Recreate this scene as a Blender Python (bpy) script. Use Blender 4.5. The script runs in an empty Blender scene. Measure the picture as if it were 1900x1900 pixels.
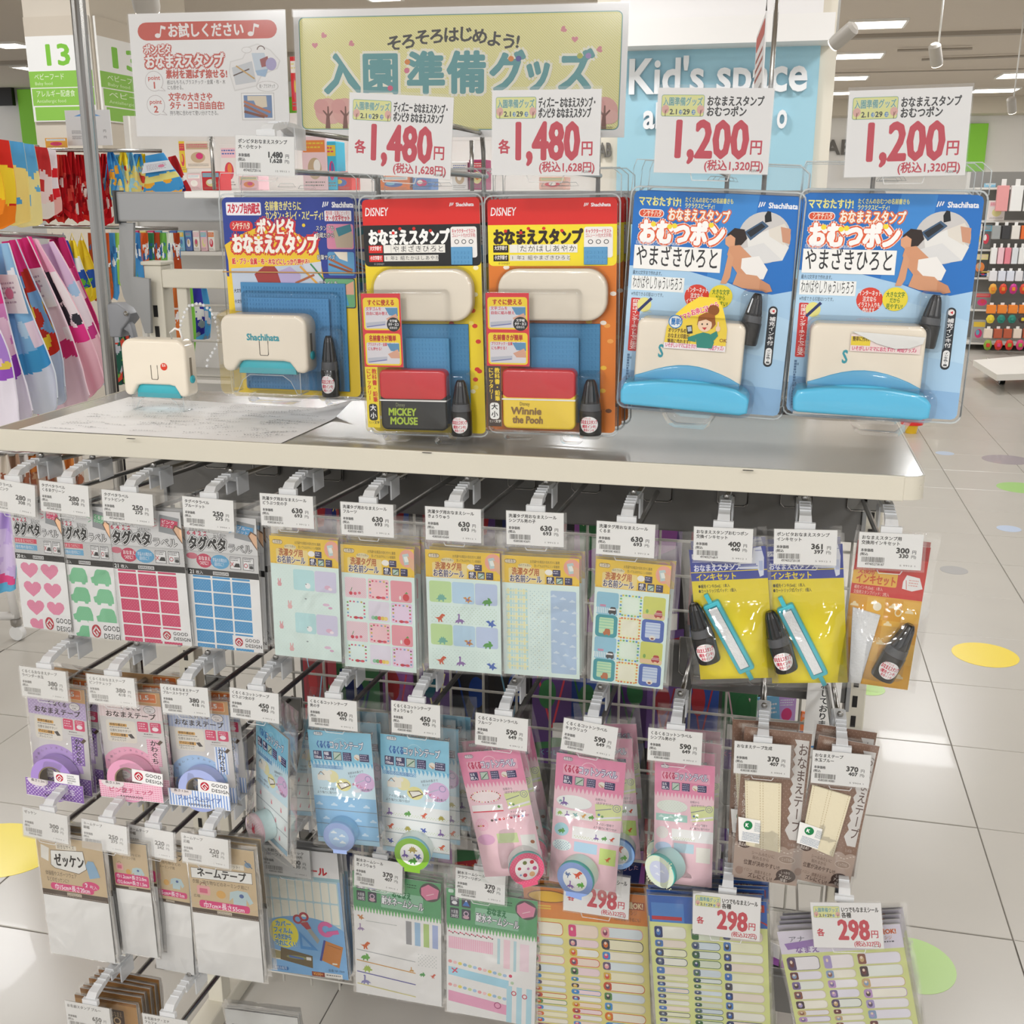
import bpy, bmesh, math, random
import numpy as np
from mathutils import Matrix, Vector
random.seed(7)
SC = bpy.context.scene
COL = SC.collection
# ------------------------------------------------------------------ camera
FPX = 2046.0
TH = math.radians(15.8); PS = math.radians(13.1)
CF = Vector((-math.sin(PS)*math.cos(TH), math.cos(PS)*math.cos(TH), -math.sin(TH)))
CR = Vector((math.cos(PS), math.sin(PS), 0)); CU = CR.cross(CF)
CC = Vector((0, -1.2, 1.5))
cam = bpy.data.cameras.new('camera'); cam.sensor_width = 36; cam.lens = 36*FPX/1900
cam.clip_start = 0.05; cam.clip_end = 100
camo = bpy.data.objects.new('camera', cam); COL.objects.link(camo)
camo.matrix_world = Matrix(((CR.x, CU.x, -CF.x, CC.x), (CR.y, CU.y, -CF.y, CC.y), (CR.z, CU.z, -CF.z, CC.z), (0, 0, 0, 1)))
SC.camera = camo
# ------------------------------------------------------------------ world, light, exposure
w = bpy.data.worlds.new('world'); SC.world = w; w.use_nodes = True
w.node_tree.nodes['Background'].inputs[0].default_value = (.985, .99, 1.0, 1)
w.node_tree.nodes['Background'].inputs[1].default_value = 0.66
SC.view_settings.view_transform = 'Standard'; SC.view_settings.look = 'None'
SC.view_settings.exposure = 0.27; SC.view_settings.gamma = 1.0
SC.view_settings.use_curve_mapping = False
SC.cycles.transparent_max_bounces = 40
SC.cycles.max_bounces = 8
SC.cycles.caustics_reflective = False; SC.cycles.caustics_refractive = False
CEIL = 3.6
def area(x, y, z, sx, sy, p, rot=(0, 0, 0), c=(.985, .99, 1)):
    l = bpy.data.lights.new('ceiling_panel_light', 'AREA'); l.shape = 'RECTANGLE'; l.size = sx; l.size_y = sy
    l.energy = p; l.color = c
    o = bpy.data.objects.new('ceiling_panel_light', l); COL.objects.link(o); o.location = (x, y, z); o.rotation_euler = rot
    return o
for lx in (-5, -1.6, 1.6, 5):
    for ly, p in ((-9.5, 85), (-6.5, 80), (-3.6, 50), (1.6, 15), (4.4, 38), (9.0, 40)):
        area(lx, ly, CEIL-.03, .62, .62, p)
for lx in (-6, 0, 6):
    for ly in (14, 20):
        area(lx, ly, CEIL-.03, 1.2, 1.2, 90)
# ------------------------------------------------------------------ projection helpers (pixel of the photograph -> point on a plane)
def ray(x, y): return CF + CR*((x-950)/FPX) - CU*((y-950)/FPX)
def atY(x, y, Y):
    d = ray(x, y); return CC + d*((Y-CC.y)/d.y)
def atZ(x, y, Z):
    d = ray(x, y); return CC + d*((Z-CC.z)/d.z)
def atX(x, y, X):
    d = ray(x, y); return CC + d*((X-CC.x)/d.x)
# ------------------------------------------------------------------ colours and materials
def s2l(c): return c/12.92 if c <= .04045 else ((c+.055)/1.055)**2.4
def hx(s):
    if not isinstance(s, str): return tuple(s)
    s = s.lstrip('#')
    if len(s) == 3: s = ''.join(ch*2 for ch in s)
    return tuple(s2l(int(s[i:i+2], 16)/255) for i in (0, 2, 4))
MATS = {}
def mat(name, c='ffffff', rough=.5, metal=0, spec=.5, emit=None, es=1, bump=0, bscale=40, coat=0, vary=0, alpha=1, trans=0):
    if name in MATS: return MATS[name]
    m = bpy.data.materials.new(name); m.use_nodes = True; nt = m.node_tree; b = nt.nodes['Principled BSDF']
    b.inputs['Base Color'].default_value = (*hx(c), 1); b.inputs['Roughness'].default_value = rough
    b.inputs['Metallic'].default_value = metal; b.inputs['Specular IOR Level'].default_value = spec
    b.inputs['Coat Weight'].default_value = coat; b.inputs['Alpha'].default_value = alpha
    b.inputs['Transmission Weight'].default_value = trans
    if emit: b.inputs['Emission Color'].default_value = (*hx(emit), 1); b.inputs['Emission Strength'].default_value = es
    if bump or vary:
        tc = nt.nodes.new('ShaderNodeTexCoord'); n = nt.nodes.new('ShaderNodeTexNoise'); n.inputs['Scale'].default_value = bscale
        n.inputs['Detail'].default_value = 4
        nt.links.new(tc.outputs['Object'], n.inputs['Vector'])
        if bump:
            bp = nt.nodes.new('ShaderNodeBump'); bp.inputs['Strength'].default_value = bump; bp.inputs['Distance'].default_value = .01
            nt.links.new(n.outputs['Fac'], bp.inputs['Height']); nt.links.new(bp.outputs['Normal'], b.inputs['Normal'])
        if vary:
            mx = nt.nodes.new('ShaderNodeMix'); mx.data_type = 'RGBA'
            c0 = hx(c); mx.inputs['A'].default_value = (*[v*(1-vary) for v in c0], 1); mx.inputs['B'].default_value = (*[min(1, v*(1+vary)) for v in c0], 1)
            nt.links.new(n.outputs['Fac'], mx.inputs['Factor']); nt.links.new(mx.outputs['Result'], b.inputs['Base Color'])
    MATS[name] = m; return m
def ink_mat(name, rough, spec=.4, coat=0):
    m = bpy.data.materials.new(name); m.use_nodes = True; nt = m.node_tree; b = nt.nodes['Principled BSDF']
    a = nt.nodes.new('ShaderNodeAttribute'); a.attribute_name = 'ink'
    nt.links.new(a.outputs['Color'], b.inputs['Base Color'])
    b.inputs['Roughness'].default_value = rough; b.inputs['Specular IOR Level'].default_value = spec; b.inputs['Coat Weight'].default_value = coat
    MATS[name] = m; return m
INK = ink_mat('printed_paper', .55, .3)
GLOSSINK = ink_mat('printed_gloss_card', .28, .5)
CLOTH = ink_mat('cloth', .9, .1)
def clear_mat(name, tint=(.97, .97, .97), base=.035, fr=.55, rough=.08, wr=.35, scale=22, haze=0):
    """thin clear plastic film: mostly see-through, mirror-like at grazing angles and on its wrinkles"""
    m = bpy.data.materials.new(name); m.use_nodes = True; nt = m.node_tree; nt.nodes.clear()
    out = nt.nodes.new('ShaderNodeOutputMaterial'); mix = nt.nodes.new('ShaderNodeMixShader')
    tr = nt.nodes.new('ShaderNodeBsdfTransparent'); tr.inputs[0].default_value = (*tint, 1)
    gl = nt.nodes.new('ShaderNodeBsdfGlossy'); gl.inputs['Roughness'].default_value = rough; gl.inputs['Color'].default_value = (1, 1, 1, 1)
    lw = nt.nodes.new('ShaderNodeLayerWeight'); lw.inputs['Blend'].default_value = .35
    ma = nt.nodes.new('ShaderNodeMath'); ma.operation = 'MULTIPLY_ADD'; ma.inputs[1].default_value = fr; ma.inputs[2].default_value = base
    nt.links.new(lw.outputs['Fresnel'], ma.inputs[0])
    tc = nt.nodes.new('ShaderNodeTexCoord'); n = nt.nodes.new('ShaderNodeTexNoise'); n.inputs['Scale'].default_value = scale; n.inputs['Distortion'].default_value = .6
    nt.links.new(tc.outputs['Object'], n.inputs['Vector'])
    bp = nt.nodes.new('ShaderNodeBump'); bp.inputs['Strength'].default_value = wr; bp.inputs['Distance'].default_value = .01
    nt.links.new(n.outputs['Fac'], bp.inputs['Height']); nt.links.new(bp.outputs['Normal'], gl.inputs['Normal']); nt.links.new(bp.outputs['Normal'], lw.inputs['Normal'])
    nt.links.new(ma.outputs[0], mix.inputs[0]); nt.links.new(tr.outputs[0], mix.inputs[1])
    if haze:
        df = nt.nodes.new('ShaderNodeBsdfDiffuse'); df.inputs[0].default_value = (.8, .8, .8, 1)
        m2 = nt.nodes.new('ShaderNodeMixShader'); m2.inputs[0].default_value = haze
        nt.links.new(gl.outputs[0], mix.inputs[2]); nt.links.new(mix.outputs[0], m2.inputs[1]); nt.links.new(df.outputs[0], m2.inputs[2])
        nt.links.new(m2.outputs[0], out.inputs[0])
    else:
        nt.links.new(gl.outputs[0], mix.inputs[2]); nt.links.new(mix.outputs[0], out.inputs[0])
    MATS[name] = m; return m
BAG = clear_mat('clear_bag_film', (.985, .985, .985), haze=.006, scale=16, wr=.5)
BLISTER = clear_mat('clear_blister_plastic', (.99, .99, .99), .006, .4, .05, .12, 8, haze=.002)
SLEEVE = clear_mat('clear_tag_sleeve', (.99, .99, .99), .012, .45, .12, .05, 5, haze=.01)
FROST = mat('frosted_clip_plastic', 'eceef0', .3, alpha=.62)
CHROME = mat('chrome_wire', 'a9a7a3', .25, 1)
OFFWHITE = mat('offwhite_steel', 'cfcabb', .4, bump=.02, bscale=300)
GREYSTEEL = mat('grey_steel', '8e8f8f', .42)
DARKSTEEL = mat('dark_grey_steel', '6f6e6b', .5)
CREAM = mat('cream_plastic', 'ece2d0', .22, coat=.3)
TEAL = mat('teal_plastic', '3fb2c0', .3)
AQUA = mat('sky_blue_plastic', '55c0ea', .25, coat=.3)
BLACKP = mat('black_plastic', '101012', .25, coat=.3)
WHITEP = mat('white_plastic', 'e9e9e6', .35)
WHITE = mat('white_paint', 'eceae4', .6)
# ------------------------------------------------------------------ objects
def link(o, parent=None):
    COL.objects.link(o)
    if parent: o.parent = parent
    return o
def root(name, loc=(0, 0, 0), label=None, cat=None, group=None, rot=(0, 0, 0), kind=None):
    o = bpy.data.objects.new(name, None); o.empty_display_size = .02; link(o); o.location = loc; o.rotation_euler = rot
    tag(o, label, cat, group, kind); return o
def tag(o, label=None, cat=None, group=None, kind=None):
    if label: o['label'] = label
    if cat: o['category'] = cat
    if group: o['group'] = group
    if kind: o['kind'] = kind
    return o
def obm(name, bm, m, parent=None, smooth=False, loc=None):
    me = bpy.data.meshes.new(name); bm.to_mesh(me); bm.free()
    if smooth:
        for p in me.polygons: p.use_smooth = True
    me.materials.append(m); o = bpy.data.objects.new(name, me); link(o, parent)
    if loc is not None: o.location = loc
    return o
def opy(name, vs, fs, m, parent=None, smooth=False):
    me = bpy.data.meshes.new(name); me.from_pydata(vs, [], fs)
    if smooth:
        for p in me.polygons: p.use_smooth = True
    me.materials.append(m); o = bpy.data.objects.new(name, me); link(o, parent); return o
def addbox(bm, x0, x1, y0, y1, z0, z1, M=None):
    r = bmesh.ops.create_cube(bm, size=1, matrix=Matrix.Translation(((x0+x1)/2, (y0+y1)/2, (z0+z1)/2)) @ Matrix.Diagonal((abs(x1-x0), abs(y1-y0), abs(z1-z0), 1)))
    if M is not None: bmesh.ops.transform(bm, matrix=M, verts=r['verts'])
    return r['verts']
def box(name, x0, x1, y0, y1, z0, z1, m, parent=None, bev=0, seg=2, M=None):
    bm = bmesh.new(); addbox(bm, x0, x1, y0, y1, z0, z1)
    if bev: bmesh.ops.bevel(bm, geom=bm.edges[:], offset=bev, segments=seg, affect='EDGES', profile=.5)
    if M is not None: bm.transform(M)
    return obm(name, bm, m, parent, smooth=False)
def addtube(bm, pts, r, n=8, cap=True):
    pts = [Vector(p) for p in pts]; rings = []
    up = Vector((0, 0, 1))
    for i, p in enumerate(pts):
        if i == 0: t = pts[1]-p
        elif i == len(pts)-1: t = p-pts[i-1]
        else: t = (pts[i+1]-p).normalized()+(p-pts[i-1]).normalized()
        t.normalize(); u = t.cross(up)
        if u.length < .05: u = t.cross(Vector((1, 0, 0)))
        u.normalize(); v = t.cross(u)
        rr = r[i] if isinstance(r, (list, tuple)) else r
        rings.append([bm.verts.new(p+u*rr*math.cos(2*math.pi*k/n)+v*rr*math.sin(2*math.pi*k/n)) for k in range(n)])
    for a, b in zip(rings, rings[1:]):
        for k in range(n): bm.faces.new((a[k], a[(k+1) % n], b[(k+1) % n], b[k]))
    if cap: bm.faces.new(rings[0][::-1]); bm.faces.new(rings[-1])
def tube(name, pts, r, m, parent=None, n=8):
    bm = bmesh.new(); addtube(bm, pts, r, n); bmesh.ops.recalc_face_normals(bm, faces=bm.faces[:]); return obm(name, bm, m, parent, True)
def lathe(name, prof, m, parent=None, n=20, M=None, axis='z'):
    """prof: (radius, height) list, turned round z"""
    bm = bmesh.new(); rings = []
    for r, h in prof: rings.append([bm.verts.new((max(r, 1e-5)*math.cos(2*math.pi*k/n), max(r, 1e-5)*math.sin(2*math.pi*k/n), h)) for k in range(n)])
    for a, b in zip(rings, rings[1:]):
        for k in range(n): bm.faces.new((a[k], a[(k+1) % n], b[(k+1) % n], b[k]))
    bm.faces.new(rings[0][::-1]); bm.faces.new(rings[-1])
    if axis == 'y': bm.transform(Matrix.Rotation(math.pi/2, 4, 'X'))
    if M is not None: bm.transform(M)
    bmesh.ops.recalc_face_normals(bm, faces=bm.faces[:])
    o = obm(name, bm, m, parent, True)
    es = bpy.data.meshes[o.data.name]
    es.set_sharp_from_angle(angle=math.radians(40)); return o
def extr(name, pts, yb, yf, m, parent=None, bev=0, seg=2, smooth=True, M=None):
    """outline in local x,z extruded from y=yb (back) to y=yf (front, towards the viewer), front edges rounded"""
    bm = bmesh.new(); vs = [bm.verts.new((x, yb, z)) for x, z in pts]; f = bm.faces.new(vs)
    r = bmesh.ops.extrude_face_region(bm, geom=[f]); nv = [e for e in r['geom'] if isinstance(e, bmesh.types.BMVert)]
    for v in nv: v.co.y = yf
    bmesh.ops.recalc_face_normals(bm, faces=bm.faces[:])
    if bev:
        ed = [e for e in bm.edges if all(abs(v.co.y-yf) < 1e-7 for v in e.verts)]
        bmesh.ops.bevel(bm, geom=ed, offset=bev, segments=seg, affect='EDGES', profile=.5)
    if M is not None: bm.transform(M)
    o = obm(name, bm, m, parent, smooth)
    if smooth: o.data.set_sharp_from_angle(angle=math.radians(50))
    return o
def rrect(x0, z0, x1, z1, r, n=5):
    r = min(r, abs(x1-x0)/2-1e-6, abs(z1-z0)/2-1e-6); p = []
    for cx, cz, a0 in ((x1-r, z1-r, 0), (x0+r, z1-r, 90), (x0+r, z0+r, 180), (x1-r, z0+r, 270)):
        for k in range(n+1):
            a = math.radians(a0+90*k/n); p.append((cx+r*math.cos(a), cz+r*math.sin(a)))
    return p
def ell(cx, cz, rx, rz, n=24, a0=0, a1=360):
    full = abs(a1-a0) >= 360
    return [(cx+rx*math.cos(math.radians(a0+(a1-a0)*k/(n if full else n-1))), cz+rz*math.sin(math.radians(a0+(a1-a0)*k/(n if full else n-1)))) for k in range(n)]
def copytree(o, parent=None):
    c = o.copy(); COL.objects.link(c)
    if parent: c.parent = parent
    for ch in list(o.children): copytree(ch, c)
    return c
# ------------------------------------------------------------------ glyphs
_G = {}; _tc = bpy.data.curves.new('glyph', 'FONT'); _tc.size = 1; _tc.resolution_u = 2; _to = bpy.data.objects.new('glyph', _tc); COL.objects.link(_to)
def _mesh(s):
    _tc.body = s; dg = bpy.context.evaluated_depsgraph_get(); dg.update()
    me = bpy.data.meshes.new_from_object(_to.evaluated_get(dg))
    n = len(me.vertices); co = np.zeros(n*3, dtype=np.float32); me.vertices.foreach_get('co', co)
    fs = [tuple(p.vertices) for p in me.polygons]; bpy.data.meshes.remove(me)
    return co.reshape(-1, 3)[:, :2].copy(), fs
_bar = None
def glyph(ch):
    global _bar
    if ch in _G: return _G[ch]
    if _bar is None: _bar = _mesh('|')[0][:, 0].max()
    if ch in ' \u3000':
        _G[ch] = (np.zeros((0, 2)), [], .28 if ch == ' ' else 1.0); return _G[ch]
    v, f = _mesh(ch)
    v2, _ = _mesh(ch+'|'); adv = float(v2[:, 0].max()-_bar)
    if ord(ch) > 0x2e80 and adv < .9: adv = 1.0
    _G[ch] = (v, f, adv); return _G[ch]
# ------------------------------------------------------------------ flat print
LZ = 9e-5
class Art:
    """flat printing drawn in design units (u right, v down) on a card W x H metres; later shapes lie on top of earlier ones"""
    def __init__(s, W, H, A=None, x0=None):
        s.W = W; s.H = H; s.A = A or 100*H/W; s.V = []; s.F = []; s.C = []; s.n = 0
        s.bb = np.zeros((4000, 4)); s.lay = np.zeros(4000); s.k = 0; s.maxl = 0
    def _layer(s, b):
        k = s.k; q = s.bb[:k]
        hit = (q[:, 0] < b[2]) & (q[:, 2] > b[0]) & (q[:, 1] < b[3]) & (q[:, 3] > b[1])
        l = (s.lay[:k][hit].max()+1) if hit.any() else 1
        s.bb[k] = b; s.lay[k] = l; s.k += 1; s.maxl = max(s.maxl, l)
        return l
    def raw(s, v, fs, c, lay=None, clip=True):
        """v: (n,2) design coords"""
        v = np.asarray(v, dtype=float)
        if not len(v): return
        b = (v[:, 0].min(), v[:, 1].min(), v[:, 0].max(), v[:, 1].max())
        if lay is None: lay = s._layer(b)
        x = (v[:, 0]/100-.5)*s.W; z = (1-v[:, 1]/s.A)*s.H
        if clip: x = np.clip(x, -s.W/2, s.W/2); z = np.clip(z, 0, s.H)
        base = s.n; s.V.append(np.stack([x, np.full(len(x), -lay*LZ), z], 1)); s.n += len(v)
        c = hx(c); s.F += [tuple(i+base for i in f) for f in fs]; s.C += [c]*len(fs)
    def P(s, pts, c, lay=None): s.raw(pts, [tuple(range(len(pts)))], c, lay)
    def R(s, x0, y0, x1, y1, c, r=0, n=4):
        s.P([(x0, y0), (x1, y0), (x1, y1), (x0, y1)] if not r else rrect(x0, y0, x1, y1, r, n), c)
    def E(s, cx, cy, rx, ry, c, n=22): s.P(ell(cx, cy, rx, ry, n), c)
    def RG(s, cx, cy, r1, r2, c, a0=0, a1=360, n=24, sy=1):
        o = [(cx+r1*math.cos(math.radians(a0+(a1-a0)*k/n)), cy+sy*r1*math.sin(math.radians(a0+(a1-a0)*k/n))) for k in range(n+1)]
        i = [(cx+r2*math.cos(math.radians(a0+(a1-a0)*k/n)), cy+sy*r2*math.sin(math.radians(a0+(a1-a0)*k/n))) for k in range(n+1)]
        s.raw(o+i, [(k, k+1, n+1+k+1, n+1+k) for k in range(n)], c)
    def L(s, pts, w, c):
        V = []; F = []
        for (ax, ay), (bx, by) in zip(pts, pts[1:]):
            d = math.hypot(bx-ax, by-ay) or 1e-6; ux, uy = (bx-ax)/d*w/2, (by-ay)/d*w/2; k = len(V)
            V += [(ax-uy-ux*.5, ay+ux-uy*.5), (ax+uy-ux*.5, ay-ux-uy*.5), (bx+uy+ux*.5, by-ux+uy*.5), (bx-uy+ux*.5, by+ux+uy*.5)]; F.append((k, k+1, k+2, k+3))
        s.raw(V, F, c)
    def many(s, lst, c):
        """several polygons on one layer"""
        V = []; F = []
        for p in lst: k = len(V); V += list(p); F.append(tuple(range(k, k+len(p))))
        s.raw(V, F, c)
    def dots(s, x0, y0, x1, y1, st, r, c, n=6):
        o = []; j = 0; y = y0+st/2
        while y < y1-r:
            x = x0+st/2+(st/2 if j % 2 else 0)
            while x < x1-r: o.append(ell(x, y, r, r, n)); x += st
            y += st*.55; j += 1
        if o: s.many(o, c)
    def vstripes(s, x0, y0, x1, y1, st, c, f=.5):
        s.many([[(x, y0), (min(x+st*f, x1), y0), (min(x+st*f, x1), y1), (x, y1)] for x in np.arange(x0, x1, st)], c)
    def hstripes(s, x0, y0, x1, y1, st, c, f=.5):
        s.many([[(x0, y), (x1, y), (x1, min(y+st*f, y1)), (x0, min(y+st*f, y1))] for y in np.arange(y0, y1, st)], c)
    def dstripes(s, x0, y0, x1, y1, st, c, f=.5):
        """diagonal stripes clipped to the rectangle"""
        o = []; h = y1-y0; w = x1-x0; t = -h
        while t < w:
            a, b = t, t+st*f; p = []
            for q in ((a, 0), (b, 0), (b+h, h), (a+h, h)): p.append(q)
            # clip in x
            def cl(poly, X, keepless):
                r = []
                for i in range(len(poly)):
                    P, Q = poly[i], poly[(i+1) % len(poly)]; ip = (P[0] <= X) if keepless else (P[0] >= X); iq = (Q[0] <= X) if keepless else (Q[0] >= X)
                    if ip: r.append(P)
                    if ip != iq:
                        k = (X-P[0])/(Q[0]-P[0]); r.append((X, P[1]+(Q[1]-P[1])*k))
                return r
            p = cl(p, 0, False)
            if p: p = cl(p, w, True)
            if len(p) > 2: o.append([(x0+q[0], y0+q[1]) for q in p])
            t += st
        if o: s.many(o, c)
    def T(s, x, y, h, txt, c, bold=0, out=None, ow=.08, an='l', rot=0, fit=None, sx=1, sh=0, vert=False, sp=0, out2=None, ow2=.16):
        """text: top of the em box at y, em height h; out = outline colour; fit = squeeze to this width"""
        V = []; F = []; pen = 0; k = 0
        for ch in txt:
            g, fs, adv = glyph(ch)
            if vert:
                if ch == 'ー': g = np.stack([.5+(.38-g[:, 1])*1., .38+(.5-g[:, 0])], 1) if len(g) else g
                gg = g+np.array([(1-adv)/2, -pen]) if len(g) else g
                pen += (1.0+sp)
            else:
                gg = g+np.array([pen, 0]) if len(g) else g
                pen += adv+sp
            if len(g): V.append(gg); F += [tuple(i+k for i in f) for f in fs]; k += len(g)
        if not V: return
        V = np.concatenate(V)*1.0; pen -= sp; kx = sx
        wd = (1.0 if vert else pen)*h*kx
        if fit and not vert: kx = kx*min(3, fit/wd) if wd > 0 else kx; wd = pen*h*kx
        if fit and vert: vs = fit/(pen*h)
        else: vs = 1
        X = V[:, 0]*h*kx+V[:, 1]*h*sh; Y = (.88-V[:, 1])*h*vs
        if an == 'c': X = X-wd/2
        elif an == 'r': X = X-wd
        if rot:
            r = math.radians(rot); X, Y = X*math.cos(r)-Y*math.sin(r), X*math.sin(r)+Y*math.cos(r)
        X = X+x; Y = Y+y; P = np.stack([X, Y], 1)
        def ring(wd_, col, n):
            m_ = h*wd_; l = s._layer((P[:, 0].min()-m_, P[:, 1].min()-m_, P[:, 0].max()+m_, P[:, 1].max()+m_))
            for i in range(n):
                a = 2*math.pi*i/n+.39; s.raw(P+np.array([math.cos(a), math.sin(a)])*m_, F, col, lay=l-.85+.85*i/n)
        if out2: ring(ow2, out2, 10)
        if out: ring(ow, out, 8)
        if bold: ring(bold, c, 12 if h*s.W/100 > .02 else 8 if h*s.W/100 > .009 else 4)
        else: s.raw(P, F, c)
        return wd
    def fuzz(s, x0, y0, x1, y1, h, c, sd=0, f=.6):
        """tiny copy too small to read: rows of short dashes"""
        rn = random.Random(sd*7+int(x0*13+y0*5)); o = []; y = y0
        while y < y1:
            x = x0
            while x < x1:
                w_ = rn.uniform(.4, 1.4)*h
                if x+w_ < x1: o.append([(x, y), (x+w_, y), (x+w_, y+h*f), (x, y+h*f)])
                x += w_+h*.35
            y += h*1.45
        if o: s.many(o, c)
    def done(s, name, parent, m=None, y=0):
        me = bpy.data.meshes.new(name)
        if not s.V: return None
        V = np.concatenate(s.V); V[:, 1] += y
        me.from_pydata(V.tolist(), [], s.F)
        at = me.color_attributes.new('ink', 'FLOAT_COLOR', 'CORNER')
        cnt = np.array([len(f) for f in s.F]); C = np.repeat(np.array(s.C), cnt, axis=0); C = np.concatenate([C, np.ones((len(C), 1))], 1)
        if len(C) == len(me.loops): at.data.foreach_set('color', C.astype(np.float32).ravel())
        else:
            print('INKMISMATCH', name, len(C), len(me.loops))
        me.materials.append(m or INK); o = bpy.data.objects.new(name, me); link(o, parent); return o
def plen(n, px, py, Y):
    """length in metres of n pixels of the photo at this pixel and depth"""
    return n/FPX*(atY(px, py, Y)-CC).dot(CF)
def fit(q, Y, yaw=0):
    """q: TL, TR, BR, BL pixels of the photo -> base point, width, height, roll, on the plane at depth Y"""
    P = [atY(a, b, Y) for a, b in q]; h = ((P[1]-P[0])+(P[2]-P[3]))/2; v = ((P[0]-P[3])+(P[1]-P[2]))/2
    W = (h.x**2+h.z**2)**.5; H = (v.x**2+v.z**2)**.5
    roll = (math.atan2(h.z, h.x)+math.atan2(-v.x, v.z))/2; base = (P[2]+P[3])/2
    return base, W/math.cos(yaw), H, roll
def colored(name, vs, fs, cols, m, parent=None, smooth=False):
    me = bpy.data.meshes.new(name); me.from_pydata(vs, [], fs)
    at = me.color_attributes.new('ink', 'FLOAT_COLOR', 'CORNER'); memo = {}
    for c in cols:
        if c not in memo: memo[c] = (*hx(c), 1)
    C = np.repeat(np.array([memo[c] for c in cols], dtype=np.float32), [len(f) for f in fs], axis=0); at.data.foreach_set('color', C.ravel())
    if smooth: me.polygons.foreach_set('use_smooth', [True]*len(fs))
    me.materials.append(m); o = bpy.data.objects.new(name, me); link(o, parent); return o
# ================================================================== the setting
def pxb(x0, y0, x1, y1, Y):
    """pixel rectangle at depth Y -> (X0, X1, Z0, Z1)"""
    ym = (y0+y1)/2; xm = (x0+x1)/2
    return atY(x0, ym, Y).x, atY(x1, ym, Y).x, atY(xm, y1, Y).z, atY(xm, y0, Y).z
def pxbox(name, x0, y0, x1, y1, Y, d, m, parent=None, bev=0):
    a, b, c, e = pxb(x0, y0, x1, y1, Y); return box(name, a, b, Y, Y+d, c, e, m, parent, bev)
fl = box('floor', -16, 12, -12, 27, -.12, -.0035, mat('floor_grout', '8f8980', .6)); tag(fl, kind='structure')
TILE = mat('floor_tile', 'bab6ae', .27, vary=.05, bscale=3, bump=.03, coat=.05)
ts = .4425; tx0 = 1.02; ty0 = .977
bm = bmesh.new(); g = .0011
addbox(bm, g, ts-g, g, ts-g, -.003, 0)
bmesh.ops.bevel(bm, geom=[e for e in bm.edges if all(v.co.z > -.001 for v in e.verts)], offset=.0012, segments=1, affect='EDGES')
tme = bpy.data.meshes.new('tile'); bm.to_mesh(tme); bm.free(); tme.materials.append(TILE)
bm = bmesh.new(); addbox(bm, g+.002, ts-g, g+.002, ts-g, -.003, 0)
bmesh.ops.bevel(bm, geom=[e for e in bm.edges if all(v.co.z > -.001 for v in e.verts)], offset=.0012, segments=1, affect='EDGES')
tme2 = bpy.data.meshes.new('tile'); bm.to_mesh(tme2); bm.free(); tme2.materials.append(TILE)
cells = []; rest = []
for i in range(-38, 25):
    for j in range(-28, 58):
        x = tx0+i*ts; y = ty0+j*ts
        p = Vector((x+ts/2, y+ts/2, 0))-CC; z = p.dot(CF)
        u = 950+FPX*p.dot(CR)/z if z > .2 else -9e9; v = 950-FPX*p.dot(CU)/z if z > .2 else 0
        vis = z > .2 and -150 < u < 2050 and v < 2100 and (u > 1380 or (u < 620 and v > 900))
        (cells if vis and y < 13 else rest).append((z if vis else 99, x, y, i, j))
cells.sort(); rest += cells[290:]; cells = cells[:290]
for _, x, y, i, j in cells:
    o = bpy.data.objects.new('tile', tme2 if (i % 2 == 0) else tme); link(o, fl); o.location = (x, y, 0)
bm = bmesh.new()
for _, x, y, i, j in rest:
    vs = [bm.verts.new(q) for q in ((x+.0015, y+.0015, 0), (x+ts-.0015, y+.0015, 0), (x+ts-.0015, y+ts-.0015, 0), (x+.0015, y+ts-.0015, 0))]; bm.faces.new(vs)
o = obm('tile_field', bm, TILE, fl); o['kind'] = 'stuff'
for n, (cx, cy), rx, ry, c, lb in [(0, (1828, 1215), .108, .108, 'f2d848', 'round yellow dot sticker on the floor right of the ink packs'),
        (1, (1694, 1790), .083, .088, 'b4d68c', 'round light green dot sticker at the lower right of the floor'),
        (2, (1893, 905), .12, .12, 'a3cf7c', 'round green dot sticker cut by the right picture edge'),
        (3, (1868, 853), .14, .13, 'a39ba0', 'large mauve grey dot sticker far down the aisle'),
        (4, (1770, 1058), .056, .056, 'a9a9a8', 'small grey dot sticker above the yellow one'),
        (5, (1872, 981), .055, .055, 'bccbe2', 'small pale blue dot sticker beyond the small grey one'),
        (6, (1753, 841), .055, .055, 'bccbe2', 'faint pale blue dot sticker farthest along the aisle'),
        (7, (-6, 1577), .15, .115, 'f0dc50', 'yellow dot sticker on the floor under the lower left tags'),
        (8, (1612, 1278), .05, .05, 'a8d070', 'small green dot sticker beside the right upright')]:
    p = atZ(cx, cy, 0); bm = bmesh.new()
    vs = [bm.verts.new((rx*math.cos(a*math.pi/20), ry*math.sin(a*math.pi/20), 0)) for a in range(40)]; f = bm.faces.new(vs)
    r = bmesh.ops.extrude_face_region(bm, geom=[f])
    for v in r['geom']:
        if isinstance(v, bmesh.types.BMVert): v.co.z = .0006
    bmesh.ops.recalc_face_normals(bm, faces=bm.faces[:])
    o = obm('dot_sticker', bm, mat('dot_'+c, c, .25, coat=.2), None, loc=(p.x, p.y, .0001)); tag(o, lb, 'sticker')
o = box('ceiling', -16, 12, -12, 27, CEIL, CEIL+.1, mat('ceiling_paint', 'cdc2b4', .8)); tag(o, kind='structure')
WALL = mat('wall_paint', 'f0eeea', .7)
o = box('wall_back', -2.2, 12, 26, 26.1, 0, CEIL, WALL); tag(o, kind='structure')
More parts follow.
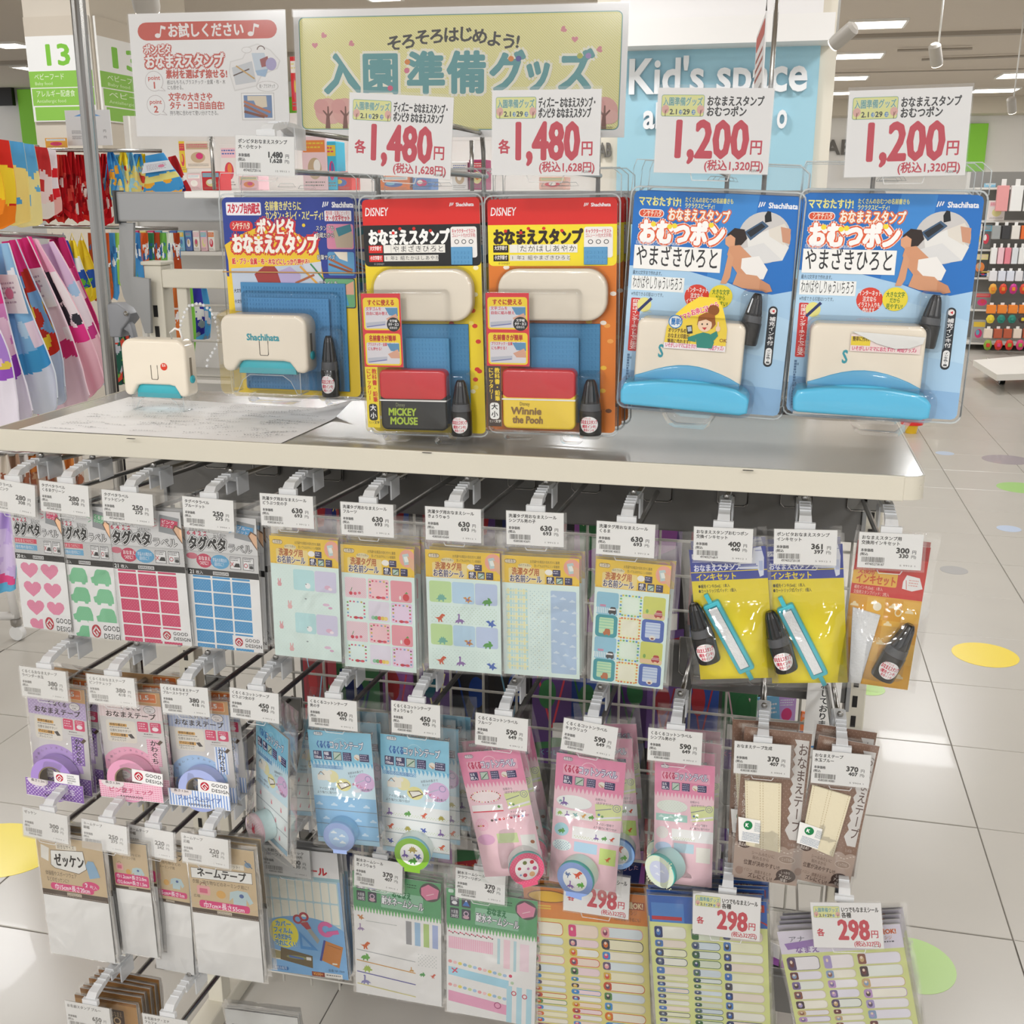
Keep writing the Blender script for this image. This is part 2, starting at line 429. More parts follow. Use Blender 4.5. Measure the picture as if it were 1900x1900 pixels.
o = box('trim_1', -2, 12, 25.2, 26, 3.27, CEIL, mat('trim_cream', 'd5cdbc', .7)); tag(o, kind='structure')
o = box('wall_left', -16, -2.2, 19, 19.1, 0, CEIL, WALL); tag(o, kind='structure')
o = box('trim_2', -16, 12, 15.1, 15.25, CEIL-.05, CEIL, mat('trim_warm_grey', 'a79e92', .7)); tag(o, kind='structure')  # thin ceiling strip in a warm grey darker than the ceiling paint
GREEN = mat('green_wall_panel', '8fdc3c', .5)
for (x0, y0, x1, y1, Y) in ((37, 165, 74, 282, 18.9), (262, 250, 302, 290, 18.9), (530, 180, 552, 262, 18.9), (1793, 229, 1830, 318, 25.9)):
    a, b, c, d = pxb(x0, y0, x1, y1, Y); o = box('wall_panel', a, b, Y, Y+.05, max(c, 1.6), d, GREEN, bev=.01)
    tag(o, 'flat lime green panel on the far white wall at picture x %d' % x0 if 0 else {37: 'lime green wall panel behind the left column', 262: 'lime green wall panel under the trial sign', 530: 'lime green wall panel between the two large signs', 1793: 'lime green wall panel right of the last 1,200 yen card'}[x0], 'wall panel')
o = pxbox('wall_screen', -12, 158, 22, 196, 18.8, .1, mat('screen_black', '141210', .3), bev=.01); tag(o, 'dark screen on the white wall at the upper left corner', 'screen')
# ---- text as solid letters
def letters(name, txt, h, M, m, parent=None, dep=.02, bold=.01):
    c = bpy.data.curves.new('lettering', 'FONT'); c.body = txt; c.size = h; c.extrude = dep/2; c.offset = h*.022; c.resolution_u = 3
    o = bpy.data.objects.new('lettering', c); COL.objects.link(o)
    dg = bpy.context.evaluated_depsgraph_get(); me = bpy.data.meshes.new_from_object(o.evaluated_get(dg)); bpy.data.objects.remove(o)
    me.materials.clear(); me.materials.append(m); me.transform(M @ Matrix.Rotation(math.pi/2, 4, 'X')); me.name = name
    return link(bpy.data.objects.new(name, me), parent)
# ---- kids corner wall block
KY = 6.0
kr = root('wall_kids_corner', (0, KY, 0), kind='structure')
def kbox(name, x0, y0, x1, y1, Y, d, m, **k):
    o = pxbox(name, x0, y0, x1, y1, Y, d, m, **k); return o
a, b, _, _ = pxb(1104, 200, 1541, 300, KY)
o = box('wall_kids', a, b, KY, KY+2.5, 0, CEIL, mat('kids_cream', 'e9e2d2', .6)); tag(o, kind='structure')
bpy.data.objects.remove(kr)
a1, b1, c1, d1 = pxb(1146, 80, 1512, 400, KY-.03)
o = box('wall_kids_panel', a1, b1, KY-.03, KY-.001, .85, d1, mat('kids_blue', 'a5d3e4', .5)); tag(o, kind='structure')
a2, b2, c2, d2 = pxb(1150, -60, 1519, 31, KY-.03)
o = box('wall_kids_fascia', a1, b1, KY-.04, KY-.001, c2, CEIL, mat('kids_white', 'efedec', .5)); tag(o, kind='structure')
a3, b3, c3, d3 = pxb(1130, 33, 1541, 83, KY-.2)
o = box('trim_3', a1-.1, b3+.02, KY-.26, KY-.001, c3, d3, mat('kids_white2', 'f1efec', .5)); tag(o, kind='structure')
pl = [pxb(x, 330, x+1, 331, KY-.035)[0] for x in (1511.5,)]
LW = mat('letter_white', 'f4f6f8', .4)
def put_letters(x0, ybase, x1, hpx, txt, Y, m, label, dep=.03):
    P0 = atY(x0, ybase, Y); P1 = atY(x1, ybase, Y); h = hpx/FPX*(Y+1.2)
    tot = sum(glyph(c)[2] for c in txt)*h; k = (P1.x-P0.x)/tot; x = 0
    r = root('sign_lettering', P0, label, 'lettering')
    for c in txt:
        if c != ' ': letters('letter', c, h, Matrix.Diagonal((k, 1, 1, 1)), m, r, dep).location = (x, 0, 0)
        x += glyph(c)[2]*h*k
    return r
put_letters(1163, 174, 1497, 80, "Kid's space", KY-.05, LW, 'raised white words Kid\'s space on the light blue wall')
put_letters(1193, 238, 1238, 60, "ak", KY-.05, LW, 'small raised white letters at the left under the kids corner words')
put_letters(1440, 237, 1460, 60, "o", KY-.05, LW, 'single raised white letter o right of the first 1,200 yen card')
GL = mat('letter_grey', '6f6c68', .6)
put_letters(1111, 291, 1134, 34, "AB", KY-.02, GL, 'dark grey letters AB on the cream column by the large sign', .015)
put_letters(1507, 287, 1606, 34, "BABY", 25.95, GL, 'dark grey wall letters beginning BAB between the two 1,200 yen cards', .02)
# ---- column with the two aisle number boards
CY = 6.0
a, b, _, _ = pxb(59, 150, 181, 200, CY); zt = atY(120, 29, CY).z
GRN = '8cc152'
o = box('pillar', a, b, CY, CY+1.3, 0, CEIL, mat('pillar_paint', 'cfc6b8', .7)); tag(o, kind='structure')
zb = atY(120, 226, CY).z; H = atY(120, 30, CY).z-zb
def aisle_board(nm, W, loc, rz, label, sm):
    r = root('aisle_sign', loc, label, 'sign', None, (0, 0, rz))
    box('board', -W/2, W/2, 0, .02, 0, H, mat('aisle_board_white', 'e9e8e4', .4), r, .003)
    A = Art(W, H, 160); A.R(0, 0, 100, 29, 'c9bfb0'); A.R(0, 29, 100, 82, 'ececea')
    A.T(22 if not sm else 8, 34, 44, '13', '7fc043', bold=.03, sx=1.1)
    A.R(0, 82, 100, 107, GRN); A.R(2, 108.5, 100, 135, GRN); A.R(4, 137, 98, 158, GRN)
    A.T(8, 85, 11, 'ベビーフード', 'e6f0d6', fit=48); A.T(8, 97, 7, 'Baby food', 'cfe5b4'); A.RG(90, 94, 7, 5, 'd8ecc0', 60, 300)
    A.T(8, 111, 11, 'アレルギー配慮食' if not sm else 'ベビー飲料', 'e6f0d6', fit=62); A.T(8, 124, 7, 'Antiallergic food', 'cfe5b4')
    A.done('printing', r); return r
aisle_board('l', b-a-.02, ((a+b)/2, CY-.022, zb), 0, 'aisle board with green 13 on the front of the column', False)
aisle_board('r', 1.0, (b+.022, CY+.52, zb), math.pi/2, 'aisle board with green 13 on the right side of the column', True)
# ---- ceiling lights
def ceil_light(x, y, sx, sy, label, e=9):
    r = root('ceiling_light', (x, y, CEIL-.03), label, 'ceiling light', 'ceiling light panels')
    bm = bmesh.new()
    for q in ((-sx/2, sx/2, -sy/2, -sy/2+.03), (-sx/2, sx/2, sy/2-.03, sy/2), (-sx/2, -sx/2+.03, -sy/2+.03, sy/2-.03), (sx/2-.03, sx/2, -sy/2+.03, sy/2-.03)): addbox(bm, *q, 0, .03)
    obm('frame', bm, WHITE, r)
    box('diffuser', -sx/2+.03, sx/2-.03, -sy/2+.03, sy/2-.03, .004, .028, mat('light_diffuser', 'ffffff', .5, emit='fff6ea', es=6), r)
for px, py, pw, lb in ((1627, 47, 92, 'ceiling light panel just right of the hanging spotlight'), (1594, 105, 78, 'ceiling light panel below the one by the spotlight'), (1573, 146, 66, 'third ceiling light panel down the row right of the kids wall'),
        (1550, 174, 56, 'fourth ceiling light panel above the letters BAB'), (1540, 199, 46, 'farthest ceiling light panel of the row above the letters BAB'), (1905, 141, 84, 'ceiling light panel cut by the right edge'),
        (1845, 169, 70, 'ceiling light panel at the upper right of the last 1,200 yen card'), (1806, 195, 44, 'small far ceiling light panel just above the last price card'), (232, -3, 110, 'bright ceiling light panel above the trial sign'), (705, -4, 60, 'ceiling light panel above the large yellow sign'),
        (20, 86, 60, 'ceiling light panel left of the number 13 column'), (50, 128, 30, 'small far ceiling light low on the left')):
    p = atZ(px, py, CEIL-.03); d = (p-CC).length; s = pw/FPX*d; ceil_light(p.x, p.y, s, max(s*.95, .5), lb)
# ---- spotlights
def spot(px, py, Yp, sc, label, pole=True, yaw=.6):
    p = atY(px, py, Yp); r = root('spotlight', p, label, 'spotlight', None, (0, 0, 0))
    m = mat('spot_grey', 'b5b0a8', .4)
    M = Matrix.Rotation(yaw, 4, 'Y') @ Matrix.Rotation(.5, 4, 'X')
    lathe('lamp_head', [(.045*sc, -.02), (.05*sc, .0), (.05*sc, .14*sc), (.03*sc, .16*sc)], m, r, 16, M)
    lathe('lamp_lens', [(.001, -.025), (.044*sc, -.025), (.044*sc, -.02)], mat('spot_lens', 'fff8ec', .3, emit='fff3e0', es=2.5), r, 16, M)
    tube('stem', [(0, 0, .05*sc), (.01, 0, CEIL-p.z if pole else .2*sc)], .008*sc, WHITEP, r); return r
spot(1552, 78, 4.6, .7, 'silver spotlight on a rod beside the kids corner wall', True, .9)
spot(1738, 116, 9, 1.0, 'small spotlight on the ceiling rail at the right', True, -.3)
spot(1878, 205, 13, 1.0, 'tiny far spotlight at the right edge', True, -.3)
for (x0, y0, x1, y1, lb) in ((1665, 94, 1804, 90, 'short thin ceiling rail above the spotlight rail'), (1710, 111, 1900, 104, 'long ceiling rail carrying the small spotlight'), (1525, 136, 1900, 128, 'ceiling seam rail crossing the right ceiling')):
    P, Q = atZ(x0, y0, CEIL-.04), atZ(x1, y1, CEIL-.04); bm = bmesh.new(); addtube(bm, [P, Q], .02 if y0 != 136 else .012, 6); o = obm('ceiling_rail', bm, mat('rail', 'a9a196', .5)); tag(o, lb, 'ceiling rail')
tube_o = spot(272, 12, 3.6, 1.2, 'white spotlight hanging above the trial sign', True, .2)
# ================================================================== the display fixture
ZS = 1.217; XL, XR, YB = -.966, .171, .335
sh = root('display_shelf', ((XL+XR)/2, .17, ZS-.025), 'off-white metal shelf with glossy grey top holding the stamp packs', 'shelf')
cx = (XL+XR)/2
def gl_top():
    m = bpy.data.materials.new('shelf_top_gloss'); m.use_nodes = True; nt = m.node_tree; b = nt.nodes['Principled BSDF']
    b.inputs['Base Color'].default_value = (*hx('a9a6a0'), 1); b.inputs['Roughness'].default_value = .17; b.inputs['Coat Weight'].default_value = .6; b.inputs['Coat Roughness'].default_value = .12
    tc = nt.nodes.new('ShaderNodeTexCoord'); mp = nt.nodes.new('ShaderNodeMapping'); mp.inputs['Scale'].default_value = (1, 60, 1); n = nt.nodes.new('ShaderNodeTexNoise'); n.inputs['Scale'].default_value = 6
    nt.links.new(tc.outputs['Object'], mp.inputs[0]); nt.links.new(mp.outputs[0], n.inputs['Vector'])
    bp = nt.nodes.new('ShaderNodeBump'); bp.inputs['Strength'].default_value = .03; nt.links.new(n.outputs['Fac'], bp.inputs['Height']); nt.links.new(bp.outputs[0], b.inputs['Normal'])
    return m
bm = bmesh.new(); pts = rrect(XL-cx+.002, -.168, XR-cx-.002, .165, .016)
f = bm.faces.new([bm.verts.new((x, y, .0235)) for x, y in pts]); r = bmesh.ops.extrude_face_region(bm, geom=[f])
for v in r['geom']:
    if isinstance(v, bmesh.types.BMVert): v.co.z = .025
bmesh.ops.recalc_face_normals(bm, faces=bm.faces[:]); obm('top_panel', bm, gl_top(), sh)
box('front_lip', XL-cx, XR-cx-.022, -.1705, -.166, -.0015, .0262, OFFWHITE, sh, .0012)
bm = bmesh.new()   # wrap-round corner caps and side lips
def lipside(s):
    X = (XR-cx) if s > 0 else (XL-cx); p = []
    for a in range(0, 91, 15):
        p.append((X-s*.018+s*.018*math.sin(math.radians(a)), -.1695+.018-.018*math.cos(math.radians(a))))
    p = [(X-s*.045, -.1695)]+p+[(X, .165)]
    vs = [(bm.verts.new((x, y, 0)), bm.verts.new((x, y, .0255))) for x, y in p]
    for (a, b), (c, d) in zip(vs, vs[1:]): bm.faces.new((a, c, d, b))
    q = [(x-s*.002 if i else x, y+.002) for i, (x, y) in enumerate(p)]
    vi = [(bm.verts.new((x, y, 0)), bm.verts.new((x, y, .0255))) for x, y in q]
    for (a, b), (c, d) in zip(vi, vi[1:]): bm.faces.new((a, b, d, c))
    for (a, b), (c, d), (e, f_), (g_, h) in zip(vs, vs[1:], vi, vi[1:]): bm.faces.new((b, d, h, f_)); bm.faces.new((a, e, g_, c))
for sd_ in (1, -1):
    bm = bmesh.new(); lipside(sd_); bmesh.ops.recalc_face_normals(bm, faces=bm.faces[:])
    o = obm('side_lip', bm, OFFWHITE, sh, True); o.data.set_sharp_from_angle(angle=.7)
box('rear_lip', XL-cx, XR-cx, .165, .1675, 0, .0245, OFFWHITE, sh)
box('underside', XL-cx+.004, XR-cx-.004, -.165, .164, .012, .016, mat('shelf_under', 'b9b4a6', .5), sh)
for px, py in ((792, 840), (1388, 873), (243, 814)):
    p = atZ(px, py, ZS); bm = bmesh.new(); vs = [bm.verts.new((x, y, 0)) for x, y in rrect(-.006, -.0022, .006, .0022, .002)]; bm.faces.new(vs)
    o = obm('slot_hole', bm, mat('hole_dark', '26221f', .8), sh); o.location = (p.x-cx, p.y-.17, .02515)
# ---- uprights and grid panel
PY = .385
def upright(x, z1, label):
    r = root('slotted_upright', (x, PY+.016, 0), label, 'post', None)
    box('post', -.015, .015, -.016, .016, 0, z1, OFFWHITE, r, .002); 
    bm = bmesh.new(); z = .12
    while z < z1-.06:
        addbox(bm, -.0035, .0035, -.0172, -.015, z, z+.018); z += .0325
    obm('slots', bm, mat('slot_black', '1c1a18', .8), r)['kind'] = 'stuff'
    box('foot', -.02, .02, -.3, .3, 0, .04, OFFWHITE, r, .004); box('cap', -.018, .018, -.02, .02, z1, z1+.006, OFFWHITE, r, .002); return r
UL = upright(-.945, 1.402, 'off-white slotted upright at the left end of the fixture')
UR = upright(.157, 1.20, 'off-white slotted upright at the right end of the fixture')
gp = root('grid_panel', (-.394, PY+.01, .1), 'grey wire grid panel standing between the two uprights', 'grid panel')
WIRE = mat('grid_wire', 'b9b6ae', .4, .2)
box('frame_rail', -.535, .535, -.012, .012, 1.268, 1.296, OFFWHITE, gp, .002)
box('frame_rail', -.515, -.497, -.006, .006, 0, 1.27, OFFWHITE, gp, .002)
bmw = bmesh.new(); addtube(bmw, [(-.5, 0, 0), (.53, 0, 0)], .0022, 6); wh = bpy.data.meshes.new('wire'); bmw.to_mesh(wh); bmw.free(); wh.materials.append(WIRE)
bmw = bmesh.new(); addtube(bmw, [(0, 0, 0), (0, 0, 1.07)], .0022, 6); wv = bpy.data.meshes.new('wire'); bmw.to_mesh(wv); bmw.free(); wv.materials.append(WIRE)
for i in range(23):
    o = bpy.data.objects.new('wire', wh); link(o, gp); o.location = (0, 0, .02+i*.0555)
for i in range(19):
    o = bpy.data.objects.new('wire', wv); link(o, gp); o.location = (-.47+i*.0555, .0035, 0)
# ---- hook bars
BARM = mat('hook_bar_grey', '6c6b69', .38, .3)
for z0, z1, x0, lb in ((1.036, 1.118, -.93, 'dark grey hook bar behind the top row of hanging tags'), (.79, .862, -.93, 'grey hook bar behind the second row of tags'), (.56, .63, -.93, 'grey hook bar behind the third row of tags'), (.24, .31, -.93, 'grey hook bar behind the lowest row of tags')):
    r = root('hook_bar', (-.394, .355, z0), lb, 'hook bar'); w2 = .536
    box('bar', -w2, w2, -.006, .012, 0, z1-z0, BARM, r, .003)
    box('end_plate', w2-.002, w2+.004, -.012, .028, -.01, z1-z0+.01, GREYSTEEL, r, .001)
    box('end_plate', -w2-.004, -w2+.002, -.012, .028, -.01, z1-z0+.01, GREYSTEEL, r, .001)
# top bar with its bracket
x0 = atY(217, 357, .37).x
r = root('top_hook_bar', (x0, .37, 1.468), 'grey horizontal hook bar at the left behind the demo stamp, with bracket', 'hook bar')
box('bar', 0, 1.12, -.008, .012, 0, .044, mat('bar_satin', '9b9c9d', .35, .4), r, .003)
box('bar_lip', -.001, .003, -.012, .014, -.003, .046, mat('bar_edge', '3c3b3a', .4), r)
ol = [(223, 413), (250, 413), (250, 513), (262, 515), (279, 517), (283, 618), (271, 618), (262, 590), (250, 570), (237, 562), (231, 550), (224, 520)]
pp = [atY(a, b, .372)-Vector((x0, .37, 1.468)) for a, b in ol]
extr('bracket', [(p.x, p.z) for p in pp][::-1], .004, -.002, GREYSTEEL, r, .001)
# chrome pole with lever clamp
P0, P1, P2 = atY(144, 0, .6), atY(209, 736, .6), atY(300, 1800, .6)
pr_ = root('chrome_pole', (P2.x, .6, 0), 'tall fluted chrome pole standing left of the shelf', 'pole')
dx = (P0.x-P1.x)/(P0.z-P1.z)
bm = bmesh.new(); n = 16; zz = [0, 2.4]
rings = []
for z in zz:
    c = P1.x+(z-P1.z)*dx-P2.x; rings.append([bm.verts.new((c+(.0125 if k % 2 else .0105)*math.cos(2*math.pi*k/n), (.0125 if k % 2 else .0105)*math.sin(2*math.pi*k/n), z)) for k in range(n)])
for k in range(n): bm.faces.new((rings[0][k], rings[0][(k+1) % n], rings[1][(k+1) % n], rings[1][k]))
bm.faces.new(rings[1]); obm('tube', bm, mat('pole_chrome', '9f9d99', .2, 1), pr_)
lathe('foot', [(.05, 0), (.05, .006), (.02, .012), (.016, .03)], mat('pole_chrome2', 'aaa8a4', .3, 1), pr_, M=Matrix.Translation((P1.x+(0-P1.z)*dx-P2.x, 0, 0)))
q = [atY(a, b, .585)-pr_.location for a, b in ((178, 565), (212, 564), (236, 583), (233, 596), (220, 612), (218, 627), (184, 627))]
extr('clamp', [(p.x, p.z) for p in q][::-1], .03, -.006, mat('clamp_grey', '8b8d92', .4), pr_, .003)
q = [atY(a, b, .585)-pr_.location for a, b in ((218, 612), (228, 598), (235, 605), (241, 630), (236, 633), (229, 618))]
extr('clamp_lever', [(p.x, p.z) for p in q][::-1], .012, 0, mat('clamp_grey', '8b8d92'), pr_, .002)
lathe('clamp_screw', [(.004, 0), (.0045, .003), (.002, .005)], CHROME, pr_, 10, Matrix.Translation((atY(226, 583, .578).x-pr_.location.x, -.007, atY(226, 583, .578).z)), axis='y')
# ---- hooks and tags
def cliparm(bm, x, y, z):
    """translucent clip: collar on the wire, arm curving forward, foot over the tag (x, y, z = middle of the tag's top edge)"""
    path = [(.088, .008, .0065, .006), (.064, .011, .0065, .006), (.045, .0145, .005, .0035), (.022, .0115, .006, .004), (.008, .009, .0065, .004), (.002, .005, .007, .003)]
    rings = [[bm.verts.new((x+sx*w_, y+dy, z+dz+sz*h)) for sx, sz in ((-1, -1), (1, -1), (1, 1), (-1, 1))] for dy, dz, w_, h in path]
    for a, b in zip(rings, rings[1:]):
        for k in range(4): bm.faces.new((a[k], a[(k+1) % 4], b[(k+1) % 4], b[k]))
    bm.faces.new(rings[0][::-1]); bm.faces.new(rings[-1])
    addbox(bm, x-.011, x+.011, y-.001, y+.0045, z-.001, z+.007)
    addbox(bm, x-.0085, x-.0065, y+.06, y+.09, z-.012, z+.012); addbox(bm, x+.0065, x+.0085, y+.06, y+.09, z-.012, z+.012)
    for k in range(4): addbox(bm, x-.0062, x+.0062, y+.02+k*.009, y+.0212+k*.009, z+.0125+.0008*k, z+.0165+.0008*k)
def hook(x, y, z, label, lowy=None, low=.033, back=.355, top=False):
    if top: low = z-1.532; back = .366
    r = root('display_hook', (x, back, z), label, 'display hook', 'display hooks holding tags')
    yb = 0; yf = y-back
    up = tube('upper_wire', [(0, yb, -.016), (0, yf+.058, .01)] if not top else [(0, yb-.014, 1.49-z), (0, yb-.016, -.015), (0, yb-.022, .005), (0, yb-.04, .01), (0, yf+.058, .01)], .0033, CHROME, r)
    lf = (lowy if lowy is not None else y+.012)-back
    tube('lower_wire', [(0, yb, -low-(0 if top else .024)), (0, lf, -low), (0, lf-.006, -low+.005)], .0036, CHROME, r)
    box('mounting_plate', -.022 if not top else -.012, .022 if not top else .012, -.012, -.007, -low-.037 if not top else 1.472-z, -.01 if not top else 1.508-z, mat('plate_grey', '777673', .4, .3), r, .002)
    if not top: tube('plate_rim', [(-.021, -.0125, -.01), (-.021, -.0125, -low-.032), (-.016, -.0125, -low-.037), (.016, -.0125, -low-.037), (.021, -.0125, -low-.032), (.021, -.0125, -.01)], .0009, CHROME, r, 5)
    bm = bmesh.new(); cliparm(bm, 0, yf, 0); bmesh.ops.recalc_face_normals(bm, faces=bm.faces[:]); obm('label_clip', bm, FROST, r)
    if not top: lathe('wire_ball', [(.0005, -.004), (.003, -.003), (.004, 0), (.003, .003), (.0005, .004)], CHROME, r, 10, Matrix.Translation((0, yf+.06, .0195)))
    return r
def barcode(A, x0, y0, x1, y1, sd):
    rn = random.Random(sd); o = []; x = x0
    while x < x1:
        w_ = rn.choice((.45, .45, .9, 1.3)); o.append([(x, y0), (min(x+w_, x1), y0), (min(x+w_, x1), y1), (x, y1)]); x += w_+rn.choice((.5, .5, .9))
    A.many(o, '55534f')
def small_tag(q, l1, l2, p1, p2, code, label, Y=None, hk=True, hlabel=None, top=False, digits='', w=.066):
    P0, P1 = atY(*q[0], 0), atY(*q[1], 0); w0 = math.hypot(P1.x-P0.x, P1.z-P0.z)
    if Y is None:
        Y = 1.2*(w/w0)-1.2
        Y = max(-.16, min(.03, Y))
    b, W, H, roll = fit(q, Y); H = max(H, .036)
    r = root('price_tag', b, label, 'price tag', 'small white price tags', (0, -roll, 0))
    box('card', -W/2, W/2, 0, .0006, 0, H, mat('tag_paper', 'efefed', .5), r)
    A = Art(W, H, 61); D = '1d1b1a'
    A.T(4, 5, 7.2, l1, D, bold=.03, fit=min(7.0*len(l1), 88)); A.T(4 if len(l2) < 5 else 4, 13.5, 7.2, l2, D, bold=.03, fit=min(6.8*len(l2), 84))
    A.T(4, 27.5, 6, '本体価格', D, bold=.03, fit=20); A.T(3, 34.5, 5.6, '(税込', D, bold=.03, fit=13)
    A.T(80, 22, 12.5, p1, D, bold=.055, an='r', sx=1.12 if len(p1) < 5 else .95); A.T(84, 27, 7, '円', D, bold=.015)
    A.T(79, 33, 9, p2, D, bold=.05, an='r', sx=1.12); A.T(83, 35.5, 6.2, '円)', D, bold=.015)
    barcode(A, 6, 42, 42, 51, hash(l1+p1) % 999 if 0 else sum(map(ord, l1+l2+p1)))
    A.T(12, 51, 6, digits or '4580508140881', '3a3836', fit=30, bold=.02); A.T(66, 52, 4, code, '6a6866', fit=26)
    A.done('printing', r)
    s = box('sleeve', -W/2-.0008, W/2+.0035, -.0011, -.0009, -.0022, H+.0008, SLEEVE, r); s2 = box('sleeve_back', -W/2-.0008, W/2+.0035, .0009, .0013, -.0022, H+.0008, SLEEVE, r)
    tube('sleeve_loop', [(-.012, .001, -.002), (-.01, .001, -.006), (.012, .001, -.006), (.014, .001, -.002)], .0006, mat('loop_clear', 'e8e8e8', .2, alpha=.5), r, 6)
    if hk:
        T0 = (atY(*q[0], Y)+atY(*q[1], Y))/2
        hook(T0.x, Y+.002, T0.z, hlabel or ('clip hook '+('over the '+label.split('above the ')[1] if 'above the ' in label else 'of the '+label)), top=top)
    return r, Y
# ================================================================== small price tags (corner pixels TL TR BR BL, lines, price, with tax)
TG = {}
def tg(key, q, l1, l2, p1, p2, label, code='1 9912 1', digits='', **k):
    if key[0] == 'a': k['Y'] = -.04+.04*q[0][0]/1700
    if key[0] == 'b': k['Y'] = -.08+.1*min(1, q[0][0]/1100)
    r, Y = small_tag(q, l1, l2, p1, p2, code, label, digits=digits, **k); TG[key] = Y; return Y
def Q(*a): return [(a[i], a[i+1]) for i in range(0, 8, 2)]
tg('a1', Q(-22, 887, 66, 900, 66, 958, -22, 945), 'タグペタラベル', 'ハートピンク', '280', '308', 'price tag reading 280 yen cut by the left picture edge', '1 9904 1', '4972440100144')
tg('a2', Q(75, 894, 166, 900, 166, 957, 77, 950), 'タグペタラベル', 'くるまグリーン', '280', '308', 'price tag reading 280 yen above the green car labels', '1 9904 1', '4972440100120')
tg('a3', Q(190, 910.5, 285.5, 916, 285, 974, 193, 968), 'タグペタラベル', 'ドットピンク', '250', '275', 'price tag reading 250 yen above the dark pink dot labels', '1 9904 1', '4972440100014')
tg('a4', Q(338, 921, 434, 929, 434, 986, 342, 979), 'タグペタラベル', 'ブルードット', '250', '275', 'price tag reading 250 yen above the blue dot labels', '1 9904 1', '4972440100021')
tg('a5', Q(484, 917, 582, 920, 583, 980, 485, 976), '洗濯タグ用おなまえシール', 'どうぶつ女の子', '630', '693', 'price tag reading 630 yen above the pale animal sticker sheet', digits='4580508143714')
tg('a6', Q(633, 931.5, 731, 936.6, 731, 996, 634, 993), '洗濯タグ用おなまえシール', 'フルーツ', '630', '693', 'price tag reading 630 yen above the fruit sticker sheet', '1 9912 6', '4580508140873')
tg('a7', Q(790, 940, 893, 945, 893, 1007, 790, 1002), '洗濯タグ用おなまえシール', 'きょうりゅう', '630', '693', 'price tag reading 630 yen above the dinosaur sticker sheet', digits='4580508143684')
tg('a8', Q(940, 948, 1046.5, 952, 1046, 1015, 940, 1010), '洗濯タグ用おなまえシール', 'シンプル男の子', '630', '693', 'price tag reading 630 yen above the pale checked sticker sheet', digits='4580508143691')
tg('a9', Q(1107.6, 967, 1217, 973.6, 1213, 1036, 1106, 1027.6), '洗濯タグ用おなまえシール', 'くるま', '630', '693', 'price tag reading 630 yen above the car sticker sheet', '1 9912 6', '4580508140835')
tg('a10', Q(1286.6, 977, 1397.5, 982, 1394.6, 1046, 1286.6, 1038), 'おなまえスタンプおむつポン', '交換インキセット', '400', '440', 'price tag reading 400 yen above the left yellow ink pack', '5 9912 1', '4974052716819')
tg('a11', Q(1435.7, 980.5, 1552, 985, 1552, 1051, 1435, 1045), 'ポンピタおなまえスタンプ', 'インキセット', '361', '397', 'price tag reading 361 yen above the right yellow ink pack', '5 9912 1', '4974052720138')
tg('a12', Q(1593, 987, 1716, 992.5, 1706.6, 1059, 1592, 1052), 'おなまえスタンプ用', '交換用インキセット', '300', '330', 'price tag reading 300 yen above the red and orange ink pack', '5 9912 1', '4974052738187')
tg('b1', Q(38, 1238, 124, 1245, 126, 1299, 42, 1293), 'くるくるおなまえテープ', 'ラベンダー水玉', '380', '418', 'price tag reading 380 yen above the lavender dot tape', '1 9904 1')
tg('b2', Q(163, 1253, 251, 1257, 253, 1310, 167, 1305), 'くるくるおなまえテープ', 'ピンクチェック', '380', '418', 'price tag reading 380 yen above the pink check tape', '1 9904 1')
tg('b3', Q(300, 1270, 386.5, 1276, 390, 1328.6, 302, 1324.5), 'くるくるおなまえテープ', 'ブルーストライプ', '380', '418', 'price tag reading 380 yen above the blue stripe tape', '1 9904 1')
tg('b4', Q(428, 1278, 520, 1286, 517, 1341, 429, 1332), 'くるくるコットンテープ', 'どうぶつ女の子', '450', '495', 'price tag reading 450 yen above the twisted animal cotton tape pack', '4 9912 1')
tg('b5', Q(573, 1293, 662.5, 1301, 664, 1356, 573, 1349), 'くるくるコットンテープ', '男の子', '450', '495', 'price tag reading 450 yen above the cloud cotton tape pack', '4 9912 1')
tg('b6', Q(727, 1299.6, 817.4, 1309.7, 817, 1368, 727, 1360), 'くるくるコットンテープ', 'きょうりゅう', '450', '495', 'price tag reading 450 yen above the dinosaur cotton tape pack', '4 9912 1')
tg('b7', Q(886.5, 1323, 981, 1334.7, 979, 1392, 880, 1383.5), 'くるくるコットンラベル', 'フルーツ', '590', '649', 'price tag reading 590 yen above the pink fruit cotton label pack', '4 9912 1')
tg('b8', Q(1048, 1333.5, 1150.6, 1350, 1139, 1408, 1040.6, 1391.6), 'くるくるコットンラベル', 'キョウリュウ', '590', '649', 'tilted price tag reading 590 yen above the pink dinosaur label pack', '4 9912 1')
tg('b9', Q(1203.6, 1350.4, 1304, 1360, 1301, 1420.6, 1201, 1410), 'くるくるコットンラベル', 'シンプル男の子', '590', '649', 'price tag reading 590 yen above the pink label pack with pale prints', '4 9912 1')
tg('b10', Q(1363, 1374, 1468, 1384, 1465.5, 1443, 1361, 1434.5), 'おなまえテープ生成', '', '370', '407', 'price tag reading 370 yen above the left brown tape pack', '5 9904 1')
tg('b11', Q(1507, 1391, 1617, 1402, 1611, 1463, 1505, 1452), 'おなまえテープ', '水玉ブルー', '370', '407', 'price tag reading 370 yen above the right tilted brown tape pack', '5 9904 1')
tg('c1', Q(45, 1501.5, 129, 1512, 126, 1564, 45, 1552), 'ゼッケン', '', '300', '330', 'price tag reading 300 yen above the leftmost white cloth pack', '1 9904 1')
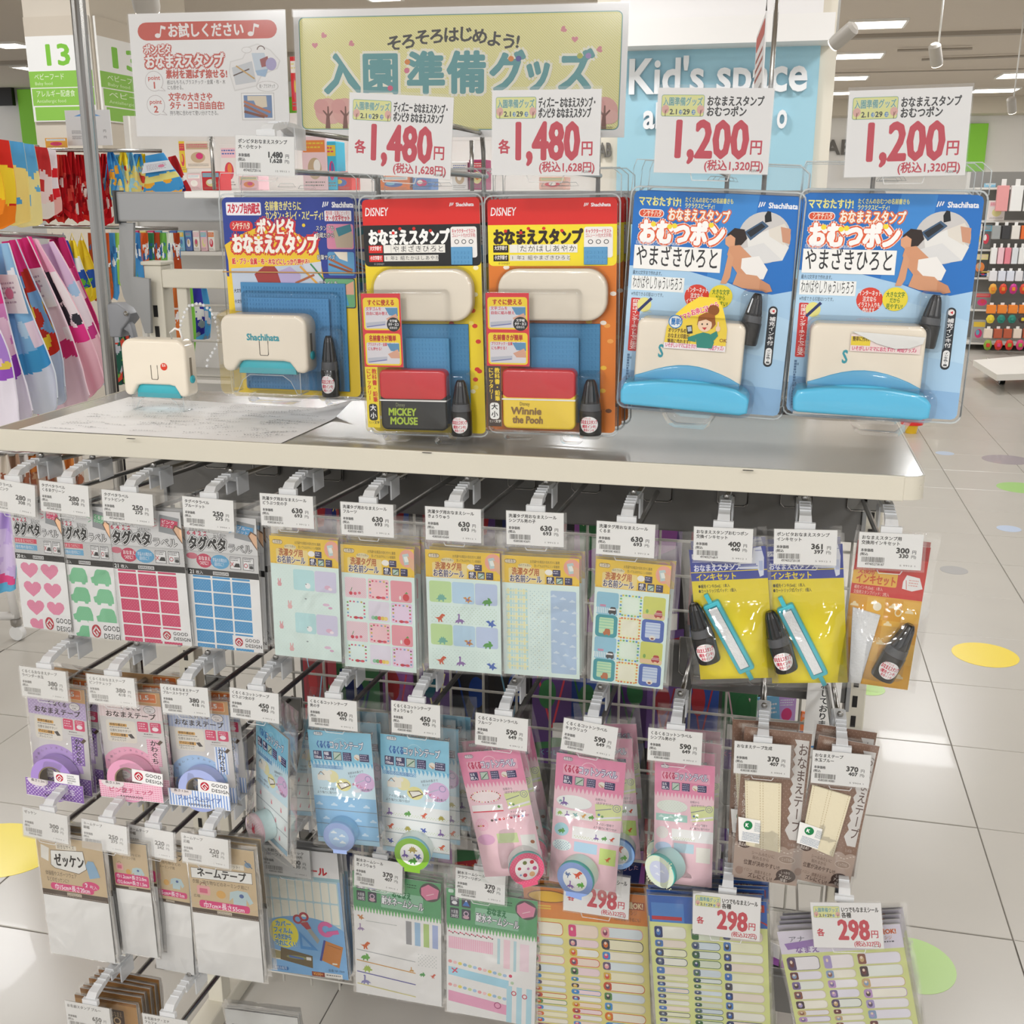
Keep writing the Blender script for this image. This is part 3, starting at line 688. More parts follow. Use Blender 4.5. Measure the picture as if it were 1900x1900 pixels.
tg('c2', Q(154, 1523, 239, 1532, 236, 1583, 155, 1572), 'ネームテープ', '細幅', '250', '275', 'price tag reading 250 yen above the leftmost narrow name tape pack', '1 9904 1')
tg('c3', Q(239.5, 1533, 325, 1543, 322, 1594, 240, 1583), 'ネームテープ', '中幅', '220', '242', 'price tag reading 220 yen above the narrow white name tape pack', '1 9904 1')
tg('c4', Q(339, 1548, 427, 1557, 424, 1610, 340, 1600), 'ネームテープ', '広幅', '220', '242', 'price tag reading 220 yen above the wide white name tape pack', '1 9904 1')
tg('c5', Q(486, 1571, 579, 1576, 575, 1630, 491, 1621), 'お名前シール マイタック', 'カバーフィルム付369片', '300', '330', 'price tag reading 300 yen above the blue sheet with scissors print', '12 9904 1', Y=.055, w=.068)
tg('c6', Q(659, 1588, 750.5, 1601, 745, 1657, 658, 1643), '耐水ネームシール', 'きょうりゅう', '370', '407', 'price tag reading 370 yen above the green dinosaur sticker pack', '5 9912 1', Y=.055, w=.068)
tg('c7', Q(847, 1611.6, 940, 1623, 936, 1678.5, 845, 1665), '耐水ネームシール', 'フラワーリボン', '370', '407', 'price tag reading 370 yen above the green flower ribbon sticker pack', '5 9912 1', Y=.055, w=.068)
tg('d1', Q(125, 1861, 207, 1870, 207, 1920, 127, 1912), 'お名前スタンプ ブルー', '', '650', '715', 'price tag reading 650 yen by the brown kraft cards', '1 9904 1')
tg('d2', Q(268, 1884, 352, 1893, 352, 1944, 270, 1935), 'お名前タグ・エナ', 'アルファ', '220', '242', 'price tag cut by the bottom picture edge', '1 9904 1')
tg('t1', Q(438, 252, 547, 253, 547, 326, 439, 324), 'ポンピタおなまえスタンプ', '大・小セット', '1,480', '1,628', 'small price tag reading 1,480 yen below the trial sign', '15 9912 1', '4974052720116', top=True, w=.07)
# ================================================================== large price cards
def sale_banner(A, x0, y0, x1, y1, d='2.1'):
    w = x1-x0; h = y1-y0; A.R(x0, y0, x1, y1, '6f9f9a', r=h*.1); A.R(x0+.4, y0+.4, x1-.4, y1-.4, 'dfe38c', r=h*.08)
    A.dstripes(x0+1, y0+1, x1-1, y1-1, h*.07, 'ece9ae', .4)
    for fx in (.1, .92):
        A.E(x0+w*fx, y1-h*.33, w*.085, h*.2, 'e0aea4'); A.L([(x0+w*fx, y1-h*.02), (x0+w*fx, y1-h*.3)], w*.015, '7c4a3a'); A.L([(x0+w*fx, y1-h*.15), (x0+w*(fx+.04), y1-h*.33)], w*.01, '7c4a3a')
    A.T(x0+w*.04, y0+h*.1, h*.42, '入園準備グッズ', '68a3a0', fit=w*.92, out='f3f2d0', ow=.05, bold=.02)
    A.T(x0+w*.2, y0+h*.6, h*.34, d+' ', '3c463c', bold=.03); A.E(x0+w*.46, y0+h*.8, w*.04, h*.11, '4f88b8'); A.T(x0+w*.51, y0+h*.6, h*.34, '29', '3c463c', bold=.03); A.E(x0+w*.76, y0+h*.8, w*.045, h*.12, '4f88b8')
    A.T(x0+w*.43, y0+h*.7, h*.18, '土', 'e8e8d8', bold=.02); A.T(x0+w*.725, y0+h*.7, h*.18, '土', 'e8e8d8', bold=.02)
def big_card(q, l1, l2, pre, p1, tax, label, Y, d='2.1', hk=True, top=True):
    b, W, H, roll = fit(q, Y)
    r = root('price_card', b, label, 'price card', None, (0, -roll, 0))
    box('card', -W/2, W/2, 0, .0008, 0, H, mat('card_paper', 'eeedec', .5), r)
    Av = 100*H/W; A = Art(W, H, Av); RED = 'c8384a'
    k = Av/75
    sale_banner(A, 3.5, 6*k, 41, 25*k, d)
    A.T(43, 6.5*k, 9.5*k, l1, '2b2928', bold=.028, fit=min(53, 6.3*len(l1)) if len(l1) > 9 else 50 if len(l1) > 8 else 49); A.T(43, 15.5*k, 9.5*k, l2, '2b2928', bold=.028, fit=min(48, 6.3*len(l2)) if len(l2) > 6 else 7*len(l2))
    if pre: A.T(6, 43*k, 13*k, pre, RED, bold=.035, fit=11)
    A.T(81.5, 20*k, 46*k, p1, RED, bold=.03, an='r', fit=(64 if pre else 69) if len(p1) > 3 else 45)
    A.T(82.5, 44*k, 14*k, '円', RED, bold=.02, fit=11.5)
    A.T(96, 62.5*k, 10*k, tax, RED, bold=.022, an='r', fit=52 if len(p1) > 3 else 38); A.T(84, 70*k, 3.4*k, 'POINT 00', '6a6866', fit=11)
    A.done('printing', r)
    box('sleeve', -W/2-.001, W/2+.001, -.0014, -.001, -.001, H+.003, SLEEVE, r); box('sleeve_back', -W/2-.001, W/2+.001, .001, .0014, -.001, H+.003, SLEEVE, r)
    tube('sleeve_loop', [(-.02, .001, 0), (-.018, .001, -.007), (.018, .001, -.007), (.02, .001, 0)], .0007, mat('loop_clear'), r, 6)
    if hk:
        T0 = (atY(*q[0], Y)+atY(*q[1], Y))/2
        hook(T0.x, Y+.003+(.006 if top else 0), T0.z-(.03 if top else 0), 'hook behind the '+label, top=top, low=(.085 if top else .033))
    return r
big_card(Q(649.5, 170, 841, 182, 836, 332, 645, 321.6), 'ディズニー おなまえスタンプ・', 'ポンピタ おなまえスタンプ', '各', '1,480', '(税込1,628円)', 'price card reading 1,480 yen, left of the two', 0)
big_card(Q(915.5, 168.4, 1117, 164, 1112.6, 324, 912, 326), 'ディズニー おなまえスタンプ・', 'ポンピタ おなまえスタンプ', '各', '1,480', '(税込1,628円)', 'price card reading 1,480 yen, right of the two', -.005)
big_card(Q(1223, 162, 1437, 164, 1425, 323, 1212, 321), 'おなまえスタンプ', 'おむつポン', '', '1,200', '(税込1,320円)', 'price card reading 1,200 yen in front of the light blue wall', 0)
big_card(Q(1575, 168, 1802, 161, 1791, 327, 1565, 327), 'おなまえスタンプ', 'おむつポン', '', '1,200', '(税込1,320円)', 'price card reading 1,200 yen nearest the green wall panel', 0)
big_card(Q(1046, 1612, 1170, 1629, 1165, 1707, 1046, 1688), 'いつでもなまえシール', '各種', '各', '298', '(税込327円)', 'price card reading 298 yen partly behind the dinosaur tape roll', .06, '2.1', top=False)
big_card(Q(1286.6, 1653, 1413, 1667, 1409, 1745.5, 1285, 1733), 'いつでもなまえシール', '各種', '各', '298', '(税込327円)', 'price card reading 298 yen over the blue headed label sheet', .01, '2.1', top=False)
big_card(Q(1501, 1674, 1633, 1676, 1640, 1762, 1511, 1756), 'いつでもなまえシール', '各種', '各', '298', '(税込327円)', 'price card reading 298 yen on the lilac labels at the lower right', 0, '2.1', top=False)
# ================================================================== printed designs (flat print on the packs)
def DINO(A, k, x, y, s, c, fl=False, rot=0, ay=1):
    D = {'long': [(0, 10), (1, 7), (3, 6), (3.4, 2), (2.6, 1), (3.6, 0), (4.8, .6), (4.8, 3), (4.6, 5.4), (7, 5.6), (10, 8), (7.6, 8), (7.4, 10), (6.4, 10), (6, 8.4), (4, 8.4), (3.6, 10), (2.6, 10), (2.6, 8.4)],
         'rex': [(0, 4), (2, 4.6), (4.6, 4), (6, 2), (7.4, .6), (10, 1.6), (9.6, 3), (8, 3.4), (8.4, 4.8), (7.4, 4.6), (6.8, 6), (7.4, 8), (8.4, 8.4), (6.2, 8.6), (5.6, 6.6), (4.6, 8), (5.4, 8.8), (3.6, 8.8), (3.6, 6.4)],
         'horn': [(0, 7), (2, 4), (4.4, 3), (6, 3.2), (5.6, .8), (8, 1.6), (8.8, 4), (10, 4.4), (9.6, 6), (8, 6.6), (7.6, 9), (6.4, 9), (6.2, 7.2), (4, 7.4), (3.6, 9), (2.4, 9), (2.4, 7)],
         'stego': [(0, 7), (2, 5.4), (2.4, 3), (3.2, 3.8), (4, 1.4), (5, 3), (6, 1.4), (6.8, 3.2), (7.8, 2.6), (8, 4.6), (10, 5.4), (9.4, 6.6), (7.6, 6.6), (7.2, 9), (6.2, 9), (6, 7.4), (3.8, 7.4), (3.4, 9), (2.4, 9), (2.4, 7)],
         'ptero': [(0, 3), (3, 2), (4.6, 4), (5.4, 2.6), (6.6, 1.4), (8.4, 2), (7, 3), (7, 4.4), (10, 6.6), (7, 6.8), (5.6, 9), (4.6, 6.8), (2.6, 7.4), (3, 5)],
         'heart': [(5, 9.5), (1.2, 6), (0, 3.6), (.4, 1.6), (2, .4), (3.8, .6), (5, 2), (6.2, .6), (8, .4), (9.6, 1.6), (10, 3.6), (8.8, 6)],
         'car': [(.4, 8), (0, 5), (1.6, 4.2), (2.6, 1), (3.6, 0), (8, 0), (9.2, 1), (10, 4.6), (10, 8), (9, 8.2), (8.6, 9.4), (7.2, 9.4), (6.8, 8.2), (3.6, 8.2), (3.2, 9.4), (1.8, 9.4), (1.4, 8.2)],
         'shirt': [(3, 0), (4, 1), (6, 1), (7, 0), (10, 2), (9, 4.6), (7.8, 4), (7.8, 10), (2.2, 10), (2.2, 4), (1, 4.6), (0, 2)],
         'cloud': [(0, 5), (.6, 3), (2.4, 2.6), (3.6, .6), (6, .6), (7.2, 2.4), (9.4, 2.8), (10, 5)],
         'rabbit': [(3, 10), (2, 7), (3, 5), (2.6, 1), (3.6, 0), (4.4, 3.6), (5.4, 3.6), (6.2, 0), (7.2, 1), (6.8, 5), (8, 7), (7, 10)]}[k]
    r = math.radians(rot); o = []
    for a, b in D:
        a = (10-a if fl else a)-5; b = b-5
        o.append((x+(a*math.cos(r)-b*math.sin(r))*s/10, y+(a*math.sin(r)+b*math.cos(r))*s/10*ay))
    A.P(o, c)
def GD(A, x, y, w, rot=0, award=False):
    """white GOOD DESIGN sticker, top left x, y, width w"""
    h = w*.42; r = math.radians(rot); tr = lambda a, b: (x+a*math.cos(r)-b*math.sin(r), y+a*math.sin(r)+b*math.cos(r))
    A.P([tr(0, 0), tr(w, 0), tr(w, h), tr(0, h)], 'ecebeb')
    cx, cy = tr(w*.22, h*.5); A.E(cx, cy, h*.34, h*.34, 'b8283a')
    g = lambda p, q: (cx+(p-q)*h*.12, cy+(p+q)*h*.12)
    A.L([g(1.1, -.9), g(-.9, -.9), g(-.9, 1.1), g(1.1, 1.1), g(1.1, .1), g(.1, .1)], h*.075, 'f2eeee')
    if award:
        for i, t in enumerate(('GOOD', 'DESIGN', 'AWARD', '2015')): A.T(*tr(w*.52, h*(.1+.21*i)), h*.2, t, '2b2b2d', bold=.02, rot=rot, sp=.08)
    else:
        A.T(*tr(w*.44, h*.1), h*.37, 'GOOD', '2b2b2d', bold=.02, rot=rot, sp=.06); A.T(*tr(w*.44, h*.52), h*.37, 'DESIGN', '2b2b2d', bold=.02, rot=rot, sp=.06)
def art_peta(A, kind):
    A.R(0, 0, 100, 172, 'efefee'); A.R(0, 0, 100, 48, 'd9d9d9'); A.dstripes(0, 46, 100, 69, 2.2, 'a6a6a6', .45)
    A.T(6, 16, 6, '裏紙をはがして', '3a3a3a', fit=30); A.T(40, 22, 6, '貼るだけ!', '3a3a3a', fit=18)
    A.T(3, 20, 7, '6 4 2 2', 'c23a58', bold=.04, fit=28)
    c = {'heart': 'd8436c', 'car': '6fb588', 'pink': 'c9315a', 'blue': '4b9bd0'}[kind]
    A.P([(72, 4), (98, 8), (95, 30), (69, 26)], '8f9396'); A.P([(73.5, 9), (96, 12), (94, 22), (72, 19)], c)
    A.T(74, 10, 5, {'heart': 'ハート', 'car': 'くるま', 'pink': 'ピンク', 'blue': 'ブルー'}[kind], 'f4f0f0', bold=.02, rot=6, fit=18); A.T(73, 15, 4.6, {'pink': 'ドット', 'blue': 'ドット', 'heart': 'ピンク', 'car': 'グリーン'}[kind], 'f4f0f0', rot=6, fit=16)
    A.P([(92, 16), (100, 20), (100, 40), (94, 32), (88, 22)], '6b4a36'); A.P([(93, 18), (100, 22), (100, 38), (95, 31), (90, 22)], 'e0b592')
    A.L([(61, 8), (67, 11)], 1, c); A.L([(60, 14), (66, 15)], 1, c); A.L([(62, 20), (67, 18)], 1, c)
    A.T(4, 27, 18, 'タグペタ', '1a1a1a', bold=.05, out='f4f4f4', ow=.1, out2='6f6f6f', ow2=.16, fit=54); A.T(59, 33, 12, 'ラベル', 'dcdcdc', out='4a4a4a', ow=.06, fit=34)
    if kind in ('heart', 'car'):
        A.R(3, 49, 47, 55, 'd2465c'); A.T(4, 49.5, 5, 'おなまえつけに！', 'f2e8e8', fit=40); A.R(3, 57, 47, 64, '6aa9cf'); A.T(4, 58, 5, '持ち物の目印に！', 'f2f2f2', fit=40)
    else:
        A.E(8, 53, 8, 4, 'c96a7c'); A.E(25, 58, 11, 9, 'c23255'); A.T(17, 52, 6, 'おなまえ', 'f2e8ea', fit=17, bold=.02); A.T(18, 58, 6, 'つけに！', 'f2e8ea', fit=15, bold=.02)
        A.E(47, 58, 13, 9, '5aa2cc'); A.T(37, 53, 5.4, '学童のお稽古の', 'eef3f6', fit=20); A.T(39, 58.5, 5.4, '目印に！', 'eef3f6', fit=16)
    for x in (61, 79):
        A.R(x, 50, x+15, 66, '555555'); A.R(x+.7, 50.7, x+14.3, 65.3, 'e6e6e6'); A.fuzz(x+1.5, 51.5, x+13, 54, 1.6, '3c3c3c')
    A.P([(66, 63), (69, 58), (74, 58), (75, 63)], '2a2a2a'); A.L([(62, 57), (66, 62)], .8, 'c44a50'); A.L([(66, 57), (62, 62)], .8, 'c44a50')
    A.RG(83, 60, 2.8, 1.9, 'b23a48', n=14); A.R(87, 57, 93.5, 64, '9a9a9a'); A.E(90.5, 62, 2.6, 2, '2c2c2c')
    A.R(0, 69, 100, 77, '201f1f'); A.T(3, 69.6, 7, {'heart': '20', 'car': '20', 'pink': '21', 'blue': '21'}[kind], 'f0f0f0', bold=.03); A.T(12, 71, 5, '枚入', 'f0f0f0'); A.R(36, 71, 58, 75.4, 'd2d2d2'); A.T(37, 70.8, 4.4, 'KAWAGUCHI', '2a2a2a', fit=20, bold=.02)
    if kind == 'heart':
        for j in range(5):
            for i in range(2):
                x, y = 26+i*41+j*2.2, 92+j*25.5; DINO(A, 'heart', x, y, 36, 'e68aa9', ay=.64); A.dots(x-10, y-8, x+10, y+4, 4.2, .5, 'eda6bb', 4)
        GD(A, 42, 150, 62)
    elif kind == 'car':
        for j in range(5):
            for i in range(2):
                x, y = 30+i*44+j*1.6, 92+j*25.5; DINO(A, 'car', x, y, 38, '7cc496', ay=.6); A.dots(x-12, y-6, x+14, y+6, 4.4, .45, '8fcfa5', 4)
        GD(A, 42, 150, 62)
    else:
        cc, dd = {'pink': ('cf3e69', 'ea9db2'), 'blue': ('4596cc', '9cc8e4')}[kind]
        for j in range(-1, 6):
            for i in range(3):
                x, y = 7+i*27.5, 82+j*17
                y0 = max(y, 77.5); A.R(x, y0, x+25, y+15, cc, r=1); A.dots(x+1, y0+.5, x+24, y+14.5, 4, .5, dd, 5)
        GD(A, 58, 152, 40)
def art_wash(A, kind):
    A.R(0, 0, 100, 170, 'dcf0ea'); A.R(0, 0, 100, 38, 'ecc53a')
    A.many([[(x, 38), (x+2.5, 35), (x+5, 38)] for x in range(0, 100, 5)], 'e3b42c')
    A.R(4, 5, 19, 11, '6c4a2c', r=3); A.R(4.6, 5.6, 18.4, 10.4, 'f0e4c8', r=2.4); A.T(6, 5.2, 5, '日本製', '4b3320', fit=11)
    A.T(37, 5, 4.4, 'お洗濯やお風呂の名札付けに最適', '3d2f1c', fit=38); A.T(42, 10.6, 4.4, '洗ってもはがれにくい接着剤', '3d2f1c', fit=33)
    A.E(91, 13, 11, 12, 'eba693'); A.P([(84, 8), (92, 6), (96, 20), (87, 22)], 'b9d0cf'); A.P([(90, 9), (100, 14), (100, 30), (94, 24)], 'e2b28f'); A.P([(86, 11), (91, 10), (93, 17), (88, 18)], 'e9efe9')
    A.E(30, 14, 9, 4, 'e9dcae'); A.T(22, 11, 3.6, 'ぬれても安心', '5b4a2c', fit=16)
    A.R(9, 17, 56, 37.5, 'ecd58a', r=2); A.T(13, 16, 11, '洗濯タグ用', 'b5631f', bold=.03, out='f3ddb0', ow=.05, fit=36); A.T(10, 26, 11, 'お名前シール', '3c2f55', bold=.02, out='f4f0ea', ow=.07, fit=42)
    A.E(61, 21, 5, 4, 'f2efe6'); A.R(66, 17, 76, 26, '2b2a55', r=.8); A.fuzz(67, 18.5, 75, 24, 2, 'c9c6d6')
    A.R(58, 27, 68, 37, '2b2a55', r=.8); A.T(59, 26.6, 6, '48', 'eeeef2', bold=.03); A.T(59.5, 31.6, 5, '枚入', 'eeeef2'); A.R(70, 27, 79.5, 37, '2b2a55', r=.8); A.R(71, 29, 78.5, 36, 'b9cfc2'); A.L([(72, 35), (78, 30)], 1.2, '3f6e52')
    A.R(81.5, 27, 91, 37, '2b2a55', r=.8); A.fuzz(82.5, 28.5, 90, 35, 2.4, '9d9ab6')
    x0s = (4, 36, 67); rn = random.Random(3)
    if kind == 'animal':
        A.dots(3, 45, 97, 166, 5, .35, 'b7cfc6', 4)
        for j in range(4):
            y = 44+j*30.5
            if j % 2 == 0:
                A.R(33, y, 64, y+29, 'b9e2e4', r=3); A.R(64.5, y, 96, y+29, 'd3d0e8', r=3); DINO(A, 'rabbit', 12, y+20, 11, 'dda3a8'); A.E(54, y+22, 4, 4, 'eef2f2'); A.E(51.5, y+20, .8, .8, '55606a'); A.E(83, y+22, 4.5, 3, 'dfb6cd'); A.E(87, y+24, 3, 2, 'f2e6ee')
            else: DINO(A, 'rabbit', 26, y+20, 12, 'e2b3b3'); A.E(50, y+10, 1.6, 1, '9aa7a8'); A.E(80, y+16, 5, 2, 'dfc0d6'); A.E(86, y+20, 3, 1.6, 'd7a9c6')
    elif kind == 'fruit':
        for j in range(4):
            y = 44+j*30.5
            for i in range(3):
                x = x0s[i]; fr = (i+j) % 2 == 1
                if fr:
                    bg = {0: None, 1: 'f0c4ca', 2: 'e5cfe6'}[i]
                    if bg: A.R(x, y, x+29, y+28, bg, r=2.5)
                    for k in range(18):
                        a = k/18*2*math.pi; ex = x+14.5+11.5*max(-1, min(1, 1.35*math.cos(a))); ey = y+14+11*max(-1, min(1, 1.35*math.sin(a)))
                        A.E(ex, ey, 1.5, 1.3, ('cf4860', 'd86a8a', '7ea6c8', 'c9b24a', '9c4a7a', '7fae5c')[k % 6], 7)
                    A.R(x+5, y+5, x+24, y+22, bg or 'dff2ee', r=4); A.E(x+14, y+25, 3, 2, 'c8354a', 10); A.E(x+21, y+25, 3, 1.8, 'd84f5f', 10)
                elif i == 2: A.R(x, y, x+29, y+29, 'e69aa6', r=2.5); A.E(x+21, y+22, 4.5, 5, 'd23a44', 12); A.P([(x+19, y+17), (x+22, y+14), (x+24, y+17)], '5f9c50'); A.E(x+13, y+23, 1.5, 3, 'f0e6e2', 8)
                elif i == 0: A.R(x, y, x+30, y+28, 'ecd6dc', r=2.5); A.dstripes(x+1, y+1, x+29, y+27, 3, 'e3bcc8', .4); A.E(x+8, y+22, 2.5, 2.5, 'c93045', 10); A.E(x+14, y+22, 2.2, 2.2, 'd8506a', 10); A.L([(x+8, y+19), (x+10, y+14)], .8, '4f8b4f'); A.E(x+20, y+21, 2, 2, 'd86a7a', 8)
                else: A.R(x, y, x+29, y+28, 'e2dcea', r=2.5); [A.E(x+6+q*4.4, y+23, 2.8, 2.8, ('8fc6a8', '6fae6c', 'd85a5a', 'e8c95a', 'efd87a')[q], 10) for q in range(5)]
    elif kind == 'dino':
        cs = {'g': '4f9a44', 't': '6fb0a0', 'o': 'cf6b3c', 'p': '8a6aa8', 'b': '3f66b8', 'r': 'cd5b3c', 'y': 'b8a44a'}
        A.dots(4, 76, 97, 104, 5, .9, 'c3dccb', 5); A.dots(4, 138, 97, 166, 5, .9, 'c8dfd8', 5)
        for j in (0, 2):
            y = 43+j*30.5; A.R(4, y, 34, y+30, 'bfdf9e', r=3); A.R(35, y, 65, y+30, 'b6d6ec', r=3); A.R(66, y, 96, y+30, 'bccdea', r=3)
            DINO(A, 'stego', 20, y+23, 15, cs['t']); DINO(A, 'ptero', 56, y+24, 13, 'c98a4a'); A.E(56, y+24, 2, 1.4, '6a6ab0', 8); DINO(A, 'horn', 82, y+25, 14, cs['g'])
        for j in (1, 3):
            y = 43+j*30.5; DINO(A, 'rex', 17, y+22, 15, cs['r'], ); DINO(A, 'long', 45, y+21, 14, cs['p']); DINO(A, 'ptero', 87, y+25, 15, cs['b'])
    elif kind == 'check':
        A.R(5, 46, 33, 162, 'dfeedc', r=2)
        for k in range(8): A.R(7+k*3.4, 46, 8.7+k*3.4, 162, ('ece8b2', 'b4dde2', 'cfe4dd')[k % 3])
        for k in range(19): A.R(5, 48+k*6, 33, 50+k*6, ('e9ecc0', 'c4e3e0')[k % 2])
        A.dots(34, 46, 62, 164, 5.5, .7, 'a8c8cc', 5); A.dots(36, 49, 62, 164, 11, .6, 'd9cf9a', 5); A.R(63, 46, 96, 164, 'adc6e2', r=2)
        for k in range(7):
            for i in range(3): DINO(A, 'cloud', 67+i*12+(k % 2)*3, 55+k*16+(i*3), 8, 'cfdfee')
    elif kind == 'cars':
        for j in range(4):
            y = 44+j*31
            if j % 2 == 0: A.R(3, y, 33, y+31, '8fc4da', r=3); A.vstripes(3, y+21, 33, y+29, 2.4, 'eef5f5', .45); A.R(8, y+17, 16, y+20, 'c88aa8'); DINO(A, 'car', 25, y+25, 11, '3a3a3e'); A.R(21, y+22, 29, y+24, 'f0f0f0')
            else: A.R(3, y, 33, y+31, '3a9aa4', r=5); A.R(8, y+4, 28, y+26, 'bfe2b8', r=2); A.hstripes(8, y+6, 28, y+20, 4, '8fcfb0', .3); DINO(A, 'car', 19, y+24, 10, 'b86a3c')
            bg = ('6fb86a', '4f8ad0', 'd8c24a') if j % 2 == 0 else ('e08a3c', 'e8b85a', 'd86a50')
            A.R(35, y+1, 64, y+30, 'd9efd8' if j % 2 == 0 else 'ecefca', r=3)
            for k in range(26):
                a = k/26*2*math.pi; A.E(49.5+13.5*max(-1, min(1, 1.4*math.cos(a))), y+15.5+13.5*max(-1, min(1, 1.4*math.sin(a))), 1.6, 1.4, bg[k % 3], 6)
            A.R(39, y+5, 60, y+26, 'e0f0e0' if j % 2 == 0 else 'eeeed6', r=4)
            if j % 2 == 0: A.R(66, y, 96, y+31, 'd0d56a', r=3); A.R(66, y+24, 96, y+30, 'e9c9a0', r=2); A.E(72, y+20, 2, 3, '7fae5a', 8); DINO(A, 'car', 87, y+23, 11, 'b23c3c'); A.hstripes(82, y+21, 92, y+24, 2, 'e8d0d0', .4)
            else: A.R(66, y, 96, y+31, '4a66b4', r=5); A.R(71, y+4, 91, y+25, 'c6d4ea', r=1.5); A.hstripes(71, y+6, 91, y+20, 4, '9fb4dc', .3); A.E(81, y+25, 4.5, 3.5, 'e3e0da', 10); A.E(81, y+26, 2.4, 1.4, '8a4a3a', 8)
def art_ink(A, kind):
    if kind == 'blue':
        A.R(0, 0, 100, 168, 'e9d41e'); A.R(0, 0, 100, 40, '2f3f9c'); rn = random.Random(2)
        A.R(3, 6, 26, 12, 'e8e8f0'); A.T(4, 6, 5.5, 'シヤチハタ', '2f3f9c', fit=21, bold=.02); A.L([(3, 16), (30, 16)], .6, 'c9cdf0')
        A.T(4, 19, 9.5, 'おなまえスタンプ', 'f4f4fa', bold=.02, out='6a78c8', ow=.08, fit=62)
        A.R(0, 28.6, 100, 29.6, 'e9d41e'); A.T(6, 30.5, 9.5, 'インキセット', 'e9d41e', bold=.035, fit=54)
        A.P([(62, 20), (82, 14), (84, 2), (94, 0), (97, 14), (95, 36), (90, 38), (88, 28), (64, 27)], 'dfe4f2'); A.L([(64, 24), (88, 24)], 1, '5b6cb4'); A.L([(86, 5), (95, 5)], .8, '5b6cb4'); A.R(66, 21, 86, 23, '3d52a8'); A.R(90, 18, 95, 30, 'b9c4e4')
        A.T(8, 44.5, 5.2, '●補充インキ(5ml)：1本入', '3b3a20', fit=42, bold=.02); A.T(8, 50.5, 5.2, '●カートリッジ式パッド：1個入', '3b3a20', fit=50, bold=.02)
        for i in range(14): A.P([(rn.uniform(0, 90), rn.uniform(62, 165)) for _ in range(1)]*1 + [(rn.uniform(0, 100), rn.uniform(62, 165)), (rn.uniform(0, 100), rn.uniform(62, 165))], 'ebd72c') if False else None
    else:
        A.R(0, 0, 100, 168, 'e3a93c'); A.R(0, 0, 100, 62, 'cf3a34'); A.R(0, 0, 100, 16, 'b02020')
        A.T(5, 20, 9, 'おなまえ', 'f0d8c8', bold=.03, fit=26); A.R(0, 34, 62, 50, 'eab64a', r=2); A.T(6, 29, 9, '交換用', 'd8552c', bold=.04, fit=24, out='f4dc9c', ow=.06); A.T(5, 37, 12, 'インキセット', 'cf5a20', bold=.04, fit=56, out='f3d483', ow=.05)
        A.T(4, 51, 5, '補充インキ(5ml)：1本入', 'f2d6c0', fit=40); A.T(4, 56.6, 5, '交換用スタンプパッド：2枚入', 'f2d6c0', fit=50)
        A.P([(70, 42), (74, 34), (92, 36), (98, 48), (84, 52), (70, 50)], 'f0eeec'); A.L([(74, 40), (76, 50)], .8, 'd05048'); A.fuzz(78, 39, 92, 46, 2, 'e0a8a0')
        for j in range(3):
            for i in range(4): A.R(i*25, 64+j*25, i*25+25, 89+j*25, 'e8b44c' if (i+j) % 2 else 'dfa136')
        for x, y in ((8, 76), (36, 72), (62, 74), (85, 78), (58, 95), (90, 100), (52, 118), (80, 125), (62, 150), (85, 156)): DINO(A, 'cloud', x, y, 12, 'f0dcae')
        A.T(42, 108, 10, 'ABC', 'edd6a0', fit=14); A.E(40, 74, 6, 5, 'f3ead2', 14); A.RG(70, 78, 5, 3.4, 'ecdcb0')
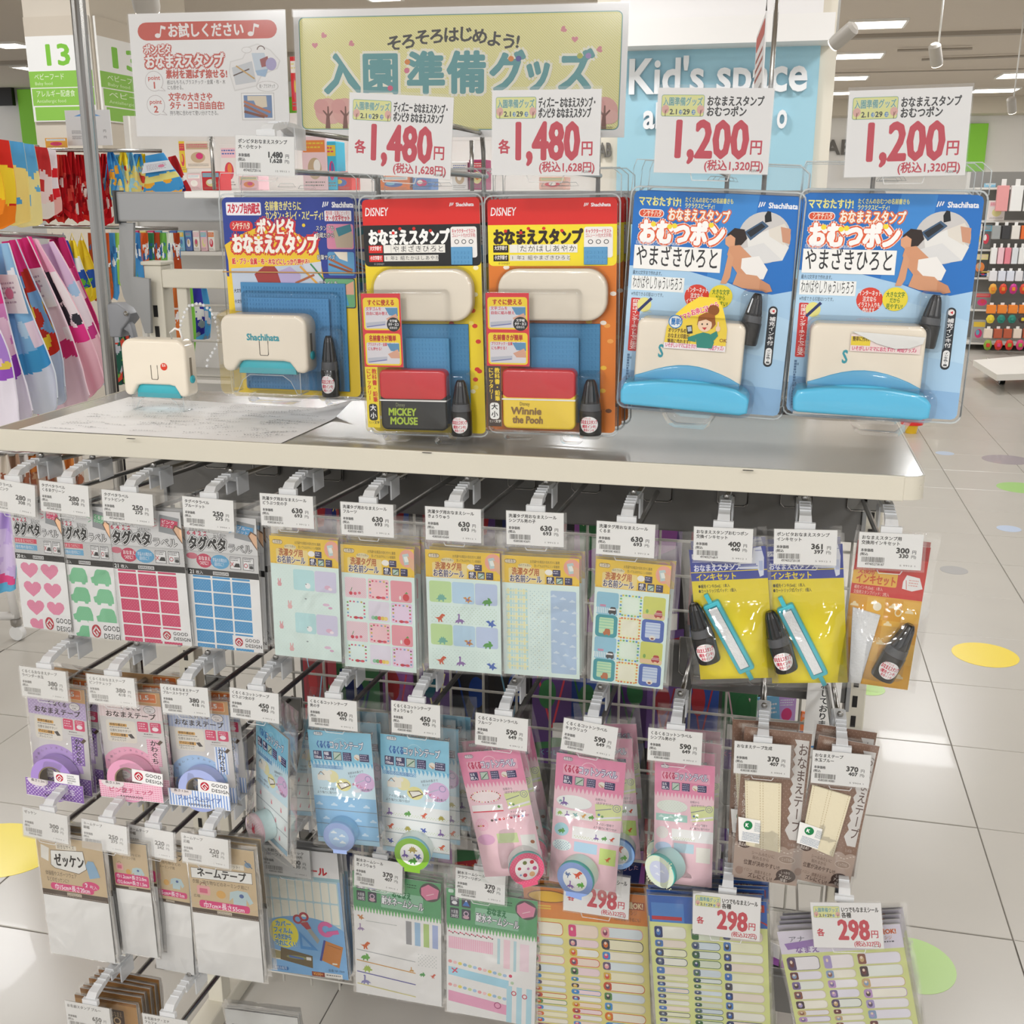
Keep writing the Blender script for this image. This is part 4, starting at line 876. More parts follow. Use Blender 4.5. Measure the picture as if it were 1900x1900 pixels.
def art_roundtape(A, kind):
    c, c2, lt, name = {'lav': ('8f6cb4', 'efe6f4', 'b79ad2', 'ラベンダー水玉'), 'pink': ('e08fae', 'f6dce6', 'ecacc4', 'ピンクチェック'), 'blue': ('8aa8dc', 'eef2f8', 'a9c8ea', 'ブルーストライプ')}[kind]
    A.R(0, 0, 100, 195, 'd6d2cf'); A.R(0, 0, 100, 25, 'c59a6a'); A.R(56, 2, 94, 20, 'e8c9a0', r=2); A.R(57, 3, 93, 19, 'd8702c', r=1.6); A.T(59, 6, 7, '巾', 'f0dcc8'); A.T(66, 3.6, 12, '1.5', 'f4ece4', bold=.03, fit=17); A.T(84, 8.5, 6, 'cm', 'f0dcc8')
    def pat(x0, y0, x1, y1):
        A.R(x0, y0, x1, y1, c if kind != 'pink' else 'eab4c6')
        if kind == 'lav': A.dots(x0, y0, x1, y1, 6, 1, c2, 7)
        elif kind == 'pink': A.vstripes(x0, y0, x1, y1, 4, 'e08fae', .5); A.hstripes(x0, y0, x1, y1, 4, 'f0c6d4', .5)
        else: A.vstripes(x0, y0, x1, y1, 4.6, 'edf0f6', .5)
    if kind == 'lav': A.R(0, 25, 100, 56, 'b9a6cc'); A.dots(0, 25, 100, 56, 6, 1, 'd9cfe4', 6)
    elif kind == 'pink': A.R(0, 25, 100, 52, 'e4d0d0'); A.vstripes(0, 25, 100, 52, 5, 'ead9d9', .5)
    else: A.R(0, 25, 100, 56, 'c3c9d8'); A.vstripes(0, 25, 100, 56, 5, 'aeb9d6', .5)
    A.T(34, 26, 11, 'くるくる', '3b2c2a', bold=.02, fit=34); A.T(10, 40, 12, 'おなまえテープ', '33261f', bold=.025, fit=80); A.E(81, 33, 9.5, 7.5, '5b5250'); A.E(81, 33, 8.8, 6.8, 'e2dcdc'); A.T(75, 29, 4, 'かわいい', '5b5250', fit=12); A.T(77, 33, 5, 'OK', '3b3331')
    A.R(9, 58, 56, 100, 'e2dcd0', r=5); A.R(14, 64, 42, 69.5, 'd9a75a', r=1); A.T(15, 64, 5, '手作り感止め', '3b2d1c', fit=25, bold=.02); A.fuzz(14, 71, 48, 74, 2.4, '7a7068'); A.T(14, 75, 5.4, '位置を決めやすい！', '4b3d34', fit=36); A.R(14, 83, 42, 89, 'd9a75a', r=1); A.T(15, 83, 5.4, 'アイロン接着', '3b2d1c', fit=24, bold=.02); A.P([(42, 84), (48, 82), (53, 90), (47, 91)], '4a423c'); A.fuzz(14, 90.6, 40, 93, 2.2, '7a7068'); A.T(15, 93, 5.2, 'ズレにくい！', '4b3d34', fit=26)
    A.R(59, 57, 76, 76, 'd8476e', r=2); A.R(79, 57, 96, 76, 'd8476e', r=2); A.fuzz(61, 60, 74, 72, 3, 'f0c4d0'); A.E(87, 69, 5, 4, 'f4e6ea'); A.fuzz(81, 59, 94, 63, 2.4, 'f0c4d0'); A.fuzz(68, 79, 86, 82, 2.6, '6a5f5a'); A.L([(66, 84.5), (92, 84.5)], .5, '7a706a')
    A.RG(41, 155, 47, 24, lt, 180, 360, 30)
    for k, ch in enumerate('可愛いトンネルテープ'):
        a = math.radians(205+k*13); A.T(41+41*math.cos(a), 155+41*math.sin(a)-2.5, 5, ch, '6b5a6a')
    pat(71, 88, 92, 140); A.T(76, 90, 12, 'かわぐち', '2f2422', vert=True, bold=.02, fit=46); A.P([(87, 96), (93, 89), (97, 92), (91, 99)], '54402f')
    pat(0, 165, 100, 195); A.RG(22, 168, 20, 0, c if kind != 'pink' else 'eab4c6', 180, 360, 16); A.E(22, 163, 17, 9, 'ded6d6'); A.T(10, 156, 5.4, '幅 : 1.5cm', '4b3d44', fit=23); A.T(10, 162, 5.4, '長さ:1.2m', '4b3d44', fit=23); A.T(12, 173, 11, name, 'd9cfe0' if kind == 'lav' else ('c8607e' if kind == 'pink' else '6a80b8'), bold=.01, fit=74); A.T(32, 186, 6, 'KAWAGUCHI', '4b3d44', fit=36)
def icons5(A, y, s, xs, n0=('長さ', '150cm'), n1=('幅', '1.5cm'), wash=True):
    for i, x in enumerate(xs):
        A.R(x, y, x+s, y+s, '2e2b5c', r=.6)
        if i < 2 and n1 or i == 0: t = n0 if i == 0 else n1; A.T(x+.8, y+.8, s*.42, t[0], 'eceaf4', fit=s*.6, bold=.02); A.T(x+.6, y+s*.5, s*.44, t[1], 'eceaf4', fit=s*.86, bold=.03)
        elif i == len(xs)-2: A.R(x+.8, y+.8, x+s-.8, y+s-.8, 'bccdc0'); A.L([(x+2, y+s-2), (x+s-2, y+3)], 1.4, '4a7a5a')
        else: A.fuzz(x+1, y+1.6, x+s-.8, y+s-1, 2.2, 'a9a6c4')
    x = xs[-1]+s+4; A.E(x+5, y+s*.5, 5, s*.34, 'eae4da'); A.P([(x, y+s*.4), (x+8, y+s*.7), (x+6, y+s*.9)], 'c9a284'); A.R(x+9, y+1, x+24, y+s-.6, '2e2b5c', r=.6); A.fuzz(x+10, y+2, x+23, y+s-1.6, 2.4, 'b9b6cf')
def art_cotton(A, kind):
    A.R(0, 0, 100, 180, 'c9e4ef'); A.R(0, 0, 100, 48, '86c6e0'); A.R(9, 2, 24, 8, '5a6a8c', r=3); A.R(9.6, 2.6, 23.4, 7.4, 'e6eef2', r=2.4); A.T(11, 2, 5, '日本製', '3c3c50', fit=11)
    A.RG(50, 22, 12, 11, 'a9d6e6', 190, 350); A.T(12, 15, 13, 'くるくる', '2f6fb4', bold=.05, out='cfe6f0', ow=.06, fit=22); A.T(33, 14, 14, 'コットンテープ', 'ecf2f6', bold=.02, out='33407a', ow=.07, fit=54)
    icons5(A, 32, 13.5, (6, 22, 37.5, 53))
    A.many([[(x, 48), (x+5, 48), (x+2.5, 56)] for x in range(0, 100, 6)], '5fb0da'); A.many([[(x+3, 48), (x+6, 48), (x+4.5, 53)] for x in range(0, 96, 6)], 'aeddec')
    A.dstripes(2, 54, 52, 60, 3, '7ab4dc', .6); A.T(8, 54, 6, 'めじるし大活躍に♪', '4a78b4', fit=40)
    A.E(32, 72, 11, 10, 'e8e3ae'); DINO(A, 'shirt', 25, 70, 17, 'ece9dc'); A.R(9, 70, 22, 79, 'eae6da', r=1); A.L([(11, 70), (15, 65), (20, 70)], 1, '8a6f5a')
    A.E(50, 84, 12, 10, 'e9e49e'); A.P([(40, 82), (56, 79), (62, 84), (46, 92)], '5a4a3a'); A.P([(42, 82.4), (56, 80.4), (60, 83.6), (46, 90)], 'f0eee6')
    A.E(84, 78, 16, 15, 'd9b6dc'); A.T(58, 63, 4.4, 'お好みの長さで', '3a4250', rot=-12, fit=26); A.T(60, 68, 4.4, 'カット！', '3a4250', rot=-12, fit=14); A.RG(90, 72, 5, 4, '8d8fb8'); A.L([(66, 82), (84, 74)], 1.6, 'b9bcd0'); A.T(64, 79, 5, 'ポイント', 'd8507a', rot=14, fit=24, bold=.02); A.T(78, 88, 4.4, '名前を書いて', '3a4250', rot=-6, fit=18); A.P([(66, 90), (76, 88), (78, 94), (64, 95)], 'dcdfe8')
    A.T(10, 90, 4.6, 'アイロン使用で', '3a4250', fit=28); A.T(6, 96, 4.6, 'より強力に取り付け', '3a4250', fit=36)
    strip = {'cloud': '8fbfe2', 'dino': 'e6eaea', 'animal': 'e4ecec'}[kind]
    for j, y in enumerate((104, 127, 150)):
        A.R(0, y, 100, y+22, strip); A.R(0, y+21.4, 100, y+22.8, '7f97ac' if kind == 'cloud' else 'a9b3b8')
        if kind == 'cloud': [DINO(A, 'cloud', x+j*9, y+15, 11, 'c4dcee') for x in (8, 32, 60, 84)]
        elif kind == 'dino':
            A.dots(0, y+13, 100, y+19, 4, .7, 'c6d8a0', 5)
            for i, x in enumerate((12, 38, 62, 88)): DINO(A, ('long', 'horn', 'rex', 'stego', 'ptero')[(i+j*2) % 5], x, y+13, 11, ('7f62a4', '5a9c46', 'cf5a36', 'a8a048', '4f62b0')[(i+j*2) % 5])
        else: [DINO(A, 'rabbit', x+j*13, y+12, 8, 'dd8a98') for x in (15, 50, 80)]
    A.R(0, 172.5, 100, 180, 'a9cfe4')
def art_label(A, kind):
    A.R(0, 0, 100, 205, 'ecc6d0'); A.R(0, 0, 100, 50, 'e48aac'); A.many([[(x, 50), (x+5, 50), (x+2.5, 58)] for x in range(0, 100, 6)], 'e48aac')
    A.R(10, 4, 24, 10, '6a5a6a', r=3); A.R(10.6, 4.6, 23.4, 9.4, 'f0e4ea', r=2.4); A.T(12, 4, 5, '日本製', '3c3c50', fit=11); A.RG(48, 20, 12, 11, 'f3c8d6', 190, 350)
    A.R(11, 15, 92, 31, 'eaa9c0', r=1.5); A.T(12, 15, 13, 'くるくる', 'c2285c', bold=.05, out='f4dce4', ow=.06, fit=22); A.T(33, 14, 14, 'コットンラベル', 'f0ecf4', bold=.02, out='3a3a7c', ow=.07, fit=56)
    icons5(A, 32.5, 13, (12, 29, 46), ('55', '枚入'), None)
    t = {'fruit': ('f1e2e2', 'cf4a58'), 'dino': ('ecefec', '8a6aa8'), 'pale': ('dfe6dc', 'b9c9bc')}[kind]
    A.E(30, 73, 26, 10.5, 'c9b9c0'); A.E(30, 72.5, 26, 10.5, t[0])
    if kind == 'fruit':
        for k in range(30):
            a = k/30*2*math.pi; A.E(30+24*math.cos(a), 72.5+9*math.sin(a), 1.4, 1.2, ('cf3a50', 'e8a0a8', '8a4a3a', 'd86a80', 'f0d0a0')[k % 5], 6)
    elif kind == 'dino': DINO(A, 'long', 16, 73, 13, '7f62a4'); DINO(A, 'stego', 10, 73, 6, '7aa0a8')
    else: A.dots(7, 63, 53, 82, 5, .8, 'cfd8c8', 5)
    A.P([(60, 70), (100, 66), (100, 90), (64, 96)], 'd4dc9c'); A.T(60, 60, 4.6, '台紙から', '3f3a48', fit=16); A.T(62, 65.6, 4.6, 'はがすだけ♪', '3f3a48', fit=24); A.RG(92, 72, 6, 5, '8a8a9c'); A.RG(92, 72, 3, 2.2, '8a8a9c'); A.L([(62, 80), (84, 74)], 1.2, '7a7a8c'); A.L([(62, 93), (98, 85)], 3, 'e2e0e6'); A.E(67, 86, 2, 2, '5a78a8', 8); A.E(72, 88, 2, 2, '6a9c5a', 8)
    A.T(64, 98, 4.6, 'アイロン使用で', '3f3a48', fit=26); A.T(60, 104, 4.6, 'より強力に取り付け', '3f3a48', fit=34)
    if kind == 'fruit': A.R(4, 86, 54, 96, 'f0eaea'); A.R(4, 96, 54, 98, 'd84a5a'); A.E(48, 90, 2.4, 2.4, '6aa05a', 8)
    elif kind == 'dino':
        A.R(4, 86, 58, 98, 'eef0ea'); [DINO(A, q, 10+i*11.5, 92, 9, ('9cbf5a', '8a6aa8', '7fb0b0', 'd8a050', '5a9c46')[i]) for i, q in enumerate(('stego', 'long', 'ptero', 'rex', 'horn'))]
    else: A.R(3, 86, 56, 98, 'a4cfc4'); [DINO(A, 'cloud', 12+i*16, 92, 9, 'd0e6e0') for i in range(3)]
    A.E(14, 118, 10.5, 10.5, {'fruit': 'e9b4c6', 'dino': 'a8d4de', 'pale': 'dcd8d4'}[kind]); (DINO(A, 'horn', 14, 120, 11, '5a9c46') if kind == 'dino' else A.dots(5, 110, 23, 127, 4, .6, 'f0dce2', 5))
    if kind == 'fruit': [A.E(8+i*4, 120, 1.8, 1.4, ('8a5a3a', 'd8b060', 'cf4a4a')[i], 8) for i in range(3)]; [A.E(32+i*6.4, 112-i*.6, 2.3, 2, ('5a4a42', '8a8a9c', 'cf2a40', 'c02a3a', 'e0b0b0', 'b83a50', '8a8a9c', 'c83a5a', '6a8ab8', 'd89ab0')[i], 9) for i in range(10)]
    else:
        A.R(30, 110, 100, 130, 'ebecec'); A.dots(32, 123, 70, 129, 4, .8, 'c4cf8a', 5)
        if kind == 'dino': [DINO(A, q, 66+i*11, 122, 9, cc) for i, (q, cc) in enumerate((('long', '7f62a4'), ('horn', '5a9c46'), ('rex', 'cf4a2a')))]
    c5 = {'fruit': ('dba6c8', 'c3d39a', 'dfe0dc'), 'dino': ('e3eeee', 'b2d3ea', 'c4da7c'), 'pale': ('b4c4dc', 'b9d6e4', 'e6e4dc')}[kind]
    A.E(16, 143, 14, 9, c5[0]); A.R(34, 134, 68, 150, c5[1], r=1); A.R(72, 138, 96, 164, c5[2])
    if kind == 'dino': DINO(A, 'rex', 84, 155, 10, 'cf5a2a'); A.dots(4, 136, 28, 150, 4, .9, '8fb0c8', 5)
    if kind == 'fruit': A.E(90, 150, 3.5, 3, 'a86a4a', 10)
def art_brown(A, kind):
    A.R(0, 0, 100, 220, '8a6a58'); A.dots(0, 0, 100, 160, 7, .8, 'a88c7c', 6); A.R(8, 4, 36, 12, 'a48a7a', r=4); A.T(11, 4, 7, 'KAWAGUCHI', 'd8c8bc', fit=22)
    A.T(5, 40, 9, 'スタンプでも使えます', 'd9cfc6', vert=True, fit=105); 
    A.P([(77, 10)]+[(77+(2.5 if k % 2 else -1.5), 10+k*7) for k in range(19)]+[(74, 140), (82, 153), (96, 153)]+[(97, 10)], 'dedad6'); A.T(82, 14, 15, 'おなまえテープ', '5a4038', vert=True, bold=.01, fit=128); A.T(80, 158, 5, '日本製', 'b9a498', fit=12)
    A.R(0, 172, 100, 220, 'b09a8c'); A.many([ell(x, 172, 11, 7, 14) for x in (8,)], 'b09a8c')
    for x in (28, 50, 72, 93): A.RG(x, 173, 12.5, 0, 'b09a8c', 180, 360, 12, .7)
    for k in range(20): A.R(k*5, 170+3*math.sin(k*.9), k*5+3, 171+3*math.sin(k*.9), 'e0d6cc')
    A.E(15, 165, 11, 9, '4c3228'); A.T(7, 160, 5.4, 'まずは', 'e8dcd2', bold=.02, fit=14, rot=6); A.T(6, 165, 5.6, '仮止め！', 'e8dcd2', bold=.02, fit=17, rot=6)
    A.T(27, 176, 6, 'シールみたいに', '5a4034', fit=36, rot=4); A.T(29, 183, 6, '貼れるから', '5a4034', fit=26, rot=4); A.T(16, 190, 8, '位置が決めやすい!!', '4c3228', fit=56, rot=3, bold=.02); A.E(81, 183, 13, 6, 'c9b8ac'); A.E(81, 183, 12, 5, '9a8476'); A.T(73, 180, 5.5, 'とってもね', 'd8cabe', fit=16)
    A.T(12, 202, 5.6, 'アイロン', '7a6254', fit=18, rot=4); A.T(34, 204, 5.6, '接着するとき', '5a4034', fit=26, rot=4); A.T(24, 209, 8, 'ズレにくい!', '4c3228', fit=38, rot=4, bold=.02); A.E(82, 207, 15, 10, '3f2a22'); A.P([(68, 210), (64, 216), (74, 214)], '3f2a22'); A.T(74, 199, 5, 'しっかり', 'e8dcd2', fit=15, rot=6); A.T(71, 204.5, 5.6, 'アイロン', 'e8dcd2', fit=20, rot=6, bold=.02); A.T(74, 210.5, 5.4, '接着！', 'e8dcd2', fit=14, rot=6); A.E(10, 208, 6, 6, '9a7e70')
def art_cloth(A, kind):
    K = 'cdb692'; A.R(0, 0, 100, 162 if kind != 'c3' else 200, 'efeeeb'); 
    if kind == 'c1':
        A.R(0, 0, 100, 76, K); A.fuzz(28, 6, 52, 10, 3, '7a6a55'); A.R(29, 9, 60, 16, 'e6ddcb'); A.T(31, 9.5, 6, '好きなサイズ', '55493c', fit=26, rot=-3)
        A.P([(6, 12), (18, 16), (15, 34), (4, 30)], 'e8e4da'); A.P([(20, 18), (70, 14), (73, 38), (60, 46), (24, 42), (18, 38)], '6b5a45'); A.P([(20.6, 18.6), (69.4, 14.8), (72.2, 37.6), (60, 45), (24.4, 41.2), (18.8, 37.6)], 'ecebe6'); A.T(24, 21, 18, 'ゼッケン', '2a2420', bold=.03, fit=46, rot=-1)
        A.P([(72, 32), (76, 26), (84, 26), (88, 34), (92, 46), (76, 50)], '8fb2ce'); A.T(8, 46, 7, '体操服やスポーツウェア', '5a4a3c', fit=48); A.T(9, 54, 7, 'などのゼッケンに!!', '5a4a3c', fit=34)
        A.E(76, 60, 13, 6, 'd8447c'); A.T(67, 55, 9, '2', 'f6e8ee', bold=.04); A.T(74, 58, 6, '枚入', 'f2dce6'); A.R(14, 62, 80, 71, 'd8447c', r=4); A.T(20, 62.5, 8.4, '巾15cm×長さ20cm', 'f6e8ee', fit=54, bold=.02)
        yb = 72
    elif kind == 'c4':
        A.R(0, 0, 100, 90, K); A.T(18, 24, 6, 'お好きなサイズにカット!', '55493c', fit=60); A.R(16, 23, 84, 31, 'e6ddcb'); A.T(20, 24, 6, 'お好きなサイズにカット!', '55493c', fit=58); A.E(90, 22, 5, 4, '7a94ac'); A.L([(86, 16), (96, 26)], 1.4, '5d7388')
        A.P([(3, 36), (95, 33), (95, 50), (3, 52)], '6b5a45'); A.P([(3.6, 36.6), (94.4, 33.8), (94.4, 49.4), (3.6, 51.4)], 'ecebe6'); A.T(12, 34, 15, 'ネームテープ', '2a2420', bold=.03, fit=74); A.T(4, 53, 7, '衣類・持ち物などのネーミング用に！', '5a4a3c', fit=88)
        A.R(10, 62, 30, 76, 'e3a8a4', r=3); A.R(14, 66, 26, 73, 'd46a84', r=1); A.RG(20, 62, 5, 4, '8a5a4c', 180, 360); A.E(46, 72, 7, 6, 'd8a860'); A.P([(60, 66), (72, 62), (86, 63), (94, 78), (88, 82), (84, 74), (83, 86), (64, 85), (64, 74), (58, 80)], 'b9cdcf'); A.E(77, 70, 3.4, 3, '54699c'); A.T(4, 76, 5, '広幅', '6a5a4a')
        A.R(12, 84, 88, 94, 'd8447c', r=4); A.T(18, 84.5, 9, '巾7cm×長さ55cm', 'f6e8ee', fit=62, bold=.02); yb = 97; A.R(0, 90, 100, 97, K); A.R(12, 86, 88, 95, 'd8447c', r=4); A.T(18, 86, 9, '巾7cm×長さ55cm', 'f6e8ee', fit=62, bold=.02)
    else:
        A.R(0, 0, 100, 118, K); A.T(10, 6, 16, 'ネームテープ' if kind == 'c3' else '', '2a2420', bold=.03, fit=78)
        A.T(8, 26, 8, '衣類・持ち物などの', '5a4a3c', fit=74); A.T(26, 36, 8, 'ネーミング用', '5a4a3c', fit=40)
        A.R(8, 56, 28, 74, 'e3a8a4', r=3); A.R(12, 61, 24, 70, 'd46a84', r=1); A.RG(18, 56, 5, 4, '8a5a4c', 180, 360); A.E(42, 76, 7, 7, 'd8a860'); A.P([(54, 66), (66, 62), (80, 63), (88, 78), (82, 84), (78, 76), (77, 88), (58, 88), (58, 76), (52, 80)], 'b9cdcf'); A.E(70, 70, 3.4, 3, '54699c')
        if kind == 'c3': A.R(4, 94, 94, 108, 'd8447c', r=5); A.T(9, 95, 12, '巾3.5cm×長さ1m', 'f6e8ee', fit=78, bold=.02)
        else: A.R(2, 82, 98, 112, 'd8447c', r=5); A.T(6, 84, 12, '巾1.2cm×長さ2.0m', 'f6e8ee', fit=86, bold=.02); A.T(6, 98, 12, '巾2.6cm×長さ1.5m', 'f6e8ee', fit=86, bold=.02)
        yb = 116
    A.R(0, yb, 100, yb+8, '55463a'); A.many([[(x, yb+6), (x+1.2, yb+6), (x+1.2, yb+6.8), (x, yb+6.8)] for x in np.arange(1, 99, 2.4)], 'cfc6b8'); A.R(38, yb+1, 60, yb+5, 'cfc2ae'); A.T(39, yb+.8, 4.4, 'KAWAGUCHI', '55463a', fit=20)
def art_office(A):
    A.R(0, 0, 100, 165, '9cc4ea'); A.R(0, 0, 100, 32, 'ecebea'); A.T(52, 19, 11, 'シール', 'c92a34', bold=.05, fit=34); A.R(0, 32, 100, 36, '9fc6cf')
    A.R(4, 36, 97, 106, 'bcd9e0')
    for j in range(3):
        for i in range(9): A.R(5+i*10.2, 38+j*27, 14+i*10.2, 63+j*27, 'efeedf', r=1.6)
    A.P([(0, 165)]+[(x, 106-28*math.sqrt(max(0, 1-((x-50)/58)**2))+6) for x in range(0, 101, 5)]+[(100, 165)], '7cb2e2')
    A.E(25, 108, 18, 19, 'f2e63c'); [A.T(12+(0 if k else 3), 92+k*8.4, 8, t, '4a90c8', bold=.04, out='eaf3c8', ow=.08, fit=f) for k, (t, f) in enumerate((('カバー', 20), ('フィルム', 24), ('つきだから', 22), ('汚れにくい', 28)))]
    A.RG(44, 88, 6, 3.4, 'b23a44'); A.RG(52, 84, 6, 3.2, 'b23a44'); A.P([(48, 91), (53, 89), (69, 112), (66, 117)], 'a8a8a0'); A.P([(46, 92), (56, 90), (60, 98), (54, 100)], 'b23a44'); A.P([(44, 103), (66, 126), (44, 126)], '4c94d4'); A.P([(47, 110), (58, 122), (47, 122)], '7cb2e2')
    A.RG(78, 97, 10, 4.6, 'e06aa8', 40, 330); A.L([(80, 102), (92, 99)], 5, 'e06aa8'); A.P([(76, 112), (97, 118), (90, 146), (69, 138)], 'c9803c'); A.L([(75, 112), (68, 138)], 2.6, '3d4a9c'); A.L([(78, 117), (94, 121)], .7, '8a5a2c'); A.R(82, 140, 88, 142, 'e8e0d0')
    A.P([(6, 130), (22, 132), (22, 144), (6, 143)], 'e8e0cc'); A.P([(7, 131), (22, 133), (22, 142), (7, 142)], '9a8f62'); A.P([(19, 127), (58, 134), (57, 150), (17, 143)], '6a5a3a'); A.E(38, 138, 13, 2.4, '8a8f5a'); A.P([(28, 136), (46, 138), (47, 140), (29, 139)], '4a68a8'); A.R(50, 136, 56, 140, 'e8e4da')
    A.R(6, 152, 26, 157, '3a78b8', r=2); A.T(8, 152, 4.6, '台紙水転写', 'dce8f2', fit=16); A.R(55, 154, 71, 160, '8a3a2a', r=.5); A.T(57, 154, 5, '¥250+', 'e8a040', bold=.03, fit=12); A.R(71, 154, 93, 160, 'e8e6e0', r=.5); A.fuzz(73, 156, 91, 158, 2, '5a5a5a'); A.T(76, 148, 4, '品番 NF-1949', '2f4a68', fit=20)
def art_green(A, kind):
    A.R(0, 0, 100, 148, 'ecebe9'); A.R(0, 0, 100, 40, '5fa070'); A.many([[(x, 40), (x+4, 40), (x+2, 48)] for x in np.arange(0, 98, 3.6)], '5fa070'); A.many([[(x+1, 46), (x+2, 39), (x+3, 46)] for x in np.arange(0, 98, 3.6)], '7cc07a')
    A.R(2, 1, 8, 5, 'c9dccf', r=1.5)
    for x, y in ((4, 8), (17, 8), (4, 22), (17, 22)): A.R(x, y, x+10, y+12, '4a4a55', r=1)
    A.T(5, 9, 5, '耐水', 'e8e8ea', fit=8); A.E(9, 16, 3, 2, 'e8e8ea'); A.P([(18, 18), (22, 11), (26, 18)], '4a7ac0'); A.P([(20.6, 13), (22, 11), (23.4, 13)], 'e8e8ea'); A.T(5, 24, 4.6, '大容量', 'e8e8ea', fit=8); A.T(5, 28.6, 5, '38枚', 'e8e8ea', fit=8.4); A.DINO = None; A.RG(22, 27, 3, 1.8, 'c9b0c4'); A.E(22, 31, 3.4, 2, 'c9a4b0')
    A.R(32, 18, 80, 38, '8fbfa0', r=1); A.T(45, 15, 9, 'おなまえ', '2f7a4c', bold=.05, fit=22, rot=3); A.T(33, 23, 11, '耐水ネームシール', 'eceef0', bold=.02, out='3c3c48', ow=.07, fit=48, rot=3); A.E(88, 12, 12, 11, '55504f'); A.P([(78, 8), (86, 3), (98, 8), (96, 18), (84, 22), (78, 16)], 'd884a0'); A.L([(84, 16), (92, 13)], .8, 'f0d0d8'); A.fuzz(62, 6, 74, 9, 2, '2f5a3c')
    if kind == 'dino':
        DINO(A, 'ptero', 8, 54, 9, 'c98a5a'); A.fuzz(14, 57, 50, 58, 1.4, 'b0b4b0'); DINO(A, 'long', 8, 66, 9, 'a08ab0')
        for x, c in ((60, '9a9a9c'), (70, '9fc0dc'), (80, 'b2cc82'), (90, 'a9b6dc')): A.R(x, 50, x+6.4, 78, c)
        DINO(A, 'rex', 12, 88, 12, 'd06a3c'); A.L([(2, 94), (70, 98)], .9, 'a9aaac'); DINO(A, 'horn', 12, 102, 11, '6aa850'); A.L([(2, 107), (70, 112)], 1.1, 'cf9a4a'); DINO(A, 'stego', 14, 116, 12, 'a8c05a'); A.L([(2, 121), (70, 126)], 1.2, '6a66a4'); DINO(A, 'long', 12, 130, 12, '8a86b8'); A.L([(2, 136), (70, 141)], 1.1, 'd8d08a')
        A.dots(72, 86, 96, 104, 4, .8, 'c9ccca', 5); DINO(A, 'horn', 78, 112, 7, '4f9a50'); DINO(A, 'rex', 90, 112, 7, 'd0604a'); DINO(A, 'long', 66, 108, 6, 'cf9a4a')
    else:
        for k in range(24): A.E(3+k*2.1, 50+(k % 3)*.8, 1.1, .9, ('c23a5c', 'd8708a', '7a5a5a')[k % 3], 6)
        A.R(2, 56, 52, 70, 'efb9cc'); A.vstripes(2, 56, 52, 70, 2.4, 'f3cedb', .5); A.R(57, 50, 60, 80, 'b9d8e0'); A.R(64, 50, 71, 84, 'f3d3dc'); A.R(75, 50, 78, 86, 'b9d8e0'); A.R(82, 52, 92, 84, 'f0d9e2')
        for r_ in (86, 114):
            for k in range(12): A.E(4+k*5.6, r_+k*.6, 2.4, 2, ('e8a0a0', 'efc6c6', 'e8d86a', '9cc0e0', 'c9d8a0', 'a9c6e6')[k % 6], 7)
        A.P([(2, 92), (70, 98), (70, 108), (2, 102)], 'a9d8ea'); A.L([(6, 94), (12, 98)], 1.4, 'd8506a'); A.L([(12, 93), (7, 99)], 1.4, 'd8506a'); A.P([(2, 121), (70, 128), (70, 140), (2, 134)], 'e9a6c4'); A.RG(58, 130, 4, 3, 'b0507a')
        for x in (68, 79, 90): A.R(x, 104, x+6, 148, 'b4dbe8')
        A.RG(76, 112, 3, 2, 'c83a5a', n=8); A.RG(88, 114, 3, 2, 'c83a5a', n=8); A.E(72, 92, 2, 2, 'd04a6a', 8); A.E(74, 100, 2, 2, 'b9d0b0', 8)
